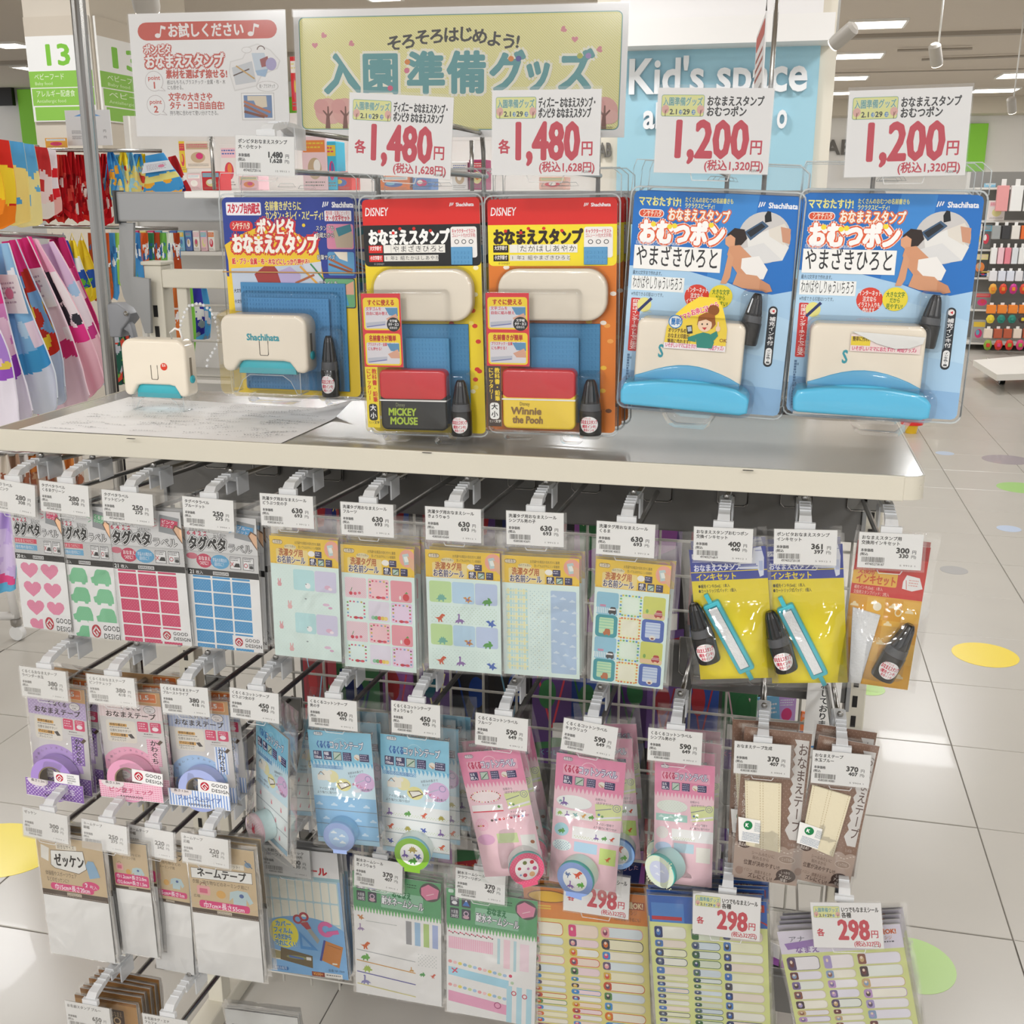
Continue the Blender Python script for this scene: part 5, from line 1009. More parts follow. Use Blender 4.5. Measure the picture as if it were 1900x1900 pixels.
def art_labels(A, kind):
    """sheet of small name labels in three columns"""
    H = A.A; rn = random.Random({'orange': 1, 'blue': 2, 'lilac': 3}[kind])
    A.R(0, 0, 100, H, 'e2d987' if kind == 'orange' else 'd5dc92'); hd = {'orange': ('d8823a', 24), 'blue': ('2f62b4', 22), 'lilac': ('dcd6e4', 22)}[kind]; A.R(0, 0, 100, hd[1], hd[0])
    if kind == 'orange':
        A.E(20, 7, 17, 5, '8a4a20'); A.E(20, 7, 16, 4.2, 'e8b83c'); A.R(2, 13, 60, 24, 'e08a3c'); A.hstripes(0, 14, 22, 18, 2, 'e8c84a', .5); A.R(74, 6, 98, 12, 'a84a20'); A.T(75, 5.6, 6, '食洗機OK!', 'f3dcae', bold=.03, fit=22, out='8a3418', ow=.05); A.T(78, 12.4, 4, '電子レンジ', '7a3018', fit=14); A.T(72, 18, 3.4, '（お弁当箱 お手紙にも）', '5a2c18', fit=24)
    elif kind == 'blue':
        A.R(2, 6, 30, 22, '4a82c8'); A.E(50, 10, 10, 4.5, 'e4e6ee'); A.T(43, 7, 4.4, 'りんご', 'c8384a', fit=12, bold=.02); A.R(72, 3, 98, 9, 'b83a30'); A.T(73, 2.6, 6, '食洗機OK!', 'f3dcae', bold=.03, fit=23, out='8a3418', ow=.05); A.T(76, 10, 4.4, '電子レンジ', 'e8c07a', fit=16); A.RG(86, 24, 18, 16, 'b83238', 190, 330, 14, .5); A.R(2, 17, 28, 20, 'b8323a')
    else:
        A.T(8, 5, 6, 'アナ', '5a5a66', fit=14); A.P([(4, 12), (30, 9), (32, 15), (6, 18)], '9a7ab8'); A.T(12, 15, 7, 'なまえ', '8a6aa8', bold=.03, fit=20); A.T(72, 3, 6, '食洗機OK!', 'c8502c', bold=.04, fit=24, out='ecd9b0', ow=.06); A.T(76, 9.6, 4.4, '電子レンジ', 'c8802c', fit=16); A.fuzz(74, 15, 94, 17, 2, '5a5a66')
    cols = [(3, 31), (35, 60), (62, 96)] if kind != 'lilac' else [(3, 30), (33, 58), (61, 96)]
    pal = {'orange': ['d8702c', '3a3a44', 'c8502c', 'd84a3c', '3c8ac8', 'd8447c', '5a8a4a', '8a3a5a', '5a4a6a', '4a90d0', 'e8a0a0', 'd8b03c'],
           'blue': ['2a3a6a', '3a5a4a', '3a3a3c', '4a78b8', 'a83a30', '3c6a3c', '4a4a5a', '2f62b4', '5a6a7a', '34504a'],
           'lilac': ['5a4a6a', '8a5a4a', 'b894c4', '6a3a3a', '4a3a3a', 'a89ac8', '7a6a9a', 'c8a878', '88a0c0']}[kind]
    bg = {'orange': ['efe9d8', 'f0dccc', 'dce6ea', 'f0d8dc', 'eee8c8', 'ecebe4'], 'blue': ['e8e8dc', 'd4dcc8', 'e8dcd0', 'ccd8e0', 'e6e6c8', 'd8e0dc'], 'lilac': ['ece9ec', 'f0eaea', 'e9e6f0', 'eeeadc', 'e8ece4']}[kind]
    for ci, (a, b) in enumerate(cols):
        y = hd[1]+3; k = 0
        while y < H-4:
            h = (11.5 if k == 0 else (7.6 if k < 5 else 5.2)) if ci < 2 else (9.6 if k < 2 else 8.2)
            if kind == 'lilac': h *= 1.25
            c = pal[(k*3+ci*5+k//3) % len(pal)]; w_ = b-a; bgc = bg[(k*2+ci) % len(bg)]
            r = min(h*.42, 3.4); A.R(a, y, b, y+h-1, c if rn.random() < .35 else 'cfc6b0', r=r, n=3); A.R(a+.5, y+.5, b-.5, y+h-1.5, bgc, r=r-.3, n=3)
            pw = w_*(.27 if ci < 2 else .2); A.R(a+.6, y+.6, a+pw, y+h-1.6, c, r=min(1.2, r), n=2)
            c2 = pal[(k*5+ci*2+3) % len(pal)]; A.E(a+pw*.52, y+h*.46, pw*.28, h*.26, c2, 8); A.E(a+pw*.5, y+h*.34, pw*.16, h*.13, 'e8d4c0' if kind != 'blue' else 'c9ccd0', 6)
            y += h; k += 1
# ================================================================== hanging packs
def film(x0, x1, z0, z1, t, parent, seed=0, name='clear_bag', m=None, yo=0):
    rn = random.Random(seed); nx, nz = 8, 12; vs = []; fs = []
    ph = [rn.uniform(0, 6) for _ in range(4)]
    for side in (0, 1):
        for j in range(nz+1):
            for i in range(nx+1):
                u, v = i/nx, j/nz; e = (1-abs(2*u-1)**3)*min(1, v*10+.3)*max(.1, min(1, (.62-v)*4))
                y = -(t*e+.0006+e*.0011*math.sin(u*9+ph[0]+v*3)*math.sin(v*11+ph[1])) if side == 0 else .0012+.0015*e
                vs.append((x0+(x1-x0)*u+.0008*math.sin(v*9+ph[2])*(1 if i in (0, nx) else 0), y+yo, z0+(z1-z0)*v+.0006*math.sin(u*7+ph[3])))
    n = (nx+1)*(nz+1)
    for s in (0, 1):
        for j in range(nz):
            for i in range(nx):
                a = s*n+j*(nx+1)+i; f = (a, a+1, a+nx+2, a+nx+1); fs.append(f if s == 0 else f[::-1])
    return opy(name, vs, fs, m or BAG, parent, True)
CARD = mat('card_white', 'e6e5e2', .6)
ORD = ['second', 'third', 'fourth', 'fifth', 'sixth']
def pack(q, A, art, label, what, Y, cat='label pack', name='hanging_pack', bag=(.004, .004, .03, .004), t=.004, behind=0, dy=.008, yaw=0, extras=None, cardm=None, parts=None, group=None, jit=1, dx=0):
    b, W, H, roll = fit(q, Y, yaw)
    r = root(name, b, label, cat, group, (0, -roll, yaw))
    box('card', -W/2, W/2, 0, .0009, 0, H, cardm or CARD, r)
    a = Art(W, H, A); art(a); a.done('printing', r)
    r['A'] = A
    Mi = (Matrix.Translation(b) @ Matrix.Rotation(yaw, 4, 'Z') @ Matrix.Rotation(-roll, 4, 'Y')).inverted()
    def loc(px, py, dep=0):
        p = Mi @ atY(px, py, Y); return (p.x, p.z)
    if extras: extras(r, W, H, loc)
    l, rr, tp, bt = bag
    sd = int(q[0][0])
    film(-W/2-l, W/2+rr, -bt, H+tp, t, r, sd)
    rn = random.Random(sd)
    for k in range(behind):
        c = copytree(r); c.location = (b.x+rn.uniform(-.002, .002)*jit+dx*(k+1), b.y+dy*(k+1)+.002, b.z+rn.uniform(-.0015, .0015)*jit); c.rotation_euler = (0, -roll+rn.uniform(-.02, .02)*jit, yaw+rn.uniform(-.015, .015)*jit)
        c['label'] = '%s %s hanging behind the front one' % (ORD[k], what)
        if group is None: c['group'] = what+' on one hook'; r['group'] = what+' on one hook'
    if 'A' in r: del r['A']
    return r
def sticker(r, cx, cz, w, rot=0, award=False, y=-.0022):
    h = w*.42; M = Matrix.Translation((cx, y, cz)) @ Matrix.Rotation(-rot, 4, 'Y')
    o = box('sticker', -w/2, w/2, 0, .0005, -h/2, h/2, CARD, r); o.matrix_local = M
    a = Art(w, h, 42); GD(a, 0, 0, 100, 0, award); p = a.done('sticker_print', o, y=-.00005); p.location = (0, 0, -h/2)
TY = TG
# --- row 1: label packs on header cards
P_ = lambda *a: Q(*a)
pack(P_(20, 930, 118, 936, 131, 1171, 47, 1165), 172, lambda a: art_peta(a, 'heart'), 'pack of pink heart labels under a grey header card', 'pink heart label pack', TY['a1']+0.012, t=.002, bag=(.003, .003, .02, .003), behind=1, extras=None)
pack(P_(108, 936, 208, 942, 224, 1184, 127, 1181), 172, lambda a: art_peta(a, 'car'), 'pack of green car shaped labels under a grey header card', 'green car label pack', TY['a2']+0.012, t=.002, bag=(.003, .003, .02, .003), behind=1)
pack(P_(203, 944, 342, 950, 355, 1196, 225, 1190), 172, lambda a: art_peta(a, 'pink'), 'pack of dark pink dotted rectangle labels under a grey header card', 'pink dot label pack', TY['a3']+0.01, t=.002, bag=(.003, .003, .02, .003), behind=2)
pack(P_(347, 955, 488, 962, 485, 1208, 362, 1202), 172, lambda a: art_peta(a, 'blue'), 'pack of blue dotted rectangle labels under a grey header card', 'blue dot label pack', TY['a4']+0.013, t=.002, bag=(.003, .003, .02, .003), behind=3, dy=.012)
def wash(kind, q, label, what, n=3, dy=.009):
    def ex(r, W, H, loc):
        pass
    pack(q, 170, lambda a: art_wash(a, kind), label, what, TY[{'animal': 'a5', 'fruit': 'a6', 'dino': 'a7', 'check': 'a8', 'cars': 'a9'}[kind]]+.012, bag=(.005, .006, .024, .003), t=.002, behind=n, dy=dy, cat='sticker pack', name='sticker_sheet_pack')
wash('animal', P_(503, 995, 630, 1002, 634, 1228, 511, 1215), 'pale mint sticker sheet pack with small animals and yellow header', 'pale animal sticker pack', 3)
wash('fruit', P_(637, 1012, 774, 1017.6, 772.6, 1248, 641, 1236.5), 'sticker sheet pack with fruit frames in pink and a yellow header', 'fruit sticker pack', 5)
wash('dino', P_(792, 1020.5, 932, 1026, 930, 1250.7, 797, 1241), 'sticker sheet pack with small dinosaurs and a yellow header', 'dinosaur sticker pack', 3)
wash('check', P_(937.6, 1031, 1081, 1036, 1076, 1258, 935, 1252), 'sticker sheet pack with pale checks, dots and clouds, yellow header', 'pale checked sticker pack', 3)
wash('cars', P_(1098.5, 1034.7, 1236, 1050, 1230, 1283, 1095, 1259), 'sticker sheet pack with cars in teal and blue squares, yellow header', 'car sticker pack', 2)
# --- ink refill packs
def bottle(r, x, z, L, ang, y=-.012, wd=.0105, lab=True, sub=True):
    """small black ink bottle: base, clear collar, tall fluted cap; axis from base (x, z) along ang (0 = up), length L"""
    M = Matrix.Translation((x, y, z)) @ Matrix.Rotation(ang, 4, 'Y')
    b = lathe('ink_bottle', [(.001, 0), (wd*.94, .0005), (wd, .003), (wd, L*.44), (wd*.8, L*.48), (wd*.7, L*.5)], BLACKP, r, 20, M)
    lathe('collar', [(wd*.93, L*.44), (wd*.95, L*.445), (wd*.88, L*.58), (wd*.6, L*.6)], mat('smoke_collar', '57585b', .25, alpha=.85), b, 20, M)
    bm = bmesh.new(); rings = []
    for h, rr in ((.57, .82), (.62, .82), (.9, .55), (.97, .42), (1.0, .3)):
        rings.append([bm.verts.new((wd*rr*(1 if k % 2 else .93)*math.cos(math.pi*k/14), wd*rr*(1 if k % 2 else .93)*math.sin(math.pi*k/14), L*h)) for k in range(28)])
    for p, q in zip(rings, rings[1:]):
        for k in range(28): bm.faces.new((p[k], p[(k+1) % 28], q[(k+1) % 28], q[k]))
    bm.faces.new(rings[-1]); bm.transform(M); bmesh.ops.recalc_face_normals(bm, faces=bm.faces[:]); obm('cap', bm, BLACKP, b)
    if lab:
        w = wd*1.75; h = L*.3; a = Art(w, h, 62); a.many([[(50+49*math.cos(t0), 31-30*math.sin(t0)), (50+49*math.cos(t1), 31-30*math.sin(t1)), (50+49*math.cos(t1), 31+30*math.sin(t1)), (50+49*math.cos(t0), 31+30*math.sin(t0))] for t0, t1 in ((math.pi*k/18, math.pi*(k+1)/18) for k in range(18))], 'efeeee'); a.T(14, 3, 11, 'シヤチハタ', 'c8304a', fit=46); a.T(6, 13, 17, 'おなまえスタンプ', 'c8304a', bold=.04, fit=88); a.T(12, 31, 14, '(補充インキ)', 'c8304a', bold=.04, fit=76); a.T(22, 46, 11, '専用インキ', 'c8304a', bold=.02, fit=56)
        o = a.done('bottle_label', b)
        me = o.data
        for v in me.vertices:
            th = v.co.x/wd*.98; v.co = Vector(((wd+.0002-v.co.y)*math.sin(th), -(wd+.0002-v.co.y)*math.cos(th), v.co.z+L*.07))
        me.transform(M)
    return b
def cartridge(r, loc, p0, p1, wpx):
    """teal frame with a long white pad, from pixel p0 (top) to p1 (bottom)"""
    a = loc(*p0); b = loc(*p1); L = math.hypot(b[0]-a[0], b[1]-a[1]); ang = math.atan2(a[0]-b[0], a[1]-b[1]); w = wpx
    M = Matrix.Translation((b[0], 0, b[1])) @ Matrix.Rotation(ang, 4, 'Y')
    c = extr('cartridge', rrect(-w/2, L*.1, w/2, L*.9, w*.12, 3), -.001, -.008, TEAL, r, .0012, M=M)
    bm = bmesh.new(); addbox(bm, -w*.12, w*.12, -.0065, -.002, 0, L*.12); addbox(bm, -w*.12, w*.12, -.0065, -.002, L*.88, L); bm.transform(M); obm('cartridge_tab', bm, TEAL, c)['kind'] = 'stuff'
    box('pad_well', -w*.29, w*.29, -.0083, -.0078, L*.14, L*.86, mat('pad_well', '2a6f7a', .6), c, M=M); box('ink_pad', -w*.27, w*.25, -.0088, -.0080, L*.15, L*.845, mat('felt_white', 'e3e5e6', .95, bump=.3, bscale=400), c, M=M)
def ink_ex(bq, cq, bz, w=.0105):
    def ex(r, W, H, loc):
        a, b = loc(*bq[0]), loc(*bq[1]); L = math.hypot(a[0]-b[0], a[1]-b[1]); bottle(r, b[0], b[1], L, math.atan2(a[0]-b[0], a[1]-b[1]), -.011, bz)
        if cq: cartridge(r, loc, cq[0], cq[1], .0195)
    return ex
pack(P_(1269, 1018, 1412, 1016, 1437.6, 1259, 1300, 1259), 168, lambda a: art_ink(a, 'blue'), 'yellow and navy ink refill pack with black bottle and teal cartridge, left one', 'yellow ink refill pack', TY['a10']+0.014, cat='ink pack', name='ink_refill_pack', bag=(.012, .003, .012, .006), t=.028, behind=1, dy=.03, extras=ink_ex(((1288, 1113), (1318, 1220)), ((1310, 1100), (1395, 1257)), .0135))
pack(P_(1413, 1012, 1555, 1012, 1574, 1267, 1431.6, 1267), 168, lambda a: art_ink(a, 'blue'), 'yellow and navy ink refill pack whose bottle lies half behind the cartridge', 'yellow ink refill pack beside it', TY['a11']+0.014, cat='ink pack', name='ink_refill_pack', bag=(.006, .003, .012, .006), t=.028, behind=1, dy=.03, extras=ink_ex(((1428, 1128), (1460, 1236)), ((1447, 1105), (1530, 1268)), .0135))
def redex(r, W, H, loc):
    ink_ex(((1688, 1152), (1634, 1250)), None, .0135)(r, W, H, loc)
    pts = [loc(*p) for p in ((1582, 1125), (1633, 1140), (1596, 1266), (1574, 1264))]
    extr('spare_pad', pts[::-1], -.001, -.004, mat('felt_white', 'e3e5e6'), r, .0006)
pack(P_(1560, 992, 1716, 1022, 1672, 1281, 1566, 1262), 168, lambda a: art_ink(a, 'red'), 'red and orange ink refill pack with white pad and tilted bottle', 'red ink refill pack', TY['a12']+0.016, cat='ink pack', name='ink_refill_pack', bag=(.004, .009, .01, .004), t=.028, behind=1, dy=.02, extras=redex)
# --- row 2: round name tapes in bags
def roll_flat(cpx, rpx, c, c2=None):
    def ex(r, W, H, loc):
        x, z = loc(*cpx); R = plen(rpx, *cpx, .03); n = 40; m = mat('tape_'+c, c, .5)
        tr = root('tape_roll', (x, -.002, z)); tr.parent = r
        def ringpart(nm, r0, r1, ya, yb, mm):
            bm = bmesh.new(); o = []; 
            for k in range(n):
                a = 2*math.pi*k/n; o.append([bm.verts.new((rr*math.cos(a), yy, rr*math.sin(a))) for rr, yy in ((r1, yb), (r0, yb), (r0, ya), (r1, ya))])
            for k in range(n):
                p, q = o[k], o[(k+1) % n]
                for s in range(4): bm.faces.new((p[s], q[s], q[(s+1) % 4], p[(s+1) % 4]))
            bmesh.ops.recalc_face_normals(bm, faces=bm.faces[:]); ob = obm(nm, bm, mm, tr, True); ob.data.set_sharp_from_angle(angle=.7)
        ringpart('tape', R*.62, R, -.004, .014-.018, m) if 0 else ringpart('tape', R*.64, R, -.001, -.016, m)
        ringpart('core', R*.58, R*.64, -.0012, -.0158, mat('tape_core', '8a7a62', .7))
    return ex
def rt(kind, q, label, what, cpx, c, gd, n=2, award=False):
    y = TY[{'lav': 'b1', 'pink': 'b2', 'blue': 'b3'}[kind]]+.024
    def ex(r, W, H, loc):
        roll_flat(cpx, 41, c)(r, W, H, loc)
        fh = H*32/195; fl_ = box('front_flap', -W/2, W/2, -.0185, -.0178, -.001, fh, CARD, r); box('flap_fold', -W/2, W/2, -.0178, 0, -.0012, -.0004, CARD, fl_)
        fa = Art(W, fh, 32); cc = {'lav': '8f6cb4', 'pink': 'eab4c6', 'blue': '8aa8dc'}[kind]; fa.R(0, 0, 100, 32, cc)
        if kind == 'lav': fa.dots(0, 0, 100, 32, 6, 1, 'efe6f4', 7)
        elif kind == 'pink': fa.vstripes(0, 0, 100, 32, 4, 'e08fae', .5); fa.hstripes(0, 0, 100, 32, 4, 'f0c6d4', .5)
        else: fa.vstripes(0, 0, 100, 32, 4.6, 'edf0f6', .5)
        fa.E(22, 3, 18, 10, 'ded6d6'); fa.T(10, 0, 5.6, '長さ:1.2m', '4b3d44', fit=24, bold=.02); fa.T(14, 10, 11, {'lav': 'ラベンダー水玉', 'pink': 'ピンクチェック', 'blue': 'ブルーストライプ'}[kind], {'lav': 'e4d8ec', 'pink': 'c8607e', 'blue': '5a70ac'}[kind], bold=.02, fit=72); fa.T(32, 24, 6, 'KAWAGUCHI', '4b3d44', fit=36, bold=.02)
        fa.done('flap_print', fl_, y=-.0186)
        # printed lower flap in front of the roll
        aa = Art(W, H, 195)
        x, z = loc(*gd[:2]); sticker(r, x, z, plen(gd[2], *gd[:2], .0), gd[3], award, -.0192)
    pack(q, 195, lambda a: art_roundtape(a, kind), label, what, y, cat='tape pack', name='name_tape_pack', bag=(.004, .006, .006, .004), t=.018, behind=n, dy=.024, extras=ex)
rt('lav', P_(68, 1274, 173, 1278, 172, 1474, 66, 1464), 'lavender dotted name tape pack with round tape roll', 'lavender tape pack', (112, 1436), 'a98cd0', (140, 1432, 50, .02), 2, True)
rt('pink', P_(194, 1281, 312, 1286, 316, 1469, 204, 1470.5), 'pink checked name tape pack with round tape roll', 'pink check tape pack', (252, 1437), 'e3a0be', (288, 1430, 60, -.08), 2)
rt('blue', P_(322, 1296, 436, 1302, 440, 1484.4, 328.5, 1484.4), 'blue striped name tape pack with round tape roll', 'blue stripe tape pack', (383, 1455), 'a8b4e4', (409, 1448, 60, -.06), 1)
# --- cotton tapes with a roll sticking out
def roll_out(cpx, rpx, rim, face, side, motif, depth=.016, tilt=(0, 0), tail=None):
    """a wide tape roll whose round sticker faces the viewer; tilt = (yaw, pitch)"""
    def ex(r, W, H, loc):
        x, z = loc(*cpx); R = plen(rpx, *cpx, .01)
        tr = root('tape_roll', (x, -.001, z), rot=(0, 0, 0)); tr.parent = r; tr.rotation_euler = (tilt[1], 0, tilt[0])
        sd_ = lathe('tape_side', [(R*.96, 0), (R*.97, .0005), (R*.97, depth*.8), (R*.9, depth*.82)], mat('tapeside_'+side, side, .45), tr, 36, axis='y')
        lathe('rim', [(R*.96, depth*.78), (R, depth*.8), (R, depth), (R*.97, depth+.0006)], mat('rim_'+rim, rim, .4), tr, 36, axis='y')
        a = Art(2*R, 2*R, 100); a.E(50, 50, 49, 49, face, 40)
        if tail: a.raw([(28, 88), (72, 88), (72, 104), (28, 104)], [(0, 1, 2, 3)], face, clip=False)
        if motif == 'cloud': a.E(50, 50, 32, 32, 'a9c8ea', 30); [DINO(a, 'cloud', 50+x_, 50+y_, 20, 'e0ecf4') for x_, y_ in ((-14, -14), (12, -4), (-8, 8), (12, 18))]
        elif motif == 'dinos': a.E(50, 50, 33, 33, 'eef0ee', 30); DINO(a, 'stego', 52, 34, 28, 'a8984a'); DINO(a, 'long', 32, 50, 22, '6f54a4'); DINO(a, 'ptero', 67, 54, 24, '4a58a8'); DINO(a, 'horn', 52, 68, 26, '4fa03c')
        elif motif == 'dinos2': a.E(50, 50, 33, 33, 'eef0ee', 30); DINO(a, 'rex', 55, 34, 28, 'd84a24'); DINO(a, 'long', 40, 67, 22, '8a66b0'); DINO(a, 'horn', 66, 60, 22, '5cae3c'); a.L([(30, 50), (30, 40)], 2, '4a6aa0'); [a.L([(30, 40), (30+8*math.cos(t_), 38+6*math.sin(t_))], 2.4, '4a6aa0') for t_ in (0, 1.2, 2.2, 3.1, 4.0, 5.4)]
        elif motif == 'fruit': a.dots(4, 4, 96, 96, 9, .9, 'f0b0c4', 5); a.E(50, 50, 33, 33, 'efeaea', 30); [a.E(50+x_, 50+y_, s_, s_, c_, 12) for x_, y_, s_, c_ in ((-2, -20, 6, '6a7a3a'), (18, -18, 6, 'c82a40'), (-20, -6, 5, 'b83040'), (4, 0, 4, 'c080a8'), (22, 2, 6, 'c8548a'), (-8, 17, 6, 'c83050'), (12, 18, 8, 'e0b080'), (-20, 14, 3, '7a9cc8'))]
        elif motif == 'animal': a.dots(8, 8, 92, 92, 10, 2, 'eab4be', 6); DINO(a, 'rabbit', 50, 45, 34, 'd83a54'); 
        elif motif == 'pale': a.dots(4, 4, 96, 96, 9, 2, 'e8ecc4', 6); a.E(50, 50, 33, 33, 'c9d0e8', 30); [DINO(a, 'cloud', 50+x_, 50+y_, 16, 'e2e8f2') for x_, y_ in ((-12, -10), (10, -2), (-6, 12))]
        o = a.done('roll_sticker', tr, y=-depth-.0008); o.location.z = -R
        if not tail:
            pass
    return ex
B = (.007, .009, .03, .006)
pack(P_(463, 1330, 548, 1345, 546, 1577, 462, 1545), 180, lambda a: art_cotton(a, 'animal'), 'animal cotton tape pack twisted sideways on its hook', 'twisted animal cotton tape pack', TY['b4']+0.03, cat='tape pack', name='cotton_tape_pack', bag=(.006, .02, .05, .008), t=.028, behind=0, yaw=-.6, extras=roll_out((498, 1528), 29, 'e9c9d0', 'f0dade', 'cfe6e6', 'animal', .022))
pack(P_(541, 1318, 580, 1340, 575, 1520, 541, 1505), 180, lambda a: art_cotton(a, 'animal'), 'second animal cotton tape pack, half hidden behind the twisted one', 'half hidden animal cotton tape pack', .09, cat='tape pack', name='cotton_tape_pack', bag=(.004, .01, .04, .006), t=.006, behind=0, yaw=.5)
pack(P_(583, 1356, 700.5, 1361.5, 704, 1566, 592, 1565), 180, lambda a: art_cotton(a, 'cloud'), 'light blue cotton tape pack with cloud printed roll', 'cloud cotton tape pack', TY['b5']+0.014, cat='tape pack', name='cotton_tape_pack', bag=B, t=.028, behind=2, dy=.03, extras=roll_out((639, 1539), 30, '8fb6e2', '9fb4e4', '8fc4e6', 'cloud', .018, tail=1))
pack(P_(723, 1369, 847, 1373, 836, 1593, 709, 1579), 180, lambda a: art_cotton(a, 'dino'), 'light blue cotton tape pack with green rimmed dinosaur roll', 'dinosaur cotton tape pack', TY['b6']+0.014, cat='tape pack', name='cotton_tape_pack', bag=B, t=.028, behind=2, dy=.034, dx=.004, extras=roll_out((773, 1570), 34, '7cc0d0', '86bc3c', 'dfeeea', 'dinos', .018, tail=1))
# --- cotton labels (pink)
pack(P_(886.5, 1402, 999, 1383, 1010, 1612, 903, 1637), 205, lambda a: art_label(a, 'fruit'), 'tilted pink cotton label pack with red fruit printed roll', 'pink fruit label pack', TY['b7']+0.014, cat='label roll pack', name='cotton_label_pack', bag=(.008, .008, .03, .006), t=.032, behind=2, dy=.03, extras=roll_out((974, 1596), 33, '5fb8b4', 'd85a7c', 'e8ecec', 'fruit', .02, tilt=(.35, 0), tail=1))
pack(P_(1033, 1397, 1158, 1414, 1144, 1658, 1016.6, 1632), 205, lambda a: art_label(a, 'dino'), 'tilted pink cotton label pack with blue rimmed dinosaur roll', 'pink dinosaur label pack', TY['b8']+0.012, cat='label roll pack', name='cotton_label_pack', bag=(.007, .007, .034, .006), t=.032, behind=0, extras=roll_out((1079, 1614), 36, '2fa8a0', '8aa4dc', 'cfe6d8', 'dinos2', .022, tilt=(-.2, 0), tail=1))
pack(P_(1072, 1368, 1174, 1372, 1191, 1592, 1084, 1592), 205, lambda a: art_label(a, 'dino'), 'second pink dinosaur label pack showing behind the front one', 'pink dinosaur label pack behind', .07, cat='label roll pack', name='cotton_label_pack', bag=(.007, .007, .03, .006), t=.028, behind=1, dy=.04, extras=roll_out((1150, 1570), 33, '3f6ab4', '8fb4e4', 'dfe8e8', 'dinos2', .018))
pack(P_(1201, 1408, 1317, 1424, 1318, 1649, 1215, 1634), 205, lambda a: art_label(a, 'pale'), 'pink cotton label pack with pale mint roll', 'pale pink label pack', TY['b9']+0.014, cat='label roll pack', name='cotton_label_pack', bag=(.008, .01, .034, .006), t=.032, behind=3, dy=.03, extras=roll_out((1246, 1599), 33, '58c0b8', 'dbe8d8', 'b9e2e0', 'pale', .026, tilt=(-.5, 0)))
# --- brown tape packs
def brown(q, label, what, rib, stk, Y, n, dx):
    def ex(r, W, H, loc):
        pts = [loc(*p) for p in rib]; o = extr('cloth_ribbon', pts[::-1], -.001, -.0035, mat('ribbon_beige', 'd8cfb4', .9, bump=.1, bscale=300), r, .0008)
        a = Art(W, H, 220); o2 = []
        U = lambda p: ((p[0]/W+.5)*100, (1-p[1]/H)*220)
        c = [U(p) for p in pts]
        for fr in (.06, .42, .5, .94):
            p0 = (c[0][0]+(c[1][0]-c[0][0])*fr, c[0][1]+(c[1][1]-c[0][1])*fr); p1 = (c[3][0]+(c[2][0]-c[3][0])*fr, c[3][1]+(c[2][1]-c[3][1])*fr)
            for k in range(26):
                t0, t1 = k/26, (k+.55)/26; o2.append([(p0[0]+(p1[0]-p0[0])*t0-.35, p0[1]+(p1[1]-p0[1])*t0), (p0[0]+(p1[0]-p0[0])*t0+.35, p0[1]+(p1[1]-p0[1])*t0), (p0[0]+(p1[0]-p0[0])*t1+.35, p0[1]+(p1[1]-p0[1])*t1), (p0[0]+(p1[0]-p0[0])*t1-.35, p0[1]+(p1[1]-p0[1])*t1)])
        a.many(o2, 'a8946c'); a.done('stitching', o, y=-.0036)
        s = [loc(*p) for p in stk]; so = extr('sticker', s[::-1], -.0042, -.0046, CARD, r)
        w = math.hypot(s[1][0]-s[0][0], s[1][1]-s[0][1]); h = math.hypot(s[3][0]-s[0][0], s[3][1]-s[0][1]); an = math.atan2(s[1][1]-s[0][1], s[1][0]-s[0][0])
        a = Art(w, h, 105); a.E(32, 30, 20, 20, '1f7a48', 20); a.T(20, 18, 22, 'K', 'f0f4f0', bold=.05); a.fuzz(62, 14, 92, 50, 4, '7a8a94'); a.fuzz(12, 62, 92, 98, 4.4, '6a7f9a')
        p = a.done('sticker_print', so, y=0); p.matrix_local = Matrix.Translation((s[3][0], -.0047, s[3][1])) @ Matrix.Rotation(-an, 4, 'Y') @ Matrix.Translation((w/2, 0, 0))
    pack(q, 220, lambda a: art_brown(a, 0), label, what, Y, cat='tape pack', name='cloth_tape_pack', bag=(.003, .003, .004, .003), t=.003, behind=n, dy=.02, extras=ex, dx=dx, jit=3)
brown(P_(1357, 1345, 1481, 1360, 1477, 1652, 1359, 1619), 'brown cloth name tape pack with beige ribbon, upright one', 'brown tape pack', ((1382, 1446), (1450, 1452), (1448, 1580), (1384, 1566)), ((1370, 1512), (1411, 1519), (1409, 1562), (1371, 1556)), TY['b10']+.012, 1, -.012)
brown(P_(1497, 1356, 1626, 1388, 1565, 1650.6, 1476, 1630), 'brown cloth name tape pack tilted to the right, with beige ribbon', 'tilted brown tape pack', ((1507, 1454), (1579, 1476), (1546, 1588), (1486, 1562)), ((1484, 1521), (1526, 1535), (1517, 1572), (1478, 1560)), TY['b11']+.012, 1, .012)
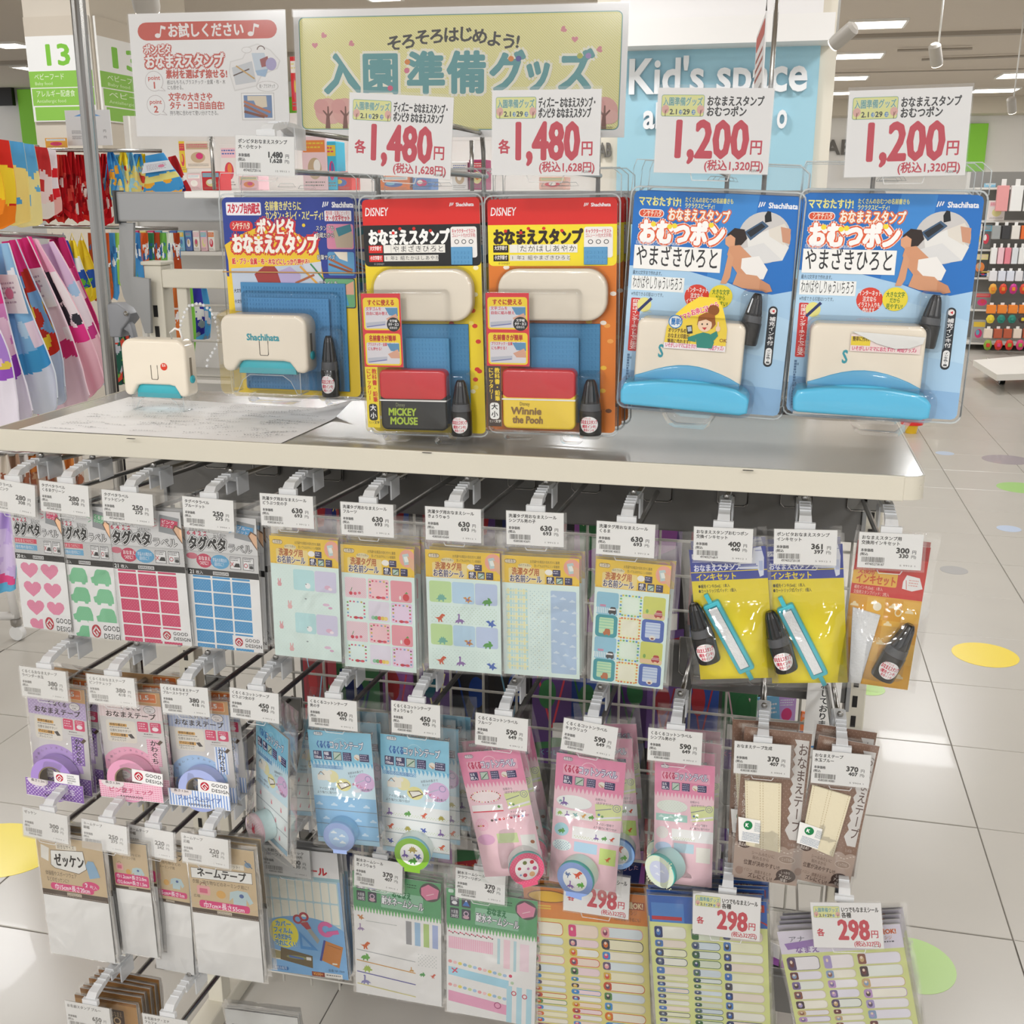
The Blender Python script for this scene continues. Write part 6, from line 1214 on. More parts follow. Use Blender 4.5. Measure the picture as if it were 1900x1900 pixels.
# --- row 3: white cloth packs
def cloth(kind, q, label, what, Y, n, A):
    pack(q, A, lambda a: art_cloth(a, kind), label, what, Y, cat='cloth pack', name='cloth_label_pack', bag=(.003, .006, .006, .002), t=.003, behind=n, dy=.012)
cloth('c1', P_(71, 1550, 205, 1566, 208, 1783, 101, 1772), 'white cloth number bib pack with kraft header reading 15cm by 20cm', 'white cloth bib pack', TY['c1']+.012, 2, 162)
cloth('c2', P_(207, 1560, 284, 1570, 287, 1775.6, 235, 1770.6), 'narrow white name tape pack, left of the 3.5cm one', 'narrow name tape pack', TY['c2']+.014, 3, 300)
cloth('c3', P_(278, 1572, 354, 1584, 359, 1808.5, 292, 1797), 'white name tape pack with header reading 3.5cm by 1m', 'middle name tape pack', TY['c3']+.014, 1, 290)
cloth('c4', P_(355, 1568, 484, 1578, 487, 1822, 371, 1806), 'wide white name tape pack with header reading 7cm by 55cm', 'wide name tape pack', TY['c4']+.014, 2, 200)
def extra_row3():
    pack(P_(484, 1576, 642, 1580, 643.6, 1816, 502, 1802), 160, art_office, 'blue sheet pack printed with scissors, tape and notebook', 'blue office sheet pack', TY['c5']+0.012, cat='sticker pack', name='sticker_sheet_pack', bag=(.004, .004, .004, .002), t=.002, behind=3, dy=.007)
    pack(P_(651, 1616, 810, 1637.7, 822, 1872.7, 659, 1836), 148, lambda a: art_green(a, 'dino'), 'waterproof name sticker pack with dinosaurs under a green header', 'green headed dinosaur sticker pack', TY['c6']+0.012, cat='sticker pack', name='sticker_sheet_pack', bag=(.004, .004, .022, .002), t=.002, behind=3, dy=.007)
    pack(P_(825, 1647, 994, 1671, 992, 1908, 829, 1873), 148, lambda a: art_green(a, 'flower'), 'waterproof name sticker pack with flowers and ribbons, green header', 'green headed flower sticker pack', TY['c7']+0.012, cat='sticker pack', name='sticker_sheet_pack', bag=(.004, .004, .024, .002), t=.002, behind=3, dy=.007)
    pack(P_(1004.5, 1648, 1224, 1663, 1215, 1962, 988, 1962), 135, lambda a: art_labels(a, 'orange'), 'sheet of small name labels with orange header and round icons', 'orange headed label sheet', .074, cat='label sheet', name='name_label_sheet', bag=(.003, .004, .003, .002), t=.001, behind=2, dy=.012)
    pack(P_(1233, 1666, 1447, 1672, 1434, 1962, 1219, 1962), 135, lambda a: art_labels(a, 'blue'), 'sheet of small name labels with blue header', 'blue headed label sheet', .024, cat='label sheet', name='name_label_sheet', bag=(.003, .004, .003, .002), t=.001, behind=5, dy=.01)
    pack(P_(1484, 1734.5, 1683, 1707, 1722, 1930, 1478, 1962), 118, lambda a: art_labels(a, 'lilac'), 'sheet of small lilac name labels at the lower right', 'lilac label sheet', .02, cat='label sheet', name='name_label_sheet', bag=(.004, .006, .006, .002), t=.002, behind=4, dy=.009, dx=.001)
extra_row3()
# --- brown kraft cards at the bottom edge
def art_kraft(a): a.R(0, 0, 100, 60, 'b98d58'); a.R(0, 0, 100, 5, '9a6c3c'); a.R(55, 14, 78, 40, '4a3020', r=2); a.T(57, 16, 10, 'おなまえ', 'd8b888', fit=18); a.RG(66, 32, 6, 4, 'd8b888')
pack(P_(150, 1852, 262, 1862, 264, 1960, 152, 1950), 90, art_kraft, 'kraft brown card pack at the bottom edge behind the 650 yen tag', 'kraft brown card pack', TY['d1']+.03, cat='card pack', name='kraft_card_pack', bag=(.002, .004, .003, .002), t=.002, behind=5, dy=.01)
for k, (q, lb) in enumerate(((P_(428, 1880, 560, 1884, 560, 1960, 428, 1956), 'clear empty topped bag at the bottom edge under the blue sheet pack'), )):
    pack(q, 60, lambda a: (a.R(0, 0, 100, 60, 'd6d6d2'), a.fuzz(8, 20, 80, 50, 4, '8a8a86')), lb, 'clear bag', .03, bag=(.003, .003, .01, .002), cat='bag', name='clear_pack', behind=1)
# ================================================================== products on the top bar
def stampbody(r, cx, z0, w, h, d, y, arch=True, mark=None, name='stamp_body', dot=False, legs=True, slot=True):
    """cream hand stamp: rounded body with arched lower edge, teal shutter, clear stand"""
    T = h; R = h*.2; pts = []
    # outline clockwise from bottom left, arch cut at the bottom
    o = [(-w/2+.006, z0)]
    def arc(cx_, cz_, r_, a0, a1, n=6): return [(cx_+r_*math.cos(math.radians(a0+(a1-a0)*k/n)), cz_+r_*math.sin(math.radians(a0+(a1-a0)*k/n))) for k in range(n+1)]
    P = arc(-w/2+.008, z0+.008, .008, 180, 270, 4) + [(-w*.34, z0)] + arc(-w*.26, z0, w*.08, 180, 90, 4) if False else []
    P = arc(-w/2+w*.075, z0+w*.075, w*.075, 180, 270, 4)+[(-w*.37, z0+w*.01), (-w*.33, z0+h*.1), (-w*.29, z0+h*.18), (-w*.22, z0+h*.2), (w*.22, z0+h*.2), (w*.29, z0+h*.18), (w*.33, z0+h*.1), (w*.37, z0+w*.01)]+arc(w/2-w*.075, z0+w*.075, w*.075, 270, 360, 4)+arc(w/2-R, z0+h-R, R, 0, 90)+arc(-w/2+R, z0+h-R, R, 90, 180)
    P = [(x+cx, z) for x, z in P]
    b = extr(name, P, y, y-d, CREAM, r, .0045, 4)
    extr('shutter', [(cx-w*.34, z0-h*.04), (cx+w*.34, z0-h*.04), (cx+w*.33, z0+h*.1), (cx+w*.25, z0+h*.24), (cx-w*.25, z0+h*.24), (cx-w*.33, z0+h*.1)], y-.002, y-d*.75, TEAL, b, .001)
    yf = y-d-.0002
    if slot: tube('button_groove', [(cx-w*.045, yf, z0+h*.55), (cx-w*.045, yf, z0+h*.32), (cx-w*.038, yf, z0+h*.3), (cx+w*.045, yf, z0+h*.3), (cx+w*.055, yf, z0+h*.32), (cx+w*.055, yf, z0+h*.55)], .0005, mat('groove', '6f675c', .6), b, 6)
    box('side_slot', cx+w/2-.0006, cx+w/2+.0004, y-d*.62, y-d*.42, z0+h*.28, z0+h*.68, mat('slot_brown', '8a8070', .6), b)
    lathe('side_knob', [(.0055, 0), (.0055, .002), (.004, .003)], TEAL, b, 16, Matrix.Translation((cx+w/2, y-d*.5, z0+h*.3)) @ Matrix.Rotation(math.pi/2, 4, 'Y'))
    if mark:
        a = Art(w, h, 100*h/w); A_ = 100*h/w; a.T(50, A_*.3, A_*.16, mark, '3a9aa8', an='c', bold=.03, fit=38); a.done('mark', b, y=yf-.0002).location = (cx, 0, z0)
    if dot:
        a = Art(w, h, 100*h/w); A_ = 100*h/w; a.E(66, A_*.47, 5.2, 5.2, 'd8402a', 26); a.T(66, A_*.42, 4.4, '見本', 'f2dcd4', an='c', fit=6.4, bold=.02); a.done('round_sticker', b, y=yf-.0002).location = (cx, 0, z0)
    return b
def clear_stand(r, cx, z0, z1, w, d, y):
    """clear plastic foot: four thin walls with an arch"""
    m = BLISTER; t = .0012
    for s in (-1, 1): box('stand_leg', cx+s*w/2-t, cx+s*w/2+t, y-d, y, z0, z1, m, r, .0004)
    P = [(cx-w/2, z0), (cx-w/2+.005, z0), (cx-w*.36, z0+(z1-z0)*.5), (cx-w*.25, z0+(z1-z0)*.72), (cx+w*.25, z0+(z1-z0)*.72), (cx+w*.36, z0+(z1-z0)*.5), (cx+w/2-.005, z0), (cx+w/2, z0), (cx+w/2, z1), (cx-w/2, z1)]
    extr('stand_front', P, y-d+t, y-d, m, r, 0, smooth=False); extr('stand_back', P, y, y-t, m, r, 0, smooth=False)
    rim = mat('clear_edge', 'dfe6e8', .15, alpha=.55)
    tube('stand_edge', [(x, y-d-.0003, z) for x, z in P[:8]], .0005, rim, r, 5)
    tube('stand_edge', [(cx-w/2, y-d, z0), (cx-w/2, y, z0)], .0005, rim, r, 5); tube('stand_edge', [(cx+w/2, y-d, z0), (cx+w/2, y, z0)], .0005, rim, r, 5)
    tube('stand_edge', [(cx+w/2, y-d, z0), (cx+w/2, y-d, z1)], .0005, rim, r, 5)
# demo stamp standing on the shelf
g0 = atZ(300, 762, ZS+.0015); sy = g0.y
sp = root('demo_stamp', (atY(288, 700, sy).x, sy+.012, ZS+.0012), 'cream demo hand stamp with red sample dot standing on the paper', 'stamp')
zb = atY(290, 738, sy-.012).z-(ZS+.0012); zt = atY(290, 632, sy-.012).z-(ZS+.0012)
sw = plen(133, 290, 690, sy-.012)
stampbody(sp, 0, zb, sw, zt-zb, .027, .0135, dot=True); clear_stand(sp, 0, 0, zb+.004, sw*.8, .022, .0115)
a_ = atY(322, 618, sy)-sp.location
tube('string_loop', [(-.0+(a_.x-.01), 0, zt-.001), (a_.x-.012, 0, zt+.008), (a_.x-.005, .001, zt+.014), (a_.x+.003, 0, zt+.012), (a_.x+.006, 0, zt-.001)], .0016, mat('string_white', 'eceae6', .7), sp)
# chain of clear beads from the stamp to the rack
bm = bmesh.new(); rn = random.Random(4)
pts = [(334, 612), (337, 596), (342, 580), (352, 568), (364, 563), (378, 566), (390, 576), (398, 590), (403, 606), (406, 622), (403, 640), (395, 655), (386, 668), (383, 690)]
prev = None
for (ax, ay), (bx, by) in zip(pts, pts[1:]):
    for t in (0, .5):
        p = atY(ax+(bx-ax)*t+rn.uniform(-1, 1), ay+(by-ay)*t+rn.uniform(-1, 1), sy+.02)
        bmesh.ops.create_icosphere(bm, subdivisions=1, radius=.0024, matrix=Matrix.Translation(p-sp.location))
o = obm('plastic_chain', bm, mat('chain_clear', 'f4f6f8', .1, alpha=.6), sp, True); o['kind'] = 'stuff'
# paper sheet on the shelf
pq = [atZ(a, b, ZS+.0004) for a, b in ((34, 797), (521, 823), (656, 762), (240, 737))]
c0 = sum(pq, Vector())/4; bm = bmesh.new(); N = 14; gv = {}
for i in range(N+1):
    for j in range(N+1):
        u, v = i/N, j/N; p = (pq[0]*(1-u)+pq[1]*u)*(1-v)+(pq[3]*(1-u)+pq[2]*u)*v-c0
        lift = .0009*max(0, math.sin(u*5+v*3)); k = max(0, u-.86)*max(0, v-.7)*1.2*.3
        gv[i, j] = bm.verts.new((p.x, p.y, .0004+lift*.4+k))
for i in range(N):
    for j in range(N): bm.faces.new((gv[i, j], gv[i+1, j], gv[i+1, j+1], gv[i, j+1]))
pr = obm('paper_sheet', bm, mat('paper_white', 'fbfbfc', .7), None, True, loc=c0); tag(pr, 'white test paper with faint stamped lines lying under the demo stamp', 'paper')
rn = random.Random(9); vs = []; fs = []; cs = []
for k in range(150):
    u, v = rn.uniform(.06, .9), rn.uniform(.05, .9); p = (pq[0]*(1-u)+pq[1]*u)*(1-v)+(pq[3]*(1-u)+pq[2]*u)*v-c0
    L = rn.uniform(.01, .045); n = int(L/.0035); a = rn.choice((0, 0, .1, -.15, .5)); c = rn.choice(('b9bab9', 'a5a6a8', '8a8c90', 'c9c9c8'))
    for q in range(n):
        x = p.x+q*.0038*math.cos(a); y = p.y+q*.0038*math.sin(a); b0 = len(vs); h = rn.uniform(.0006, .0028); w_ = rn.uniform(.001, .003)
        vs += [(x, y, .0016), (x+w_, y+a*w_*.5, .0016), (x+w_, y+h, .0016), (x, y+h, .0016)]; fs.append((b0, b0+1, b0+2, b0+3)); cs.append(c)
stp = colored('stamped_lines', vs, fs, cs, INK, pr)
# ---- blister packs
def blister(r, name, x0, x1, z0, z1, yb, yf, bev=.005, rr=.008, cut=None):
    o = extr(name, rrect(x0, z0, x1, z1, rr, 4), yb, yf, BLISTER, r, bev, 3); return o
def shell(r, W, H, top, sd=0):
    """clear outer sheet with rolled rim round the card and a header flap above"""
    fl = extr('clear_flap', rrect(-W/2-.004, -.004, W/2+.004, H+top, .012, 4), .0028, .0024, BLISTER, r, 0, smooth=False)
    tube('clear_rim', [(x, -.0012, z) for x, z in rrect(-W/2-.0035, -.0035, W/2+.0035, H+.004, .009, 3)+[(W/2+.0035, H-.005)]], .0011, mat('clear_edge'), r, 6)
    tube('clear_rim', [(x, .002, z) for x, z in [(-W/2-.004, H*.98)]+rrect(-W/2-.004, H*.5, W/2+.004, H+top, .012, 3)[6:8]+[(-W/2+.0, H+top), (W/2-.006, H+top), (W/2+.004, H+top-.008), (W/2+.004, H)]], .0007, mat('clear_edge'), r, 6)
    a, b, z = -.012, .012, H+top*.42
    tube('hang_slot', [(a, .0022, z), (a+.003, .0022, z+.004), (b-.003, .0022, z+.004), (b, .0022, z), (a, .0022, z)], .0004, mat('clear_edge'), r, 5)
def U(W, H, A):
    return (lambda u: (u/100-.5)*W), (lambda v: (1-v/A)*H)
def frontcard(W, H, A, fn, name, parent, round_=.008, y=0):
    c = extr(name, rrect(-W/2, 0, W/2, H, round_, 4), .0012, .0003, CARD, parent, 0, smooth=False)
    a = Art(W, H, A); fn(a); a.done('printing', c, GLOSSINK); return c
def dup_behind(r, n, dy, what, dx=.0015, dz=.0):
    rn = random.Random(n)
    for k in range(n):
        c = copytree(r); c.location = (r.location.x+dx*(k+1), r.location.y+dy*(k+1), r.location.z+dz*(k+1)+rn.uniform(-.002, .001)); c['label'] = '%s %s hanging behind the front one' % (ORD[k], what); c['group'] = what+' on one hook'
    r['group'] = what+' on one hook'
def cornered(a, H, c, r=4): a.P([(x, y) for x, y in rrect(0, 0, 100, H, r, 4)], c)
def shachi(a, x, y, h, w):
    for i in range(3): a.L([(x+i*h*.32, y+h*.9-i*h*.1), (x+i*h*.32+h*.18, y+h*.2)], h*.16, 'f0f0f4')
    a.T(x+h*1.35, y, h*1.1, 'Shachihata', 'f0f0f4', bold=.035, fit=w)
def minibox(a, x0, y0, x1, y1, bg): a.R(x0, y0, x1, y1, bg, r=1.5)
def art_ponpita(a):
    H = 147; cornered(a, H, 'e9c832'); a.P([(x, y) for x, y in rrect(0, 0, 100, 60, 4, 4)], '2c3f94')
    a.R(0, 58, 100, 64, 'e9c832'); a.P([(2, 46)]+[(k*6, 20+1.2*abs(k-6)**1.6*.7) for k in range(0, 13)]+[(76, 64), (2, 64)], 'e9c22e')
    a.R(3, 3.6, 30, 13, 'ece9ee', r=1); a.T(4, 4, 8, 'スタンプ台内蔵式', 'c83048', bold=.03, fit=25)
    a.T(33, 2.6, 7, '名前書きがさらに', 'e6dc8a', bold=.02, fit=28); a.T(33, 9.4, 7, 'カンタン・キレイ・スピーディ!', 'e6dc8a', bold=.02, fit=44)
    shachi(a, 77, 2.4, 5, 16); a.R(78, 9.5, 98, 17, 'ece9ee', r=.8); a.T(79, 9.5, 3.4, '教科書・鉛筆にピッタリ', 'c83048', fit=18); a.T(79, 12.4, 4.6, '大・小文字セット', 'c83048', bold=.03, fit=18)
    a.R(5, 17, 23, 24.5, 'cf3438', r=3.5); a.T(7, 17.6, 6, 'シヤチハタ', 'f3e3cf', bold=.02, fit=14)
    a.T(26, 15, 13, 'ポンピタ', 'f6f2ea', bold=.04, out='cf3438', ow=.17, fit=29); a.T(6, 26, 15, 'おなまえスタンプ', 'f6f2ea', bold=.045, out='cf3438', ow=.17, fit=66)
    for x, y in ((14, 28), (27, 29), (33, 25), (46, 22.5), (59, 31), (62, 20)): a.E(x, y, 1.3, 1.3, 'e9c832', 10)
    a.T(5, 44, 5, '紙・プラ・金属・布・木などにしっかり押せる!', 'd0303c', bold=.03, out='f0e6c0', ow=.08, fit=60)
    a.P([(4, 52), (70, 48), (76, 62), (76, 84), (5, 84)], 'b9c4d4'); a.P([(22, 56), (30, 50), (38, 50), (44, 58), (42, 66), (26, 66)], '9c3a38'); a.P([(40, 54), (50, 50), (58, 56), (56, 68), (44, 68)], 'b0a4cc'); a.P([(60, 48), (74, 46), (74, 62), (64, 58)], 'c9d0dc'); a.L([(58, 50), (74, 66)], 1.6, 'd8a048'); a.L([(54, 62), (68, 56)], 1.6, 'a8603c'); a.L([(66, 48), (76, 60)], 1.2, '3f8a5a')
    a.R(16, 66, 70, 73.5, 'ecebe4', r=.5)
    for i, ch in enumerate('みずしまけんたろう'): a.T(17+i*5.9, 66.4, 6.2, ch, '3a3a3c'); a.L([(22.6+i*5.9, 66.4), (22.6+i*5.9, 73)], .25, '8a8a8c')
    a.R(16, 74.5, 62, 79.6, 'e0dfd8', r=.5); [a.T(17.4+i*4.1, 75, 3.9, ch, '4a4a4c') for i, ch in enumerate('1年2組たかはしあやか')]
    a.T(5, 67, 3.2, '大文字原寸', '2a2a2c', fit=10, bold=.02); a.T(5, 75, 3.2, '小文字原寸', '2a2a2c', fit=10, bold=.02)
    minibox(a, 79, 19, 99, 37, 'd88aa8'); a.P([(84, 24), (96, 20), (99, 28), (98, 36), (86, 36)], 'b9a894'); a.P([(86, 22), (97, 19), (98, 24), (88, 28)], '3a8090'); a.T(71, 20, 4, 'スタンプ台', 'f4f2f2', out='2a2a2c', ow=.06, fit=14); a.T(71, 25, 4, '内蔵だから', 'f4f2f2', out='2a2a2c', ow=.06, fit=14)
    minibox(a, 79, 39, 99, 56, '5f9cc8'); a.L([(80, 48), (97, 54)], 1.6, '8a4a2c'); a.L([(80, 44), (97, 52)], 1.6, 'a8623c'); a.P([(84, 39), (94, 39), (94, 46), (88, 44)], 'e8e0d0'); a.T(71, 41, 4, '鉛筆サイズ', 'f4f2f2', out='2a2a2c', ow=.06, fit=14)
    minibox(a, 75, 58, 99, 80, '2a2a4c'); minibox(a, 76, 58.6, 98.6, 79.4, '6aa878'); a.P([(86, 66), (98, 60), (98, 70), (90, 70)], 'dca890'); a.P([(80, 72), (92, 70), (94, 78), (82, 79)], '4a9cc8'); a.T(72, 60, 4, 'マネイムを', 'f4f2f2', out='2a2a2c', ow=.06, fit=14)
def art_stampset(a, col):
    """name stamp set card; the cartoon figures of the photographed card are left out"""
    H = 205; dark = col == 'black'; cornered(a, H, 'e9cf2a' if dark else 'dc7a28'); rn = random.Random(5)
    if dark:
        for k in range(60): x, y = rn.uniform(2, 98), rn.uniform(58, 200); a.E(x, y, 2.4, 2, rn.choice(('f2ecc8', 'd0342c', 'ead86a')), 8)
    else:
        for k in range(50): x, y = rn.uniform(2, 98), rn.uniform(58, 200); a.E(x, y, 2.6, 2, rn.choice(('efe6dc', 'e8b83a', '6a3a1c', 'e9a04c')), 8)
    a.P([(x, y) for x, y in rrect(0, 0, 100, 57, 4, 4)], '1b1a1b' if dark else 'f0dc2c'); a.P([(x, y) for x, y in rrect(0, 0, 100, 28, 4, 4)], 'd6261f'); a.R(0, 19, 100, 22, 'd6261f'); a.R(0, 21.8, 100, 28, '1b1a1b' if dark else 'f0dc2c')
    a.T(2, 5, 10, 'DISNEY', 'f4eef0', bold=.01, fit=20, sh=.1); shachi(a, 75, 3.4, 3.8, 15)
    tc = 'f4f4f2' if dark else '2a1a0c'
    a.T(4, 25, 14, 'おなまえスタンプ', tc, bold=.05, fit=70)
    for x, y in ((14, 27), (26, 28.5), (32, 25), (44, 25), (58, 27)): a.E(x, y, 1.4, 1.4, 'd6261f', 10)
    a.R(75, 24, 97, 50, 'ebe8e6', r=2); a.T(76, 25.6, 4, 'キャラクターイラスト', 'c83048', bold=.02, fit=20); a.T(76, 29.4, 3.6, 'ゴムシート付(大文字用)', 'c83048', fit=20); [a.RG(80+i*6, 36.6, 2, 1.4, '4a4a4c', n=10) for i in range(3)]
    a.R(4, 39, 16, 45.4, 'd6261f' if dark else '241a10'); a.T(5, 39.4, 4, '大文字原寸', 'f4f0ee', bold=.02, fit=10); a.R(17, 38.6, 70, 45.6, 'eae8e2'); [a.T(18.4+i*6.4, 39, 6, ch, '3a3a3c') for i, ch in enumerate(' やまざきひろと' if dark else ' たかはしあやか')]; [a.L([(23.6+i*6.4, 38.8), (23.6+i*6.4, 45.4)], .2, '8a8a8c') for i in range(7)]
    a.R(4, 47.4, 16, 53, 'd6261f' if dark else '241a10'); a.T(5, 47.6, 4, '小文字原寸', 'f4f0ee', bold=.02, fit=10); a.R(17, 47.4, 64, 52.6, 'dedcd6'); [a.T(18.2+i*4.3, 47.8, 4, ch, '4a4a4c') for i, ch in enumerate('1年2組たかはしあやか' if dark else '1年2組やまざきひろと')]
    a.T(8, 53.6, 2.4, '© DISNEY', 'a8a8a8' if dark else '5a4a20', fit=9)
def art_sidepanel(a, dark):
    H = 330; a.R(0, 178, 32, H, 'ecd42c' if dark else '3f2f28') ; a.R(0, 0, 100, 178, 'd8303a')
    for y0, t in ((10, 'すぐに使える'), (96, '名前書きが簡単')):
        a.R(4, y0, 96, y0+78, 'f0d02c', r=7); a.R(8, y0+22, 92, y0+74, 'd9d6dc', r=4); a.T(50, y0+4, 15, t, 'b8301c', bold=.04, an='c', fit=70)
        a.T(11, y0+22, 9, '文字ゴムを' if y0 == 10 else 'プラスチック・金属・布・木', 'c83048', bold=.02, fit=40 if y0 == 10 else 72); a.T(11, y0+33, 9, '自由に組み替え' if y0 == 10 else 'にも押せる！', 'c83048', bold=.02, fit=56 if y0 == 10 else 40)
        a.P([(60, y0+24), (92, y0+24), (92, y0+44), (70, y0+42)], '5a90b8'); a.P([(62, y0+50), (88, y0+38), (92, y0+48), (92, y0+60), (70, y0+60)], 'd8a48c'); a.P([(10, y0+60), (60, y0+56), (60, y0+66), (10, y0+72)], 'b9bcc8'); a.L([(12, y0+70), (58, y0+64)], 2, '6a70b0')
    a.E(80, 74, 17, 17, '1c1c1e'); a.T(80, 62, 7, '文字幅', 'f0f0f0', an='c', bold=.02, fit=20); a.T(80, 70, 8, 'タテ・ヨコ', 'f0f0f0', an='c', bold=.03, fit=27); a.T(80, 79, 6, '組替自在', 'f0f0f0', an='c', fit=20)
    c = '2b2b2b' if dark else 'e9e4da'; rc = 'c8281c' if dark else 'f0d02c'
    a.T(17, 182, 13, '教科書・鉛筆', rc, bold=.03, vert=True, fit=84); a.T(3, 182, 12, 'にピッタリー', rc, bold=.03, vert=True, fit=80)
    a.R(5, 270, 27, 312, '1c1c1e' if dark else 'efefec', r=7); a.T(17, 313, 8, '文字', c, bold=.03, fit=14); a.T(3, 313, 8, 'セット', c, fit=14); a.T(8, 272, 16, '大', 'f0f0f0' if dark else '1c1c1e', bold=.03); a.T(8, 291, 16, '小', 'f0f0f0' if dark else '1c1c1e', bold=.03)
def rubber_sheet(r, name, x0, x1, z0, z1, y, c='3f86b4'):
    o = box(name, x0, x1, y, y+.002, z0, z1, mat('rubber_'+c, c, .7), r, .0006); bm = bmesh.new()
    nx = int((x1-x0)/.0042); nz = int((z1-z0)/.0052)
    for i in range(nx):
        for j in range(nz): addbox(bm, x0+.002+i*.0042, x0+.0042+i*.0042, y-.0006, y, z0+.0018+j*.0052, z0+.0046+j*.0052)
    q = obm('raised_letters', bm, mat('rubber_'+c), o); q['kind'] = 'stuff'; return o
def tin(r, x0, x1, z0, z1, yb, yf, top, bot, l1, l2, lc):
    t = extr('ink_pad_tin', rrect(x0, z0, x1, z1, .007, 4), yb, yf, mat('tin_'+bot, bot, .3, coat=.4), r, .003, 3)
    zm = z0+(z1-z0)*.5; o = box('tin_top_half', x0+.0004, x1-.0004, yf-.0004, yb, zm, z1-.0065, mat('tin_'+top, top, .3, coat=.4), t); o2 = extr('tin_lid', rrect(x0-.0002, zm, x1+.0002, z1+.0002, .007, 4), yb+.0002, yf-.0003, mat('tin_'+top, top), t, .003, 3); bpy.data.objects.remove(o)
    box('tin_band', x0-.0003, x1+.0003, yf-.0008, yb, zm-.0008, zm+.0008, WHITEP, t)
    W = x1-x0; H = (z1-z0)/2; a = Art(W, H, 100*H/W); k = 100*H/W
    a.T(24, 2, k*.18, 'Disney', '8a8f70' if bot != 'f0cf3a' else '7a6a3c', fit=14); a.T(12, k*.2, k*.34, l1, lc, bold=.04, fit=42, sh=.05); a.T(14, k*.5, k*.34, l2, lc, bold=.04, fit=42, sh=.05); a.done('tin_print', t, GLOSSINK, y=yf-.0006).location = ((x0+x1)/2, 0, z0)
def stampset(q, dark, label, what, Y, n):
    b, W, H, roll = fit(q, Y); A = 205
    r = root('stamp_blister_pack', b, label, 'stamp pack', None, (0, -roll, 0)); frontcard(W, H, A, lambda a: art_stampset(a, 'black' if dark else 'yellow'), 'backing_card', r)
    X, Z = U(W, H, A)
    extr('cream_case', [(x, z) for x, z in rrect(X(9), Z(104), X(94), Z(59), .0225, 8)], -.001, -.014, CREAM, r, .004, 4)
    rubber_sheet(r, 'rubber_sheet', X(28), X(88), Z(196), Z(107), -.003, '4a83ac'); rubber_sheet(r, 'small_rubber_sheet', X(34), X(72), Z(170), Z(119), -.008, '4f8fbc')
    rubber_sheet(r, 'rubber_chip', X(75), X(93), Z(56), Z(41), -.002, '5f9cc8')
    tin(r, X(13), X(71), Z(200), Z(146), -.004, -.024, 'c8242c', '161a1c' if dark else 'f0cf3a', 'MICKEY' if dark else 'Winnie', 'MOUSE' if dark else 'the Pooh', 'a9c43c' if dark else '8a6a3c')
    # folded front sleeve with pictures on the left
    sw = W*.34; x_ = X(1.5); zm_ = Z(198)+(Z(79)-Z(198))*(1-178/330); sleeve = extr('front_sleeve', [(x_, Z(198)), (x_+sw*.32, Z(198)), (x_+sw*.32, zm_), (x_+sw, zm_), (x_+sw, Z(79)), (x_, Z(79))], -.0245, -.0255, CARD, r, 0, smooth=False)
    a = Art(sw, Z(79)-Z(198), 330); art_sidepanel(a, dark); a.done('sleeve_print', sleeve, GLOSSINK, y=-.0256).location = (X(1.5)+sw/2, 0, Z(198))
    # the lower half of the sleeve is only a narrow strip: the tin shows beside it
    bottle(r, X(82), Z(205), Z(155)-Z(205), 0, -.014, W*.088)
    blister(r, 'case_blister', X(7), X(96), Z(106), Z(57), .0002, -.0165, .006, .024); blister(r, 'lower_blister', X(-1), X(75), Z(203), Z(76), .0002, -.0275, .004, .006); blister(r, 'bottle_blister', X(71.5), X(92.5), Z(208), Z(148), .0002, -.028, .005, .008)
    blister(r, 'foot_bulge', X(12), X(36), Z(212), Z(200), 0, -.02, .004, .006); blister(r, 'foot_bulge', X(58), X(76), Z(214), Z(203), 0, -.02, .004, .006)
    shell(r, W, H, .032); dup_behind(r, n, .036, what, .003); return r
stampset(Q(670, 370, 879, 367, 906, 807, 690, 797), True, 'stamp set pack with red and black card and black tin', 'red and black stamp set', .06, 2)
stampset(Q(908.6, 371, 1146, 365.5, 1143, 803, 911, 797), False, 'stamp set pack with red and yellow card and yellow tin', 'red and yellow stamp set', .06, 2)
# large and small letter stamp pack (left)
b, W, H, roll = fit(Q(409.5, 364, 656, 368, 669, 735, 437, 729), .16); A = 147
r = root('stamp_blister_pack', b, 'navy and yellow stamp pack with rubber band round the card', 'stamp pack', None, (0, -roll, 0))
frontcard(W, H, A, art_ponpita, 'backing_card', r); X, Z = U(W, H, A)
rubber_sheet(r, 'rubber_sheet', X(11), X(92), Z(143), Z(62), -.003, '4a86b4'); rubber_sheet(r, 'small_rubber_sheet', X(17), X(80), Z(128), Z(73), -.008, '4f90c4')
stampbody(r, X(36), Z(127), W*.66, Z(84)-Z(127), .032, -.008, mark='Shachihata'); clear_stand(r, X(36), Z(143), Z(124), W*.52, .024, -.012)
bottle(r, X(80), Z(146), Z(100)-Z(146), 0, -.014, W*.066)
blister(r, 'stamp_blister', X(0), X(72), Z(146), Z(81), .0002, -.044, .007, .012); blister(r, 'bottle_blister', X(72), X(90), Z(149), Z(93), .0002, -.028, .005, .008); blister(r, 'sheet_blister', X(12), X(88), Z(144), Z(68), .0002, -.012, .004, .008)
blister(r, 'foot_bulge', X(18), X(56), Z(152), Z(144), 0, -.03, .003, .006); blister(r, 'foot_bulge', X(76), X(86), Z(153), Z(147), 0, -.02, .003, .005)
shell(r, W, H, .03)
rb = [(-W/2-.0055, -.012, Z(54.5)), (-W/2-.004, -.001, Z(54.5)), (W/2+.004, -.0015, Z(54.5)), (W/2+.012, .004, Z(54.3)), (W/2+.005, .012, Z(54.5)), (-W/2-.005, .012, Z(54.5)), (-W/2-.006, .0, Z(54.5))]
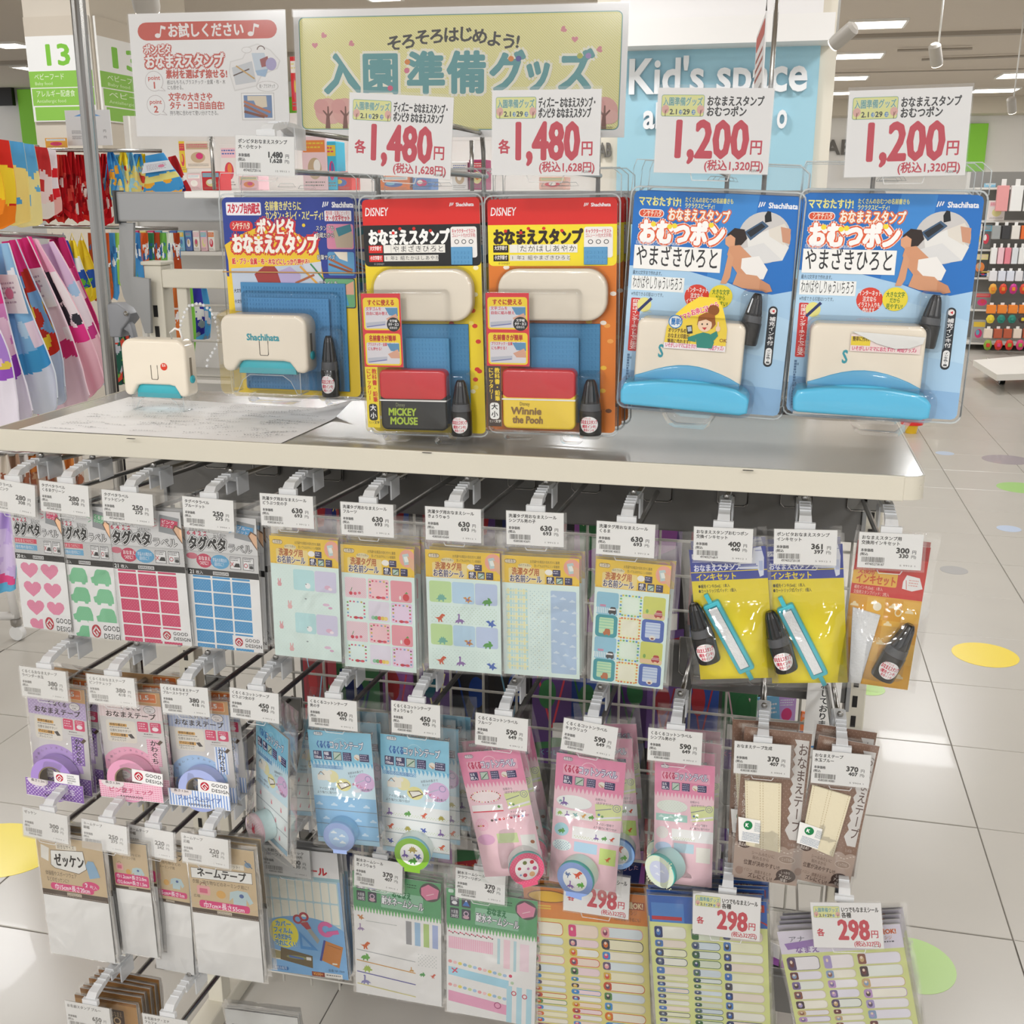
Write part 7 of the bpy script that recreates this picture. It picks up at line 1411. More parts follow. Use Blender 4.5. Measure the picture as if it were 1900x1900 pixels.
tube('rubber_band', [(-W/2-.006, .003, Z(54.5)), (-W/2-.004, -.0022, Z(54.5)), (W/2+.004, -.0022, Z(54)), (W/2+.015, .003, Z(53.8))], .0008, mat('rubber_band', 'c89a5c', .6), r, 6)
dup_behind(r, 1, .05, 'navy and yellow stamp pack', .006)
# blue diaper stamp packs
def art_blue(a, covered):
    H = 135; cornered(a, H, 'a9cdea'); top = [(x, y) for x, y in rrect(0, 0, 100, 62, 3.4, 4)]
    a.P([(3.4, 0), (96.6, 0), (99, 1), (100, 3.4), (100, 56), (88, 59), (74, 58), (60, 53), (30, 46), (0, 46), (0, 3.4), (1, 1)], '1f6fc0'); a.P([(55, 0), (75, 0), (70, 53), (60, 53), (48, 50)], '3a86cf')
    a.P([(0, 60), (40, 56), (100, 74), (100, 100), (0, 84)], 'b5d6ef'); a.P([(0, 112), (100, 118), (100, 131.6), (99, 134), (96.6, 135), (3.4, 135), (1, 134), (0, 131.6)], '8fb8de')
    a.T(3, 3, 6.2, 'ママおたすけ!', 'ece68a', bold=.03, fit=26, sh=-.05); a.T(31, 2.6, 3.4, 'たくさんのおむつの名前書きも', 'ece68a', bold=.02, fit=29); a.T(31, 6.2, 3.4, 'ラクラクスピーディ!', 'ece68a', bold=.02, fit=18); shachi(a, 75, 3.2, 4.2, 17)
    a.R(3.6, 11, 19, 16, 'f0e6e0', r=2.6); a.R(4.1, 11.5, 18.5, 15.5, 'd85030', r=2.2); a.T(6, 11.2, 4.4, 'シヤチハタ', 'f3e3cf', bold=.02, fit=11.6)
    a.T(21.5, 9.6, 8, 'おなまえスタンプ', 'f4eadc', bold=.03, out='e06a28', ow=.13, fit=37); a.T(4.6, 17, 15, 'おむつポン', 'f6f4f2', bold=.06, out='dc5a30', ow=.12, fit=52, out2='f0d0c0', ow2=.15)
    for x, y in ((13, 20), (23, 21), (26, 20.4), (48, 19)): a.E(x, y, 1.6, 1.6, 'f0d83a', 10)
    a.T(3, 30, 2.8, '印影見本(原寸)サイズ：20×80mm', 'dfe8f2', fit=27)
    a.R(2.4, 33, 55.6, 47.6, 'f1f1ef'); a.T(3.6, 32.2, 14, 'やまざきひろと', '2f2f31', bold=.006, fit=51)
    a.T(2.4, 48.6, 2.8, '最大12文字まで作れます。', '2a3a50', fit=19); a.R(2, 52, 34.6, 61, 'eef0ef'); a.T(2.8, 51.4, 9, 'わかばやしりゅういちろう', '2f2f31', fit=31); a.T(2.4, 62, 2.8, '※作成できる印面は1つです。', '2a3a50', fit=21)
    a.E(80, 25, 15.5, 15.5, 'c9c6c4', 36); a.P([(70, 26), (82, 20), (95, 30), (92, 38), (72, 36)], 'e2e1de'); a.P([(68, 22), (78, 15), (82, 18), (72, 27)], '3f5a78'); a.P([(69.4, 22.2), (77.6, 16.4), (80, 18.4), (72, 25)], '22262e'); a.P([(79, 12), (80.4, 9), (82.4, 9.4), (83.4, 15), (79.6, 16)], '17181a'); a.P([(82, 20), (91, 16), (95, 22), (92, 29), (83, 24)], 'dcd6cc'); a.P([(89, 18), (95, 19), (95.4, 28), (91, 27)], 'c99478'); a.L([(76, 32), (86, 35)], 1.2, '8a8c94'); a.P([(65, 33), (80, 28), (92, 38), (80, 40.4), (72, 38)], 'd8d8d8')
    # crawling baby photo
    a.P([(58, 24), (62, 20), (68, 20.6), (70, 26), (67, 30), (62, 31), (59, 29)], '2a1c16', ); a.P([(57, 26), (60, 24), (63, 26), (63, 31), (60, 32), (57.4, 30)], 'd9a07c'); a.P([(60, 31), (66, 30), (75, 38), (80, 44), (76, 49), (66, 47), (62, 42), (59, 36)], 'cf9470'); a.P([(60, 34), (63, 38), (62, 50), (60, 54), (56.6, 54), (58, 48)], 'd39a76'); a.P([(68, 38), (78, 36), (84, 44), (82, 50), (74, 50), (68, 44)], 'ebe9e6'); a.P([(66, 47), (78, 48), (84, 54), (82, 57), (70, 56), (64, 54)], 'd19874'); a.P([(80, 50), (86, 53), (88, 57), (84, 58), (80, 56)], 'c88c68')
    a.E(43, 63, 7.6, 7.6, 'd8402f', 26); a.T(43, 57, 3.6, 'インターネット', 'f4ece8', bold=.02, an='c', fit=13); a.T(43, 60.6, 3.6, '注文なら', 'f4ece8', bold=.02, an='c', fit=8); a.T(43, 64.2, 3.6, 'イラスト入りも', 'f4ece8', bold=.02, an='c', fit=13); a.T(43, 67.6, 3.4, '作れます', 'f4ece8', bold=.02, an='c', fit=7)
    a.E(57.4, 62, 7.2, 7.2, 'ecd93a', 26); a.T(57.4, 57.4, 3.6, '大きな文字', '3f7a30', bold=.02, an='c', fit=10.6); a.T(57.4, 61, 3.4, 'だから', '3f7a30', bold=.02, an='c', fit=6); a.T(57.4, 64.6, 3.6, '見やすい!', '3f7a30', bold=.02, an='c', fit=9.6)
    a.R(2.6, 66, 8.4, 100, 'cf3a38', r=.8); a.T(3.6, 66.8, 4, '印面はインターネットでご注文', 'f3e6e2', bold=.02, vert=True, fit=32); a.T(7.6, 78, 3.2, 'パソコン・携帯電話', 'f3e6e2', vert=True, fit=20) ; a.E(11, 70, 4.4, 4.6, 'e6e08a', 20); a.L([(7.6, 74), (15, 66)], 1.8, '27346a')
    a.fuzz(2.6, 102, 5.6, 132, 1.2, '5a7a9c', f=1.2)
    a.R(87, 66, 92.4, 104, '262a30', r=2.6); a.E(89.7, 69, 1.9, 1.9, 'efe8e6', 14); a.P([(89, 69), (90.6, 68), (90.6, 70)], 'd83038'); a.T(88, 72.4, 3.8, '補充インキ付', 'f1f1f1', bold=.02, vert=True, fit=18); a.R(87.8, 92, 91.6, 102.6, 'f1f1f1', r=1.8); a.T(88.4, 93, 2.6, 'インキ色・黒', '262a30', vert=True, fit=9, bold=.02)
def bluepack(q, label, what, Y, left, n):
    b, W, H, roll = fit(q, Y); A = 135; r = root('stamp_blister_pack', b, label, 'stamp pack', None, (0, -roll, 0)); frontcard(W, H, A, lambda a: art_blue(a, left), 'backing_card', r); X, Z = U(W, H, A)
    cr = extr('stamp_body', rrect(X(10), Z(118), X(75), Z(76), .009, 5), -.006, -.038, CREAM, r, .004, 4)
    # sky blue base: long curved tray
    zz = Z(128); P = [(X(3.5), zz+.002), (X(5), zz-.001), (X(76), zz-.003), (X(80), zz-.001), (X(80), zz+.02)]
    P = [(X(3), Z(122)), (X(3.4), Z(129)), (X(6), Z(130.4)), (X(76), Z(131.6)), (X(80.6), Z(130)), (X(81), Z(122)), (X(79), Z(119))]+[(X(79-k*74/12), Z(117.5-5.5*math.sin(math.pi*(k+.5)/13))) for k in range(1, 13)]
    extr('base_tray', P[::-1], -.002, -.050, AQUA, r, .004, 3)
    P2 = [(X(10.5), Z(112)), (X(10.5), Z(120)), (X(74.5), Z(120)), (X(74.5), Z(113))]+[(X(74.5-k*64/10), Z(112.5-9*math.sin(math.pi*k/10))) for k in range(1, 10)]
    extr('blue_skirt', P2[::-1], -.004, -.0395, mat('mid_blue_plastic', '4aa6d4', .3, coat=.3), cr, .001)
    a = Art(W*.65, H*.3, 40); a.T(22, 14, 11, 'S', '3a9aa8', bold=.03) if left else a.T(30, 14, 11, 'S', '3a9aa8', bold=.03); a.done('mark', cr, y=-.0384).location = (X(42), 0, Z(116))
    # ink bottle lying on the card behind the stamp
    bx = X(74) if left else X(74); bottle(r, X(76), Z(90), (Z(58)-Z(90)), .12, -.012, W*.062, lab=False)
    # sticker
    if left:
        P = [(X(27), Z(92)), (X(28), Z(80)), (X(33), Z(72)), (X(39), Z(66)), (X(46), Z(61)), (X(56), Z(61)), (X(60), Z(66)), (X(62), Z(72)), (X(64), Z(80)), (X(64), Z(92))]
        s = extr('yellow_sticker', P[::-1], -.0400, -.0404, mat('sticker_yellow', 'f0d23a', .4), r, 0, smooth=False)
        a = Art(W, H, 135); a.T(34, 73, 4, 'スマホ・パソコンから', 'd83070', bold=.03, out='f6ecd8', ow=.08, fit=25, rot=-24); a.T(41, 69, 4.2, 'お申し込み', 'd83070', bold=.03, out='f6ecd8', ow=.08, fit=14, rot=-18); a.E(33, 77, 4.2, 4.2, '3a8ac8', 20); a.E(33, 77, 3.6, 3.6, 'eaf0f2', 20); a.T(30.4, 74.6, 4.6, '簡単!', '2a7ac0', bold=.03, fit=6)
        [a.T(29, 80.6+k*3.4, 3.2, t, '5a3a1c', bold=.02, fit=f) for k, (t, f) in enumerate((('オリジナルの', 11), ('おなまえ印面が', 13), ('簡単に作れます！', 15)))]
        a.R(27, 90, 64, 93.6, 'f2ecee'); a.T(28, 89.8, 3.2, 'いそがしいママにおたすけ！', 'd83070', bold=.02, fit=20); a.T(54, 89.8, 3.2, '時短グッズ♪', 'd83070', bold=.02, fit=9)
        a.E(55, 68.6, 3.4, 3.2, '8a5228', 16); a.P([(46, 78), (46.6, 72.6), (51, 70), (56, 71.6), (57, 77), (55, 80)], '9a5c2c'); a.E(50.6, 77.6, 4.2, 4.4, 'f3d2b4', 18); a.P([(46.4, 76), (48, 72.4), (53, 72), (55, 76), (51, 74.4)], '9a5c2c'); a.E(49, 77.4, .5, .6, '3a2a1c', 8); a.E(52, 77.2, .5, .6, '3a2a1c', 8); a.P([(49, 79.4), (52, 79.2), (50.8, 81)], 'c83a3a'); a.P([(45.6, 84), (50, 82.4), (54, 83), (57, 88), (56, 92), (47, 92)], '2f8a7c'); a.P([(46, 84), (41, 86), (41.4, 88), (46, 88.6)], '2f8a7c'); a.P([(54, 83.6), (58, 81), (59, 84), (56, 88)], '2f8a7c'); a.E(58.6, 79.6, 1.4, 1.8, 'f3d2b4', 10); a.L([(58.6, 79), (58.4, 75.6)], .9, 'f3d2b4'); a.P([(39.6, 79), (43, 78.4), (43.8, 83.4), (40.6, 84)], '2a2a30'); a.P([(40.2, 79.8), (42.6, 79.2), (43.2, 82), (41, 82.6)], 'b9c4cc'); a.T(60, 85, 3, 'OK', '8a5228', bold=.02)
        a.done('sticker_print', s, y=-.0405)
    else:
        P = [(X(33), Z(80)), (X(74), Z(82)), (X(73), Z(86)), (X(66), Z(89)), (X(58), Z(89.6)), (X(48), Z(87))]
        s2 = extr('sticker_strip', [(X(33), Z(92)), (X(33), Z(81.6)), (X(72), Z(83)), (X(72), Z(92.4))], -.0400, -.0403, mat('sticker_pinkwhite', 'f0dcd8', .4), r, 0, smooth=False)
        a = Art(W, H, 135); a.R(33.2, 83, 44, 88.4, 'ecd23a'); a.T(34, 82.8, 3.2, '簡単に作れ', '5a3a1c', bold=.02, fit=9); a.T(34, 88.6, 3, 'いそがしいママにおたすけ！時短グッズ♪', 'd83070', bold=.02, fit=36); a.done('sticker_print', s2, y=-.0404)
        s = extr('peeled_sticker', P[::-1], -.0412, -.0424, WHITEP, r, .0005)
    blister(r, 'stamp_blister', X(8), X(77), Z(120), Z(73), 0, -.0455, .006, .012); blister(r, 'tray_blister', X(1), X(84), Z(133), Z(113), 0, -.056, .006, .012); blister(r, 'bottle_blister', X(70), X(86), Z(92), Z(56), 0, -.03, .004, .008)
    c0_ = (X(26), X(62)) if left else (X(34), X(72)); extr('foot_bulge', [(c0_[0]+.004, Z(135)), (c0_[0]+.012, Z(142)), (c0_[0]+.02, Z(144)), (c0_[1]-.012, Z(144)), (c0_[1]-.006, Z(141)), (c0_[1], Z(135)), (c0_[1], Z(131)), (c0_[0], Z(131))], -.002, -.036, BLISTER, r, .003, 3)
    shell(r, W, H, .032); dup_behind(r, n, .062, what, .002)
bluepack(Q(1170, 351.6, 1478, 366, 1446, 779, 1149, 742), 'blue diaper stamp pack with the yellow cartoon sticker on its stamp', 'sticker bearing blue stamp pack', .05, True, 2)
bluepack(Q(1492, 359, 1825, 361, 1775.6, 781, 1457, 760.6), 'blue diaper stamp pack with the half peeled white sticker, rightmost', 'rightmost blue stamp pack', .05, False, 2)
# ---- the big signs
def fine(q, Y): return fit(q, Y)
b, W, H, roll = fit(Q(235, 25, 529, 20, 537, 254, 256, 252), .30)
r = root('trial_sign', b, 'white sign with a red rounded headline inviting to try the stamp', 'sign', None, (0, -roll, 0)); box('board', -W/2, W/2, 0, .0015, 0, H, mat('card_paper', 'eeedec'), r)
a = Art(W, H, 79); RD = 'c8503f'; a.R(5.5, 5.6, 94.5, 17, RD, r=5.6)
a.T(25, 6.4, 9.2, 'お試しください', 'f0eae8', bold=.03, fit=49)
for x in (18.5, 78): a.E(x, 14, 1.9, 1.5, 'f0eae8', 14); a.L([(x+1.6, 14), (x+2.6, 8)], .8, 'f0eae8'); a.P([(x+2.4, 7.6), (x+5.6, 8.6), (x+5.2, 10.4), (x+2.6, 9.6)], 'f0eae8')
a.T(8.6, 19.4, 6.6, 'ポンピタ', 'f4f0ee', bold=.03, out=RD, ow=.16, fit=18); a.T(9, 25.6, 9.4, 'おなまえスタンプ', 'f4f0ee', bold=.035, out=RD, ow=.16, fit=51)
for i, y in enumerate((43, 58.6)):
    a.E(14, y, 6, 6.6, 'b9b0b0', 30); a.E(14, y, 5.7, 6.3, 'efeeed', 30); a.P([(18, y+4.4), (21, y+6.4), (16.6, y+5.8)], 'efeeed'); a.L([(18.6, y+4), (21, y+6.4), (17, y+6)], .25, 'b9b0b0'); a.T(14, y-4.4, 4, 'point', RD, an='c', bold=.02, fit=8); a.T(14, y-.6, 6, str(i+1), RD, an='c', bold=.03)
a.T(22, 35.6, 6, '素材を選ばず捺せる!', RD, bold=.03, fit=40); a.T(22.4, 42.2, 3.2, '紙はもちろんプラスチック・金属・布・木', '3a3533', fit=38); a.T(22.4, 45.6, 3.2, 'にも捺せる。', '3a3533', fit=11.6)
a.T(22.6, 50.4, 5.6, '文字の大きさや', RD, bold=.03, fit=29); a.T(23, 56, 5.6, 'タテ・ヨコ自由自在!', RD, bold=.03, fit=36); a.T(23, 62, 3.4, '持ち物に合わせて使い分けできる。', '3a3533', fit=33)
a.P([(64, 31), (72, 29), (76, 22), (82, 20), (90, 24), (96, 31), (94, 36), (84, 40), (80, 47), (66, 50), (63, 38)], 'dcdad8'); a.P([(64.6, 31.6), (72.4, 29.6), (76.4, 22.6), (82, 20.8), (89.6, 24.6), (95, 31), (93.4, 35.4), (83.6, 39.4), (79.6, 46.4), (66.4, 49), (63.6, 38)], 'eceae9')
a.P([(78, 26), (86, 26), (89, 36), (80, 38)], 'c4d0dc'); a.RG(84, 24, 2.6, 2, '6a5048', 180, 360); a.P([(83, 30), (88, 28), (89, 34), (84, 35)], '9a4a4a'); a.E(90, 33, 3.4, 4, 'a8a0c8'); a.P([(80, 37), (88, 36), (86, 41), (81, 40)], '9cb8d4'); a.P([(65, 35), (78, 31), (80, 44), (67, 46)], 'c9ccd0'); a.L([(66, 40), (76, 36)], .8, '5a4038'); a.L([(68, 34), (79, 42)], .9, 'c8a05a'); a.E(75, 24, 3.2, 2, 'c9c4c2'); a.E(75, 24, 2.9, 1.7, 'efeeed'); a.E(87, 47, 7, 3.4, 'c9c4c2'); a.E(87, 47, 6.6, 3.1, 'efeeed'); a.T(82, 45.4, 2.8, '紙・プラスチック', '4a4543', fit=10)
a.R(70, 51, 91, 68.6, 'c9c6c4'); a.R(70.4, 51.4, 90.6, 68.2, 'f0efee'); a.R(71.6, 52.6, 89.4, 67, '6a86b0'); a.P([(74, 53), (86, 53), (86.4, 60), (80, 61), (78, 56), (74, 56)], 'dccfb8'); a.L([(72, 59), (86, 66)], 1.6, '9a5a3c'); a.L([(72, 63), (84, 66.4)], 1.6, '7a4028'); a.L([(72, 56.6), (88, 63.4)], 1.4, 'b87048')
a.done('printing', r); box('clear_sleeve', -W/2-.001, W/2+.001, -.0016, -.0012, -.001, H+.001, SLEEVE, r)
# clip stand under the trial sign
p0 = atY(391, 237, .31); st = root('sign_stand', (atY(398, 352, .31).x, .31, atY(398, 352, .31).z), 'clear T shaped sign clip on a chrome stem at the left of the top bar', 'sign stand')
hz = p0.z-st.location.z; tube('stem', [(0, 0, 0), (0, 0, hz)], .0028, CHROME, st); wv_ = plen(106, 390, 240, .31)
box('clip_bar', -wv_/2, wv_/2, -.008, .006, hz-.006, hz+.003, BLISTER, st, .001); tube('clip_edge', [(-wv_/2, -.009, hz-.006), (wv_/2, -.009, hz-.006)], .001, mat('clear_edge'), st, 6); tube('clip_edge', [(-wv_/2, -.009, hz+.004), (wv_/2, -.009, hz+.004)], .0008, mat('clear_edge'), st, 6)
lathe('collar', [(.005, 0), (.0055, .004), (.0055, .016), (.0035, .02)], BLISTER, st, 14, Matrix.Translation((0, 0, hz-.03))); a0, a1, a2, a3 = pxb(353, 349, 446, 360, .33); box('white_foot', a0-st.location.x, a1-st.location.x, .0, .03, -.012, -.002, WHITEP, st, .002)
b, W, H, roll = fit(Q(543, 17, 1166, 7, 1158, 256, 552, 252), .33)
r = root('season_sign', b, 'large yellow sign with teal headline, petals and blossom trees', 'sign', None, (0, -roll, 0)); box('board', -W/2, W/2, 0, .002, 0, H, mat('card_paper'), r)
a = Art(W, H, 39.6); TE = '5f9da0'
a.R(1.6, 2.2, 98.4, 37.4, '6f9f9a', r=1.6); a.R(1.9, 2.5, 98.1, 37.1, 'e2dd8c', r=1.4); a.dstripes(2.2, 3, 97.8, 36.6, .8, 'efe9b4', .45)
for i, ch in enumerate('そろそろはじめよう!'):
    a.T(28.6+i*4.4, (8.4, 7.8, 6.6, 6.2, 5.8, 5.6, 6.2, 7, 7.8, 8)[i], 5, ch, '3c3a36', bold=.03, rot=(-8, -6, -4, -2, 0, 2, 4, 6, 8, 8)[i])
xs = ((9, '入'), (21, '園'), (35, '準'), (47.4, '備'), (60, 'グ'), (70, 'ッ'), (80, 'ズ'))
for x, ch in xs:
    w = {'グ': 11, 'ッ': 9, 'ズ': 11}.get(ch, 12); a.T(x, 13, 13.4, ch, TE, bold=.035, out='f2efdc', ow=.1, fit=w)
for x, y, c in ((35.4, 16.4, 'e08a3c'), (35.2, 19, 'dc7a94'), (30, 24.4, 'd85a7c'), (66.6, 15.8, 'e08a3c'), (68.8, 15.8, '5a58a0'), (86.6, 15.2, 'b4b84a'), (89, 15.2, 'a088bc')): a.E(x, y, .85, .85, c, 14)
for x, y, rt_ in ((9.4, 8, 40), (6.6, 11, 0), (18, 10.6, 60), (81.6, 7.4, 60), (85, 10.4, 0), (92, 13.4, 80)): DINO(a, 'heart', x, y, 1.9, 'd98a92', rot=rt_)
for x in (10, 15.6, 89.4, 94):
    a.E(x, 31.6, 4, 4.2, 'e2a9a0', 22); a.E(x-2, 30, 2.4, 2.4, 'dd9f98', 14); a.E(x+1.8, 33.4, 2.4, 2.2, 'e6b4aa', 14)
    a.P([(x-.8, 37), (x-.4, 33), (x-1.6, 31.4), (x-1.2, 31.2), (x-.1, 32.4), (x, 30), (x+.4, 30), (x+.5, 32.4), (x+1.6, 31.2), (x+1.9, 31.6), (x+.6, 33.2), (x+.8, 37)], '7c4a3c')
a.fuzz(93, 36.4, 97, 37, .4, '8a8468'); a.done('printing', r); box('clear_sleeve', -W/2-.001, W/2+.001, -.0022, -.0018, -.001, H+.001, SLEEVE, r)
p = atY(700, 254, .335); ss = root('sign_rail', (b.x, .34, p.z-.006), 'clear rail gripping the lower edge of the large yellow sign', 'sign rail'); box('rail', -.13, .16, -.008, .008, 0, .01, BLISTER, ss, .001); tube('stem', [(.02, 0, 0), (.02, 0, 1.512-ss.location.z)], .003, CHROME, ss); tube('stem', [(-.12, 0, 0), (-.12, 0, 1.512-ss.location.z)], .003, CHROME, ss)
# sign seen edge-on on a pole at the right
q0 = atY(1436, 0, .36); q1 = atY(1418, 332, .36)
po = root('sign_pole', (q1.x, .36, q1.z-.02), 'thin chrome pole carrying a sign seen edge-on, right of the first 1,200 yen card', 'pole'); tube('tube', [(0, 0, 0), (q0.x-q1.x+.004, 0, q0.z-q1.z+.06)], .0032, CHROME, po)
s0 = atY(1416, 20, .36); s1 = atY(1413, 162, .36); d = .24
sg = root('hanging_sign', (s0.x+.004, .36, s1.z-.06), 'white sign hanging edge-on beside the thin chrome pole', 'sign', None, (0, 0, 0)); sg.location.y = .36
hh = s0.z-s1.z+.06; M = Matrix.Rotation(math.radians(77), 4, 'Z')
o = box('board', -.24, 0, 0, .0016, 0, hh, mat('card_paper'), sg, M=Matrix.Identity(4)); o.rotation_euler = (0, 0, math.radians(-86)); a = Art(.24, hh, 84); a.R(4, 3, 96, 14, 'c8503f', r=5); a.fuzz(8, 20, 90, 40, 5, 'c8705f'); a.R(50, 46, 90, 74, '8a8078'); a.fuzz(8, 46, 44, 74, 4, '6a6562'); pr2 = a.done('printing', o, y=-.0001); pr2.location = (-.12, 0, 0)
tube('hanger', [(0, 0, hh), (0, 0, hh+.02), (.012, 0, hh+.03)], .001, CHROME, sg)
# ================================================================== goods around the fixture
def cloth_item(name, label, cat, group, top, w0, w1, L, cols, folds=3, amp=.01, yaw=0, tilt=0, seed=0, hem='round', sling=None, tagc=None, nx=22, nz=36):
    """hanging towel or bag: narrow gathered top, wide rounded foot; cols = list of (fraction from the top, colour or colours of its print); hangs from its top"""
    rn = random.Random(seed); M3 = Matrix.Rotation(yaw, 3, 'Z') @ Matrix.Rotation(tilt, 3, 'Y'); base = Vector(top)-M3 @ Vector((0, 0, L))
    r = root(name, base, label, cat, group, (0, tilt, yaw)); vs = []; cs = []; fs = []
    blobs = [(rn.uniform(-.55, .55), rn.uniform(0, 1), rn.uniform(.07, .17), rn.random(), rn.random() < .3) for _ in range(26)]
    V = np.zeros((2, nz+1, nx+1, 3)); v = np.linspace(0, 1, nz+1)[:, None]; u = np.linspace(-.5, .5, nx+1)[None, :]
    wd = w0+(w1-w0)*np.minimum(1, (v*1.25)**.8); X = u*wd*(1+.06*np.sin(v*7+seed))+.02*w1*np.sin(v*5+seed*1.7)
    Y = amp*np.sin(u*2*math.pi*folds+seed+v*1.4)*(1-.35*v)+amp*.7*np.sin(v*4+seed*2)+amp*.5*np.sin(u*9+v*6)
    Z = L*(1-v)+0*u
    if hem == 'round': Z = Z+L*.09*(v**4)*(np.abs(2*u)**2.4)+L*.012*np.sin(u*11+seed)*v
    V[0] = np.stack([X+0*Z, Y-.002+0*Z, Z], -1); V[1] = V[0]; V[1, ..., 1] += .006
    vs = V.reshape(-1, 3).tolist(); n = (nx+1)*(nz+1)
    def colat(uu, vv):
        c = cols[-1][1]
        for fr, cc in cols:
            if vv <= fr+.02*math.sin(uu*6+seed): c = cc; break
        if isinstance(c, (list, tuple)):
            for bu, bv, br, bc, sq in blobs:
                d = max(abs(uu-bu), abs(vv-bv)*1.6) if sq else math.hypot(uu-bu, (vv-bv)*2)
                if d < br: return c[1+int(bc*(len(c)-1)) % max(1, len(c)-1)] if len(c) > 1 else c[0]
            return c[0]
        return c
    for s_ in (0, 1):
        for j in range(nz):
            for i in range(nx):
                a = s_*n+j*(nx+1)+i; f = (a, a+1, a+nx+2, a+nx+1); fs.append(f if s_ else f[::-1]); cs.append(colat((i+.5)/nx-.5, (j+.5)/nz))
    lc = cols[-1][1] if isinstance(cols[-1][1], str) else cols[-1][1][0]
    for j in range(nz):
        for e in (0, nx):
            a = j*(nx+1)+e; fs.append((a, a+nx+1, n+a+nx+1, n+a)); cs.append(lc)
    for i in range(nx):
        a = nz*(nx+1)+i; fs.append((a, a+1, n+a+1, n+a)); cs.append(lc)
    colored('fabric', vs, fs, cs, CLOTH, r, True)
    if tagc:
        yt = -amp*2-.006; t = colored('paper_band', [(-w1*.42, yt, L*.62), (w1*.42, yt, L*.6), (w1*.34, yt, L*.82), (-w1*.3, yt, L*.84)]+[(-w1*.42, yt+.001, L*.62), (w1*.42, yt+.001, L*.6), (w1*.34, yt+.001, L*.82), (-w1*.3, yt+.001, L*.84)], [(0, 1, 2, 3), (7, 6, 5, 4), (0, 3, 7, 4), (1, 5, 6, 2), (0, 4, 5, 1), (3, 2, 6, 7)], [tagc]*6, CLOTH, r)
        a = Art(w1*.6, L*.16, 60); a.fuzz(6, 6, 94, 52, 7, 'b8a8b4'); a.E(70, 30, 14, 12, 'e08aa8'); a.done('band_print', t, y=yt-.0002).location.z = L*.64
    if sling: tube('hanging_cord', [(-w0*.4, 0, L*.99), (0, 0, L+sling), (w0*.4, 0, L*.99)], .002, mat('cord_'+str(cols[0][1] if isinstance(cols[0][1], str) else cols[0][1][0]), cols[0][1] if isinstance(cols[0][1], str) else cols[0][1][0], .8), r, 5)
    return r
def railrun(label, p, q, r=.008):
    o = root('chrome_rail', p, label, 'rail'); v = Vector(q)-Vector(p); tube('bar', [(0, 0, 0), v], r, CHROME, o, 8); return o
# near rack of pink and blue hand towels (left edge)
TP = ['f0b4cc', 'd8447c', 'a9cdea', 'c9b4e0', 'f2d0dc', '7fb8e0', 'e86aa0', 'f0e0ea']
railrun('chrome rail over the pink and blue hand towels', atY(-120, 428, 1.25), atY(118, 440, 2.1))
tw = [((-40, 560), (-6, 800), 1.30, .15, [(.12, 'c9a0dc'), (.5, ['b48adc', 'f0c8e0', 'e8d05a']), (.58, '9c5ac8'), (1, 'ece6f2')], 'lilac hand towel with purple hem cut by the left edge'),
      ((-42, 470), (22, 792), 1.36, .14, [(.3, 'e0408c'), (.6, ['d88ac4', 'f4d0e4', '9cc4e8']), (.72, '9a4ac0'), (1, 'e9e4f0')], 'pink and violet hand towel at the far left edge'),
      ((2, 452), (66, 772), 1.45, .15, [(.16, '9cc8ea'), (.62, ['8cc2ea', 'f4e0ec', 'bcdcf4', 'f2f2f6', '7ab4e4']), (.74, '4fa8dc'), (1, 'dfe6f0')], 'light blue hand towel with white foot and darker blue hem'),
      ((20, 446), (104, 750), 1.58, .12, [(.2, 'd83c80'), (.6, ['7fa8d0', 'e8c04a', 'c0382c', 'e8e0d8']), (.72, ['d83a2c', 'f0d03c']), (1, 'cfd6e4')], 'blue and red towel squeezed between the light blue and pink ones'),
      ((40, 442), (142, 768), 1.66, .16, [(.22, 'dc3c84'), (.6, ['f2dce6', 'f0e8a8', 'f4f4f6', 'e8a0c0', 'b8a0dc']), (.7, 'd8407e'), (1, 'ecd0da')], 'white and magenta hand towel under a white paper band'),
      ((14, 470), (108, 800), 1.74, .14, [(.5, 'c83070'), (.8, 'd8447c'), (1, 'e0508c')], 'plain magenta towel showing below the others'),
      ((62, 446), (168, 735), 1.82, .13, [(.2, 'e8a8c4'), (.55, ['f0e8ec', 'e8b85a', '3c3c44', 'f6f2f4']), (.66, 'e0408c'), (1, 'e8bcc8')], 'pink hand towel with magenta trim nearest the chrome pole'),
      ((84, 452), (190, 716), 1.95, .12, [(.3, 'd8b8d8'), (.6, ['eadfe8', 'd86a90', 'a8c8e8', 'f4f0f4']), (.68, 'c8448c'), (1, 'eccad2')], 'rearmost pale pink towel behind the chrome pole'),
      ((104, 443), (160, 640), 2.05, .12, [(.3, 'b82c64'), (1, ['c83c78', 'e880a8', 'f0d0dc'])], 'dark pink gathered towel high on the near rack')]
for k, (tp, bt, Y, wd_, c, lb) in enumerate(tw):
    p = atY(*tp, Y); q = atY(*bt, Y); L = math.hypot(p.x-q.x, p.z-q.z); th = -math.atan2(q.x-p.x, p.z-q.z)
    cloth_item('hand_towel', lb, 'towel', None, p, .045, wd_, L, c, 2, .012, 0, th, seed=k, tagc='f2f0f0' if k in (2, 4) else None, nx=40, nz=80)
rn = random.Random(77)
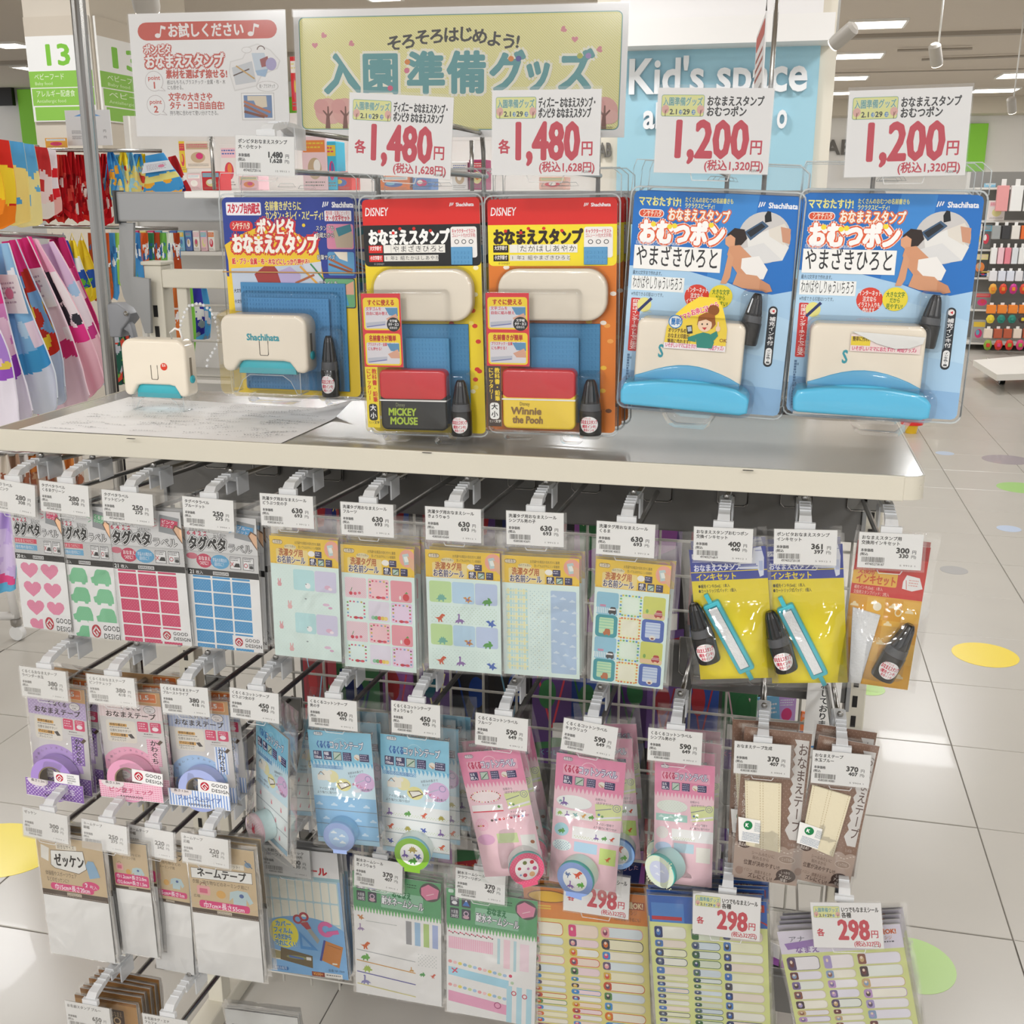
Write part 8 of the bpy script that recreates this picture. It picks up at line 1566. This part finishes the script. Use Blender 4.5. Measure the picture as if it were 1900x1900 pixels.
for k in range(11):
    px = 60+k*17; c = rn.choice(['1f2c6c', '24406c', '8a2430', '2c5a4c', '3a3a40', '5a3a2c', '2f7a3c']); p = atY(px, 600, 2.5+.02*k)
    cloth_item('dark_case', '%s patterned case in the bottom tier behind the near towels' % {'1f2c6c': 'navy', '24406c': 'slate blue', '8a2430': 'dark red', '2c5a4c': 'dark green', '3a3a40': 'charcoal', '5a3a2c': 'brown', '2f7a3c': 'green'}[c], 'bag', 'cases in the bottom tier at the left', p, .04, .09, .24, [(.2, c), (1, [c, 'b0b4bc', c, 'c84a3a', '6a9c4a'])], 1, .008, .4, 0, seed=k+90)
for k, (px, py) in enumerate(((8, 1040), (-10, 1010))):
    p = atY(px, py-110, 1.2+.1*k); cloth_item('purse_towel', ['lilac towel hanging low at the left edge under the price tags', 'pale violet towel behind the low lilac one'][k], 'towel', None, p, .05, .1, .26, [(.3, 'b9a0dc'), (.8, ['c9b4e4', 'd8c8ec']), (.9, 'e05a90'), (1, '6ab4d8')], 2, .01, .3, .2, seed=30+k)
for k in range(9):
    px = 6+k*17; p = atY(px, 842, 1.5+.05*k); cloth_item('small_towel', 'small %s towel in the lower tier behind the frosted clips, number %d from the left' % (('cream', 'brown', 'white', 'orange')[k % 4], k+1) if 0 else ['cream towel hanging leftmost under the shelf', 'brown patterned towel under the shelf corner', 'white towel behind the 280 yen tags', 'orange trimmed towel behind the frosted clips', 'cream spotted towel under the shelf edge', 'brown and white towel by the chrome pole', 'white towel nearest the chrome pole', 'orange towel right behind the chrome pole', 'cream towel seen under the shelf right of the pole'][k], 'towel', None, p, .03, .06, .2, [(.3, ('d8cfc0', 'b09078', 'e4e0da', 'd88a4a')[k % 4]), (.8, [('cfc0b4', 'a08068', 'd8d4d0', 'c8a080')[k % 4], 'a86a50']), (1, 'b8a498')], 2, .006, .3, .1, seed=50+k)
railrun('chrome rail of the bottom tier cases at the left', atY(50, 600, 2.49), atY(245, 600, 2.72))
railrun('chrome rail of the small towels under the shelf corner', atY(-4, 842, 1.48), atY(150, 842, 1.92))
# caster of that rack
cp = atZ(35, 1187, 0); r = root('rack_caster', (cp.x, cp.y, 0), 'white swivel caster of the towel rack at the left', 'caster')
lathe('wheel', [(.001, -.012), (.026, -.012), (.028, -.008), (.028, .008), (.026, .012), (.001, .012)], mat('wheel_white', 'dcdcda', .5), r, 20, Matrix.Translation((0, 0, .028)) @ Matrix.Rotation(math.pi/2, 4, 'X'))
lathe('fork', [(.012, 0), (.02, .01), (.02, .03), (.01, .035)], CHROME, r, 14, Matrix.Translation((0, 0, .05))); tube('rack_leg', [(0, 0, .08), (-.02, 0, .3)], .014, mat('rack_white', 'd8d6d2', .5), r); tube('rack_foot', [(0, 0, .09), (-.9, -.3, .12)], .016, mat('rack_white'), r)
# round rack: upper tier (bibs and cases in red, yellow, blue)
UP = [(-30, 262, 140, 'e8a040', 'f0c830'), (-4, 258, 160, 'd0342c', 'f0d43c'), (24, 262, 150, '5aa8dc', 'f2e08a'), (46, 266, 150, '6ab0e0', 'f0e2a0'), (70, 272, 130, 'c83a3a', 'ecd4d4'), (84, 275, 120, 'e8e4e8', 'd82c34')]
upl = ['orange and yellow bib cut by the left edge', 'yellow bib with a red neck in the upper tier', 'pale yellow bib with blue neck, left one', 'pale yellow bib with blue neck, right one', 'white bib with red trim', 'white and red bib with striped foot']
railrun('chrome rail carrying the bibs in the upper left', atY(-60, 268, 2.3), atY(70, 272, 3.0))
railrun('long chrome rail carrying the red cases', atY(60, 278, 3.03), atY(300, 280, 3.38))
railrun('lower chrome rail over the yellow bags', atY(60, 420, 3.0), atY(330, 424, 3.4))
for k, (px, py, hp, c1, c2) in enumerate(UP):
    Y = 2.3+.13*k; p = atY(px, py, Y); cloth_item('bib', upl[k], 'bib', None, p, .07, .13, plen(hp, px, py+60, Y), [(.3, c1), (.75, [c2, c2, c1]), (1, ('f08a2c', 'f08a2c', 'f2e08a', 'f0e2a0', 'e8e0dc', 'e8b0a8')[k])], 1, .008, .5, .12, seed=k+3)
rn = random.Random(11)
for k in range(17):
    px = 70+k*12.2; Y = 3.04+.02*k; red = k < 11; p = atY(px, 286+rn.uniform(-4, 4), Y); hp = rn.uniform(112, 128) if red else rn.uniform(70, 90)
    c = (rn.choice(['c8242a', 'b81c24', 'd8342c', 'cc3a30']), ['b01820', 'c82a2c', 'd8544a', '8a1a20', 'e8e0da']) if red else rn.choice([('f0d83c', ['f0e08a', '8ac8e0', 'd84a3c']), ('8ac8e4', ['a8d8ec', 'f0e08a']), ('4a9cd8', ['4a9cd8', '3a8ccc', 'f0b040'])])
    cloth_item('shoe_bag', ('red drawstring case hanging in the upper left row' if red else 'light patterned case at the right end of the upper left row'), 'bag', 'red cases in the upper left row' if red else 'light cases in the upper left row', p, .02, .06 if red else .09, plen(hp, px, 340, Y), [(.3, c[0]), (.9, c[1]), (1, c[0])], 2, .012, rn.uniform(.5, 1.1), rn.uniform(-.04, .06), seed=k*5)
p = atY(288, 286, 3.3); cloth_item('apron', 'blue patterned case with a white label hanging right of the yellow ones', 'bag', None, p, .08, .17, plen(80, 288, 320, 3.3), [(.25, '4a9cd8'), (.45, '4a9cd8'), (.6, 'e8e08a'), (1, ['4a9cd8', '3a90d0', 'f0b040'])], 1, .006, .2, -.15, seed=3, tagc='dfe8f0')
p = atY(318, 290, 3.4); cloth_item('apron', 'dark red case at the right end of the upper left row', 'bag', None, p, .03, .07, plen(80, 318, 320, 3.4), [(.5, 'b82c30'), (1, ['b82c30', '2c3a70', 'e8e4e0'])], 1, .006, .6, -.25, seed=8)
# lower tier: drawstring bags and narrow cases
for k, (px, c1, c2, lb) in enumerate(((98, '8a9094', '7c8488', 'grey drawstring bag left of the yellow ones'), (118, '2c3f8c', '3a4c98', 'navy drawstring bag in the lower tier'), (134, 'f0d43c', 'f0f0ec', 'yellow and white drawstring bag with blue band'), (152, 'f0d43c', 'e8c83c', 'yellow drawstring bag beside the chrome pole'))):
    p = atY(px, 446, 2.9+.05*k); cloth_item('drawstring_bag', lb, 'bag', None, p, .02, .12, plen(112, px, 500, 3), [(.28, c1), (.5, c2), (.62, '3258a8'), (.8, ['3258a8', c2, '6ab040']), (1, c1)], 2, .008, .3, .03, seed=k, sling=.03)
for k in range(14):
    px = 170+k*12; c = rn.choice(['6aa84a', '8ac0d8', '4a90c8', 'c85a2c', 'a84828', 'e0e4d8', '9ccc5a', '3a7a50', 'd8e8f0']); p = atY(px, 432, 3.1+.02*k)
    cloth_item('long_case', 'long narrow patterned case in the lower left tier', 'bag', 'long narrow cases in the lower left tier', p, .03, .035, plen(120 if px < 215 else 96, px, 490, 3.2), [(.2, c), (.5, [c, 'e8ecec', '3a6aa0']), (1, [c, 'a05a30' if px < 200 else c])], 1, .005, .7, .02, seed=k)
# goods seen through the rack behind the shelf
for k, (px, py, h, c, lb) in enumerate(((345, 560, 150, '7ac04a', 'bright green plush shape hanging behind the rack'), (362, 548, 110, '3a3a9c', 'navy and blue pouch hanging behind the rack'), (374, 575, 120, '5ab0e0', 'sky blue pouch with red badge behind the rack'), (332, 540, 130, 'c8703a', 'orange pouch behind the rack'))):
    p = atY(px, 520, 2.0+(px-332)*.006); cloth_item('pouch', lb, 'bag', None, p, .03, .07, plen(h, px, py+40, 2.0), [(.4, c), (.7, [c, 'e8e8e8']), (1, [c, '90a0a8'])], 1, .012, .3, .1, seed=k+60)
railrun('thin rail over the pouches behind the rack', atY(322, 519, 1.94), atY(392, 519, 2.36), .005)
# ---- grey and white back gondolas
def gondola(name, x0, x1, Y, zs, zt, label, depth=.4, back='c9c9c6', posts=True):
    r = root(name, ((x0+x1)/2, Y, 0), label, 'shelf'); w = (x1-x0)/2; m = mat('gondola_white', 'e4e2dc', .5)
    box('back_panel', -w, w, depth/2, depth/2+.02, 0, zt, mat('gondola_back_'+back, back, .6), r)
    for z in zs: box('board', -w, w, -depth/2, depth/2, z-.02, z, m, r, .003)
    for s_ in (-1, 1): box('side_post', s_*w-.015, s_*w+.015, depth/2-.02, depth/2+.03, 0, zt, m, r)
    return r
G1 = atY(100, 300, 4.6).x, atY(560, 300, 4.6).x
gondola('goods_gondola', atY(205, 300, 4.2).x, atY(1090, 300, 4.2).x, 4.2, (.25, .6, .95, 1.25, 1.545), 1.93, 'white goods gondola in the aisle behind the fixture', .4, 'e8e6e2')
pc = ['e8c84a', 'd84a5a', 'f0c8d0', '8ac4e0', 'f0ece4', 'e88a4a', 'd8447c', '5a78b8', 'f4f0ea', 'c8b090', '6ab0c8', 'e8e0a0']
rn = random.Random(21)
def goods_box(px0, py0, px1, py1, Y, d, c, label, nm='goods_box', grp=None, art=True, zb=None):
    a, b, z0, z1 = pxb(px0, py0, px1, py1, Y); W, H = b-a, z1-z0
    if zb is not None: H += z0-zb; z0 = zb
    if zb is not None and Y > 10: H = min(H, .25)
    r = root(nm, ((a+b)/2, Y, z0), label, 'box' if 'box' in nm else 'poster', grp); box('carton' if 'box' in nm else 'sheet', -W/2, W/2, 0, d, 0, H, mat('carton_'+c, c, .5), r, min(.004, d/4))
    if art:
        A = Art(W, H, 100*H/W); h = 100*H/W; q = random.Random(int(px0*3+py0)); A.R(6, h*.08, 94, h*.3, q.choice(pc)); A.fuzz(10, h*.12, 90, h*.26, h*.05, q.choice(pc)); A.E(50, h*.6, 28, h*.2, q.choice(pc)); A.E(50+q.uniform(-10, 10), h*.55, 14, h*.12, q.choice(pc)); A.fuzz(10, h*.84, 90, h*.94, h*.04, '8a8680'); A.done('printing', r)
    return r
# posters and cartons on and above the gondola, as seen left to right
for k, (x0, y0, x1, y1, Y, c, lb) in enumerate(((343, 262, 391, 312, 3.9, 'ece0d0', 'cream poster with small pictures behind the sign stem'), (333, 262, 344, 320, 4.0, 'e8c83a', 'narrow yellow strip behind the sign stem'), (348, 322, 372, 352, 3.8, 'e6c4c8', 'pink card with a dark haired figure behind the stand'), (410, 268, 440, 350, 3.9, 'e8e4e0', 'white and red leaflet left of the 1,480 yen small tag'),
        (374, 318, 408, 340, 3.9, 'd8343c', 'red and white bow printed box behind the sign stem'), (444, 326, 480, 352, 3.7, 'f0c4cc', 'pink printed box under the small tag'), (560, 252, 606, 330, 3.9, 'f0d0d4', 'pink gift box below the large sign'), (606, 262, 624, 330, 4.0, '40b8d8', 'bright blue box below the large sign'), (612, 318, 652, 345, 3.6, 'd83a34', 'red box below the large sign'), (700, 326, 760, 352, 3.8, 'e8803a', 'orange box behind the clear flaps'), (765, 320, 800, 350, 3.9, '5a8ac8', 'blue box behind the clear flaps'),
        (838, 300, 868, 352, 3.9, 'e8e8e6', 'white device box between the price cards'), (870, 296, 900, 350, 4.0, 'a83a6c', 'magenta box between the price cards'), (1000, 328, 1050, 350, 3.9, 'e8b8a8', 'peach toy box behind the clear flaps'), (540, 105, 552, 205, 4.6, 'd8262c', 'red and yellow strip poster left of the large sign'))):
    fl_ = k in (0, 1, 2, 3, 14)
    goods_box(x0, y0, x1, y1, 4.394 if fl_ else 4.02+.01*(k % 3), .12 if not fl_ else .004, c, lb, 'goods_box' if not fl_ else 'poster', zb=None if fl_ else 1.546)
for k in range(16):
    x0 = 232+k*14; goods_box(x0 if x0 < 400 else x0+60, 428, (x0 if x0 < 400 else x0+60)+12, 470, 4.02, .05, rn.choice(pc), 'small boxed good on the gondola behind the rack', 'goods_box', 'small boxed goods behind the rack', zb=1.251)
a, b_, z0, z1 = pxb(160, 184, 210, 262, 3.2)
r = root('arrow_sign', ((atY(122, 230, 3.2).x+atY(205, 230, 3.2).x)/2, 3.2, atY(160, 270, 3.2).z), 'small grey white sign with a blue arrowhead behind the chrome pole', 'sign'); W = atY(205, 230, 3.2).x-atY(122, 230, 3.2).x; H = atY(160, 204, 3.2).z-r.location.z
box('board', -W/2, W/2, 0, .004, 0, H, mat('sign_grey', 'd9dadb', .5), r); A = Art(W, H, 80); A.P([(20, 14), (50, 3), (80, 14)], '6aa0d8'); A.fuzz(12, 46, 34, 54, 2, '6a6a6a'); A.T(40, 44, 8, '490', '3a3a3a', bold=.03); A.T(82, 44, 7, '円', '3a3a3a'); A.T(40, 58, 8, '980', '3a3a3a', bold=.03); A.T(82, 58, 7, '円', '3a3a3a'); A.fuzz(12, 58, 34, 66, 2, '6a6a6a'); A.done('printing', r); tube('stem', [(0, .002, -.12), (0, .002, .01)], .002, CHROME, r)
goods_box(84, 256, 124, 274, 3.15, .004, 'e8a83c', 'small orange and red card clipped to the upper rail', 'poster')
# ---- right side: gondola with hanging toys, white platform, toy
gx0 = atY(1786, 500, 11.3).x
g = gondola('toy_gondola', gx0, gx0+3.0, 11.3, (.08, .42, .74, 1.02, 1.3, 1.62), 1.78, 'white gondola with grey backs at the far right', .5, '8f8d89')
rn = random.Random(5)
rows = [(332, 392, ['e8ecec', '8ac8e0', 'f0f0ee', 'd8e0d0', 'e8a0a0'], 26, 'white framed cards on the top board'), (412, 444, ['3a3a3c', 'e87030', '8ac04a', 'e8e4dc', 'a0a4a4'], 18, 'dark small packs'), (452, 490, ['f2c8d0', 'f0f0ee', 'e88a98', 'dfe4e8'], 13, 'pink and white clear packs'), (498, 522, ['dfe4f0', '7a90c0', 'e8e8ec'], 16, 'pale blue packs'), (524, 548, ['c8348c', 'e88a2c', 'e8a83c', 'd8442c'], 19, 'round bright toys'), (562, 582, ['f0882c', 'e87824', 'b87850'], 20, 'orange boxes'), (582, 602, ['d8388c', '2c8a7c', 'e8d03c', '4a3a3c'], 20, 'round magenta and teal toys'), (606, 628, ['b85a3c', 'e8d8c8', 'c84a5c'], 18, 'small brown packs'), (628, 652, ['d8447c', 'e87a2c', '8aa83c', '3a7ab8', 'd83a2c'], 20, 'colourful round toys in the bottom row')]
for ri, (y0, y1, cs, st, nm) in enumerate(rows):
    x = 1844-ri*2.5 if ri > 0 else 1850
    while x < 1925:
        Y = 10.9-.02*ri; a, b_, z0, z1 = pxb(x, y0, x+st*.86, y1, Y); c = rn.choice(cs); W, H = b_-a, z1-z0
        r = root('hanging_toy', ((a+b_)/2, Y, z0), 'far right gondola: '+nm, 'toy', nm+' on the far right gondola')
        if ri in (4, 6, 8):
            lathe('ball', [(.001, -W*.3), (W*.3, -W*.24), (W*.48, 0), (W*.3, W*.24), (.001, W*.3)], mat('toy_'+c, c, .4), r, 12, Matrix.Translation((0, 0, H*.5)) @ Matrix.Diagonal((1, .5, H/W*1.4, 1))); c2 = rn.choice(cs); box('badge', -W*.2, W*.2, -W*.3, -W*.2, H*.35, H*.65, mat('toy_'+c2, c2, .4), r, .006)
        else:
            box('pack_body', -W/2, W/2, 0, .05, 0, H*.8, mat('toy_'+c, c, .4), r, .006); box('hanger_tab', -W*.2, W*.2, .02, .025, H*.8, H, mat('toy_tab', 'ecebe8', .5), r)
        x += st
for k, (x0, y0, x1, y1, c, lb) in enumerate(((1800, 405, 1828, 440, 'd8d4d0', 'grey picture card on the left part of the far right gondola'), (1822, 402, 1842, 442, '6a6a68', 'dark device on the left part of the far right gondola'), (1806, 452, 1836, 492, '4a4a48', 'black boxed device on the second board at the right'), (1812, 502, 1836, 532, 'f0f0ee', 'white carton on the third board at the right'), (1836, 516, 1846, 533, 'e8e8e6', 'small white carton beside the larger one'), (1806, 542, 1838, 584, '8a8a88', 'grey carton on the fourth board at the right'), (1804, 594, 1828, 632, 'a8a8a6', 'light grey carton on the lowest board at the right'), (1826, 340, 1846, 376, '8ac4e0', 'light blue arched card at the top of the right gondola'), (1835, 372, 1866, 394, 'f0e8e4', 'pink price panel at the top of the right gondola'))):
    z_ = pxb(x0, y0, x1, y1, 11.06)[2]; goods_box(x0, y0, x1, y1, 11.06, .06, c, lb, 'goods_box', zb=min((.08, .42, .74, 1.02, 1.3, 1.62), key=lambda q_: abs(q_-z_))+.001)
q = [atZ(a, b_, .16) for a, b_ in ((1806, 668), (1850, 695), (1990, 690), (1960, 655))]
r = root('rolling_platform', (q[1].x, q[1].y, 0), 'low white rolling platform with dark casters at the far right', 'platform')
bm = bmesh.new(); lo = [bm.verts.new((p.x-q[1].x, p.y-q[1].y, .11)) for p in q]; hi = [bm.verts.new((p.x-q[1].x, p.y-q[1].y, .16)) for p in q]; bm.faces.new(hi); bm.faces.new(lo[::-1])
for k in range(4): bm.faces.new((lo[k], lo[(k+1) % 4], hi[(k+1) % 4], hi[k]))
bmesh.ops.recalc_face_normals(bm, faces=bm.faces[:]); obm('deck', bm, mat('deck_white', 'dedbd4', .5), r)
for px, py in ((1831, 688), (1858, 713), (1935, 708)):
    p = atZ(px, py, 0.0); lathe('caster', [(.001, -.02), (.05, -.02), (.05, .02), (.001, .02)], BLACKP, r, 16, Matrix.Translation((p.x-q[1].x, p.y-q[1].y, .05)) @ Matrix.Rotation(math.pi/2, 4, 'Y'))
    tube('caster_stem', [(p.x-q[1].x, p.y-q[1].y, .08), (p.x-q[1].x, p.y-q[1].y, .115)], .015, CHROME, r)
p = atZ(1690, 803, 0); r = root('play_toy', (p.x, p.y, 0), 'red and yellow round play toy on the floor beyond the right shelf corner', 'toy')
k_ = plen(1, 1690, 790, p.y)
lathe('red_body', [(.02, .05), (20*k_, .06), (22*k_, .1), (20*k_, .14), (.02, .15)], mat('toy_red', 'e02020', .2, coat=.5), r, 24); lathe('yellow_top', [(14*k_, .14), (15*k_, .155), (12*k_, .17), (.01, .175)], mat('toy_yellow', 'f4c81c', .2, coat=.5), r, 24); lathe('yellow_base', [(.01, .0), (10*k_, .0), (12*k_, .05), (19*k_, .062), (.02, .065)], mat('toy_yellow'), r, 24)
# red edged mat / box hem seen behind the right packs
goods_box(1190, 712, 1470, 742, 2.2, .3, 'c83034', 'low red carton behind the shelf, seen under the blue packs') if 0 else None
# ---- goods on the far side of the grid
rn = random.Random(33)
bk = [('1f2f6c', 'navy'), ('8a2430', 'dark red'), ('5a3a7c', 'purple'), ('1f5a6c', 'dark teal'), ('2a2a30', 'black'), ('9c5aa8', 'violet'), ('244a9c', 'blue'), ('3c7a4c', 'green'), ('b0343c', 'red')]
def backpack_(px, py, wpx, hpx, Y, c, grp):
    p = atY(px, py, Y); W = plen(wpx, px, py, Y); H = plen(hpx, px, py+hpx/2, Y)*1.12
    r = root('far_side_pack', (p.x, Y, p.z-H), dict(bk)[c]+' pack hanging on the far side of the grid', 'pack', grp, (0, 0, rn.uniform(-.5, .5)))
    box('card', -W/2, W/2, 0, .004, 0, H, mat('back_'+c, c, .5), r); A = Art(W, H, 100*H/W); h = 100*H/W
    c2, c3 = rn.choice(pc), rn.choice(bk)[0]; A.P([(10, h*.1), (90, h*.06), (80, h*.3), (14, h*.36)], c3); A.L([(10, h*.4), (50, h*.9), (80, h*.5)], 5, c2 if rn.random() < .4 else c3); A.E(rn.uniform(30, 70), h*.6, 22, h*.12, c3); A.T(10, h*.1, 18, rn.choice(('ヒーロー', 'ソックス', 'くつした')), rn.choice(pc), fit=70); A.done('printing', r)
    box('hang_header', -W*.3, W*.3, .001, .003, H, H+.03, CARD, r); return r
k = 0
for row, (y0, hp) in enumerate(((905, 230), (1130, 240), (1345, 240), (1560, 240), (1745, 200))):
    x = 575+row*5
    while x < 1430:
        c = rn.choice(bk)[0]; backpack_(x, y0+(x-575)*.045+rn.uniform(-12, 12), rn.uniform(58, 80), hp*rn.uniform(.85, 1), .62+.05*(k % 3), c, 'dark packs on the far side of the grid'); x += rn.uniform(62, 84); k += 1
for row, y0 in enumerate((905, 1130)):
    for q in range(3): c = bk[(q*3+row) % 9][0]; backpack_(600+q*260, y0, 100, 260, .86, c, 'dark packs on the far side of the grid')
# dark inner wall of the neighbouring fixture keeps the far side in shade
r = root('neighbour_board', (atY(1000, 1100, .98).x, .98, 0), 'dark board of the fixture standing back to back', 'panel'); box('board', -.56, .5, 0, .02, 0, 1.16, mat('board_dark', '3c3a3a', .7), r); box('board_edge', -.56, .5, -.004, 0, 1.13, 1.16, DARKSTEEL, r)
# out-of-stock slip hanging by the right upright, violet and blue packs beside it
b, W, H, roll = fit(Q(1492, 1225, 1556, 1235, 1549, 1408, 1486, 1398), .33)
r = root('notice_slip', b, 'white notice slip with vertical writing by the right upright', 'notice', None, (0, -roll, .15)); box('slip', -W/2, W/2, 0, .0006, 0, H, CARD, r)
A = Art(W, H, 270); A.T(38, 8, 28, '品切れしております。', '2b2b2b', bold=.02, vert=True, fit=222); A.R(0, 240, 100, 246, '3a8ac8'); A.done('printing', r)
for k, (px, py, w_, h_, c, lb) in enumerate(((1440, 1292, 40, 130, '7ab8e0', 'light blue frosted pack beside the notice slip'), (1462, 1290, 34, 80, 'c8a0dc', 'violet pack beside the notice slip'), (1472, 1358, 40, 70, '1f2f6c', 'navy pack behind the notice slip'), (1492, 1322, 26, 40, 'e87a3c', 'orange and red small pack beside the notice slip'))):
    p = atY(px, py, .5+.03*k); W = plen(w_, px, py, .5); H = plen(h_, px, py, .5)*1.1; r = root('far_side_pack', (p.x, .5+.03*k, p.z-H), lb, 'pack', None, (0, .1*k-.1, .3)); box('card', -W/2, W/2, 0, .004, 0, H, mat('back_'+c, c, .5), r); A = Art(W, H, 200); A.E(50, 90, 30, 30, rn.choice(pc)); A.fuzz(10, 20, 90, 50, 8, 'e8e8f0'); A.done('printing', r)
for _o in (_to,): bpy.data.objects.remove(_o)
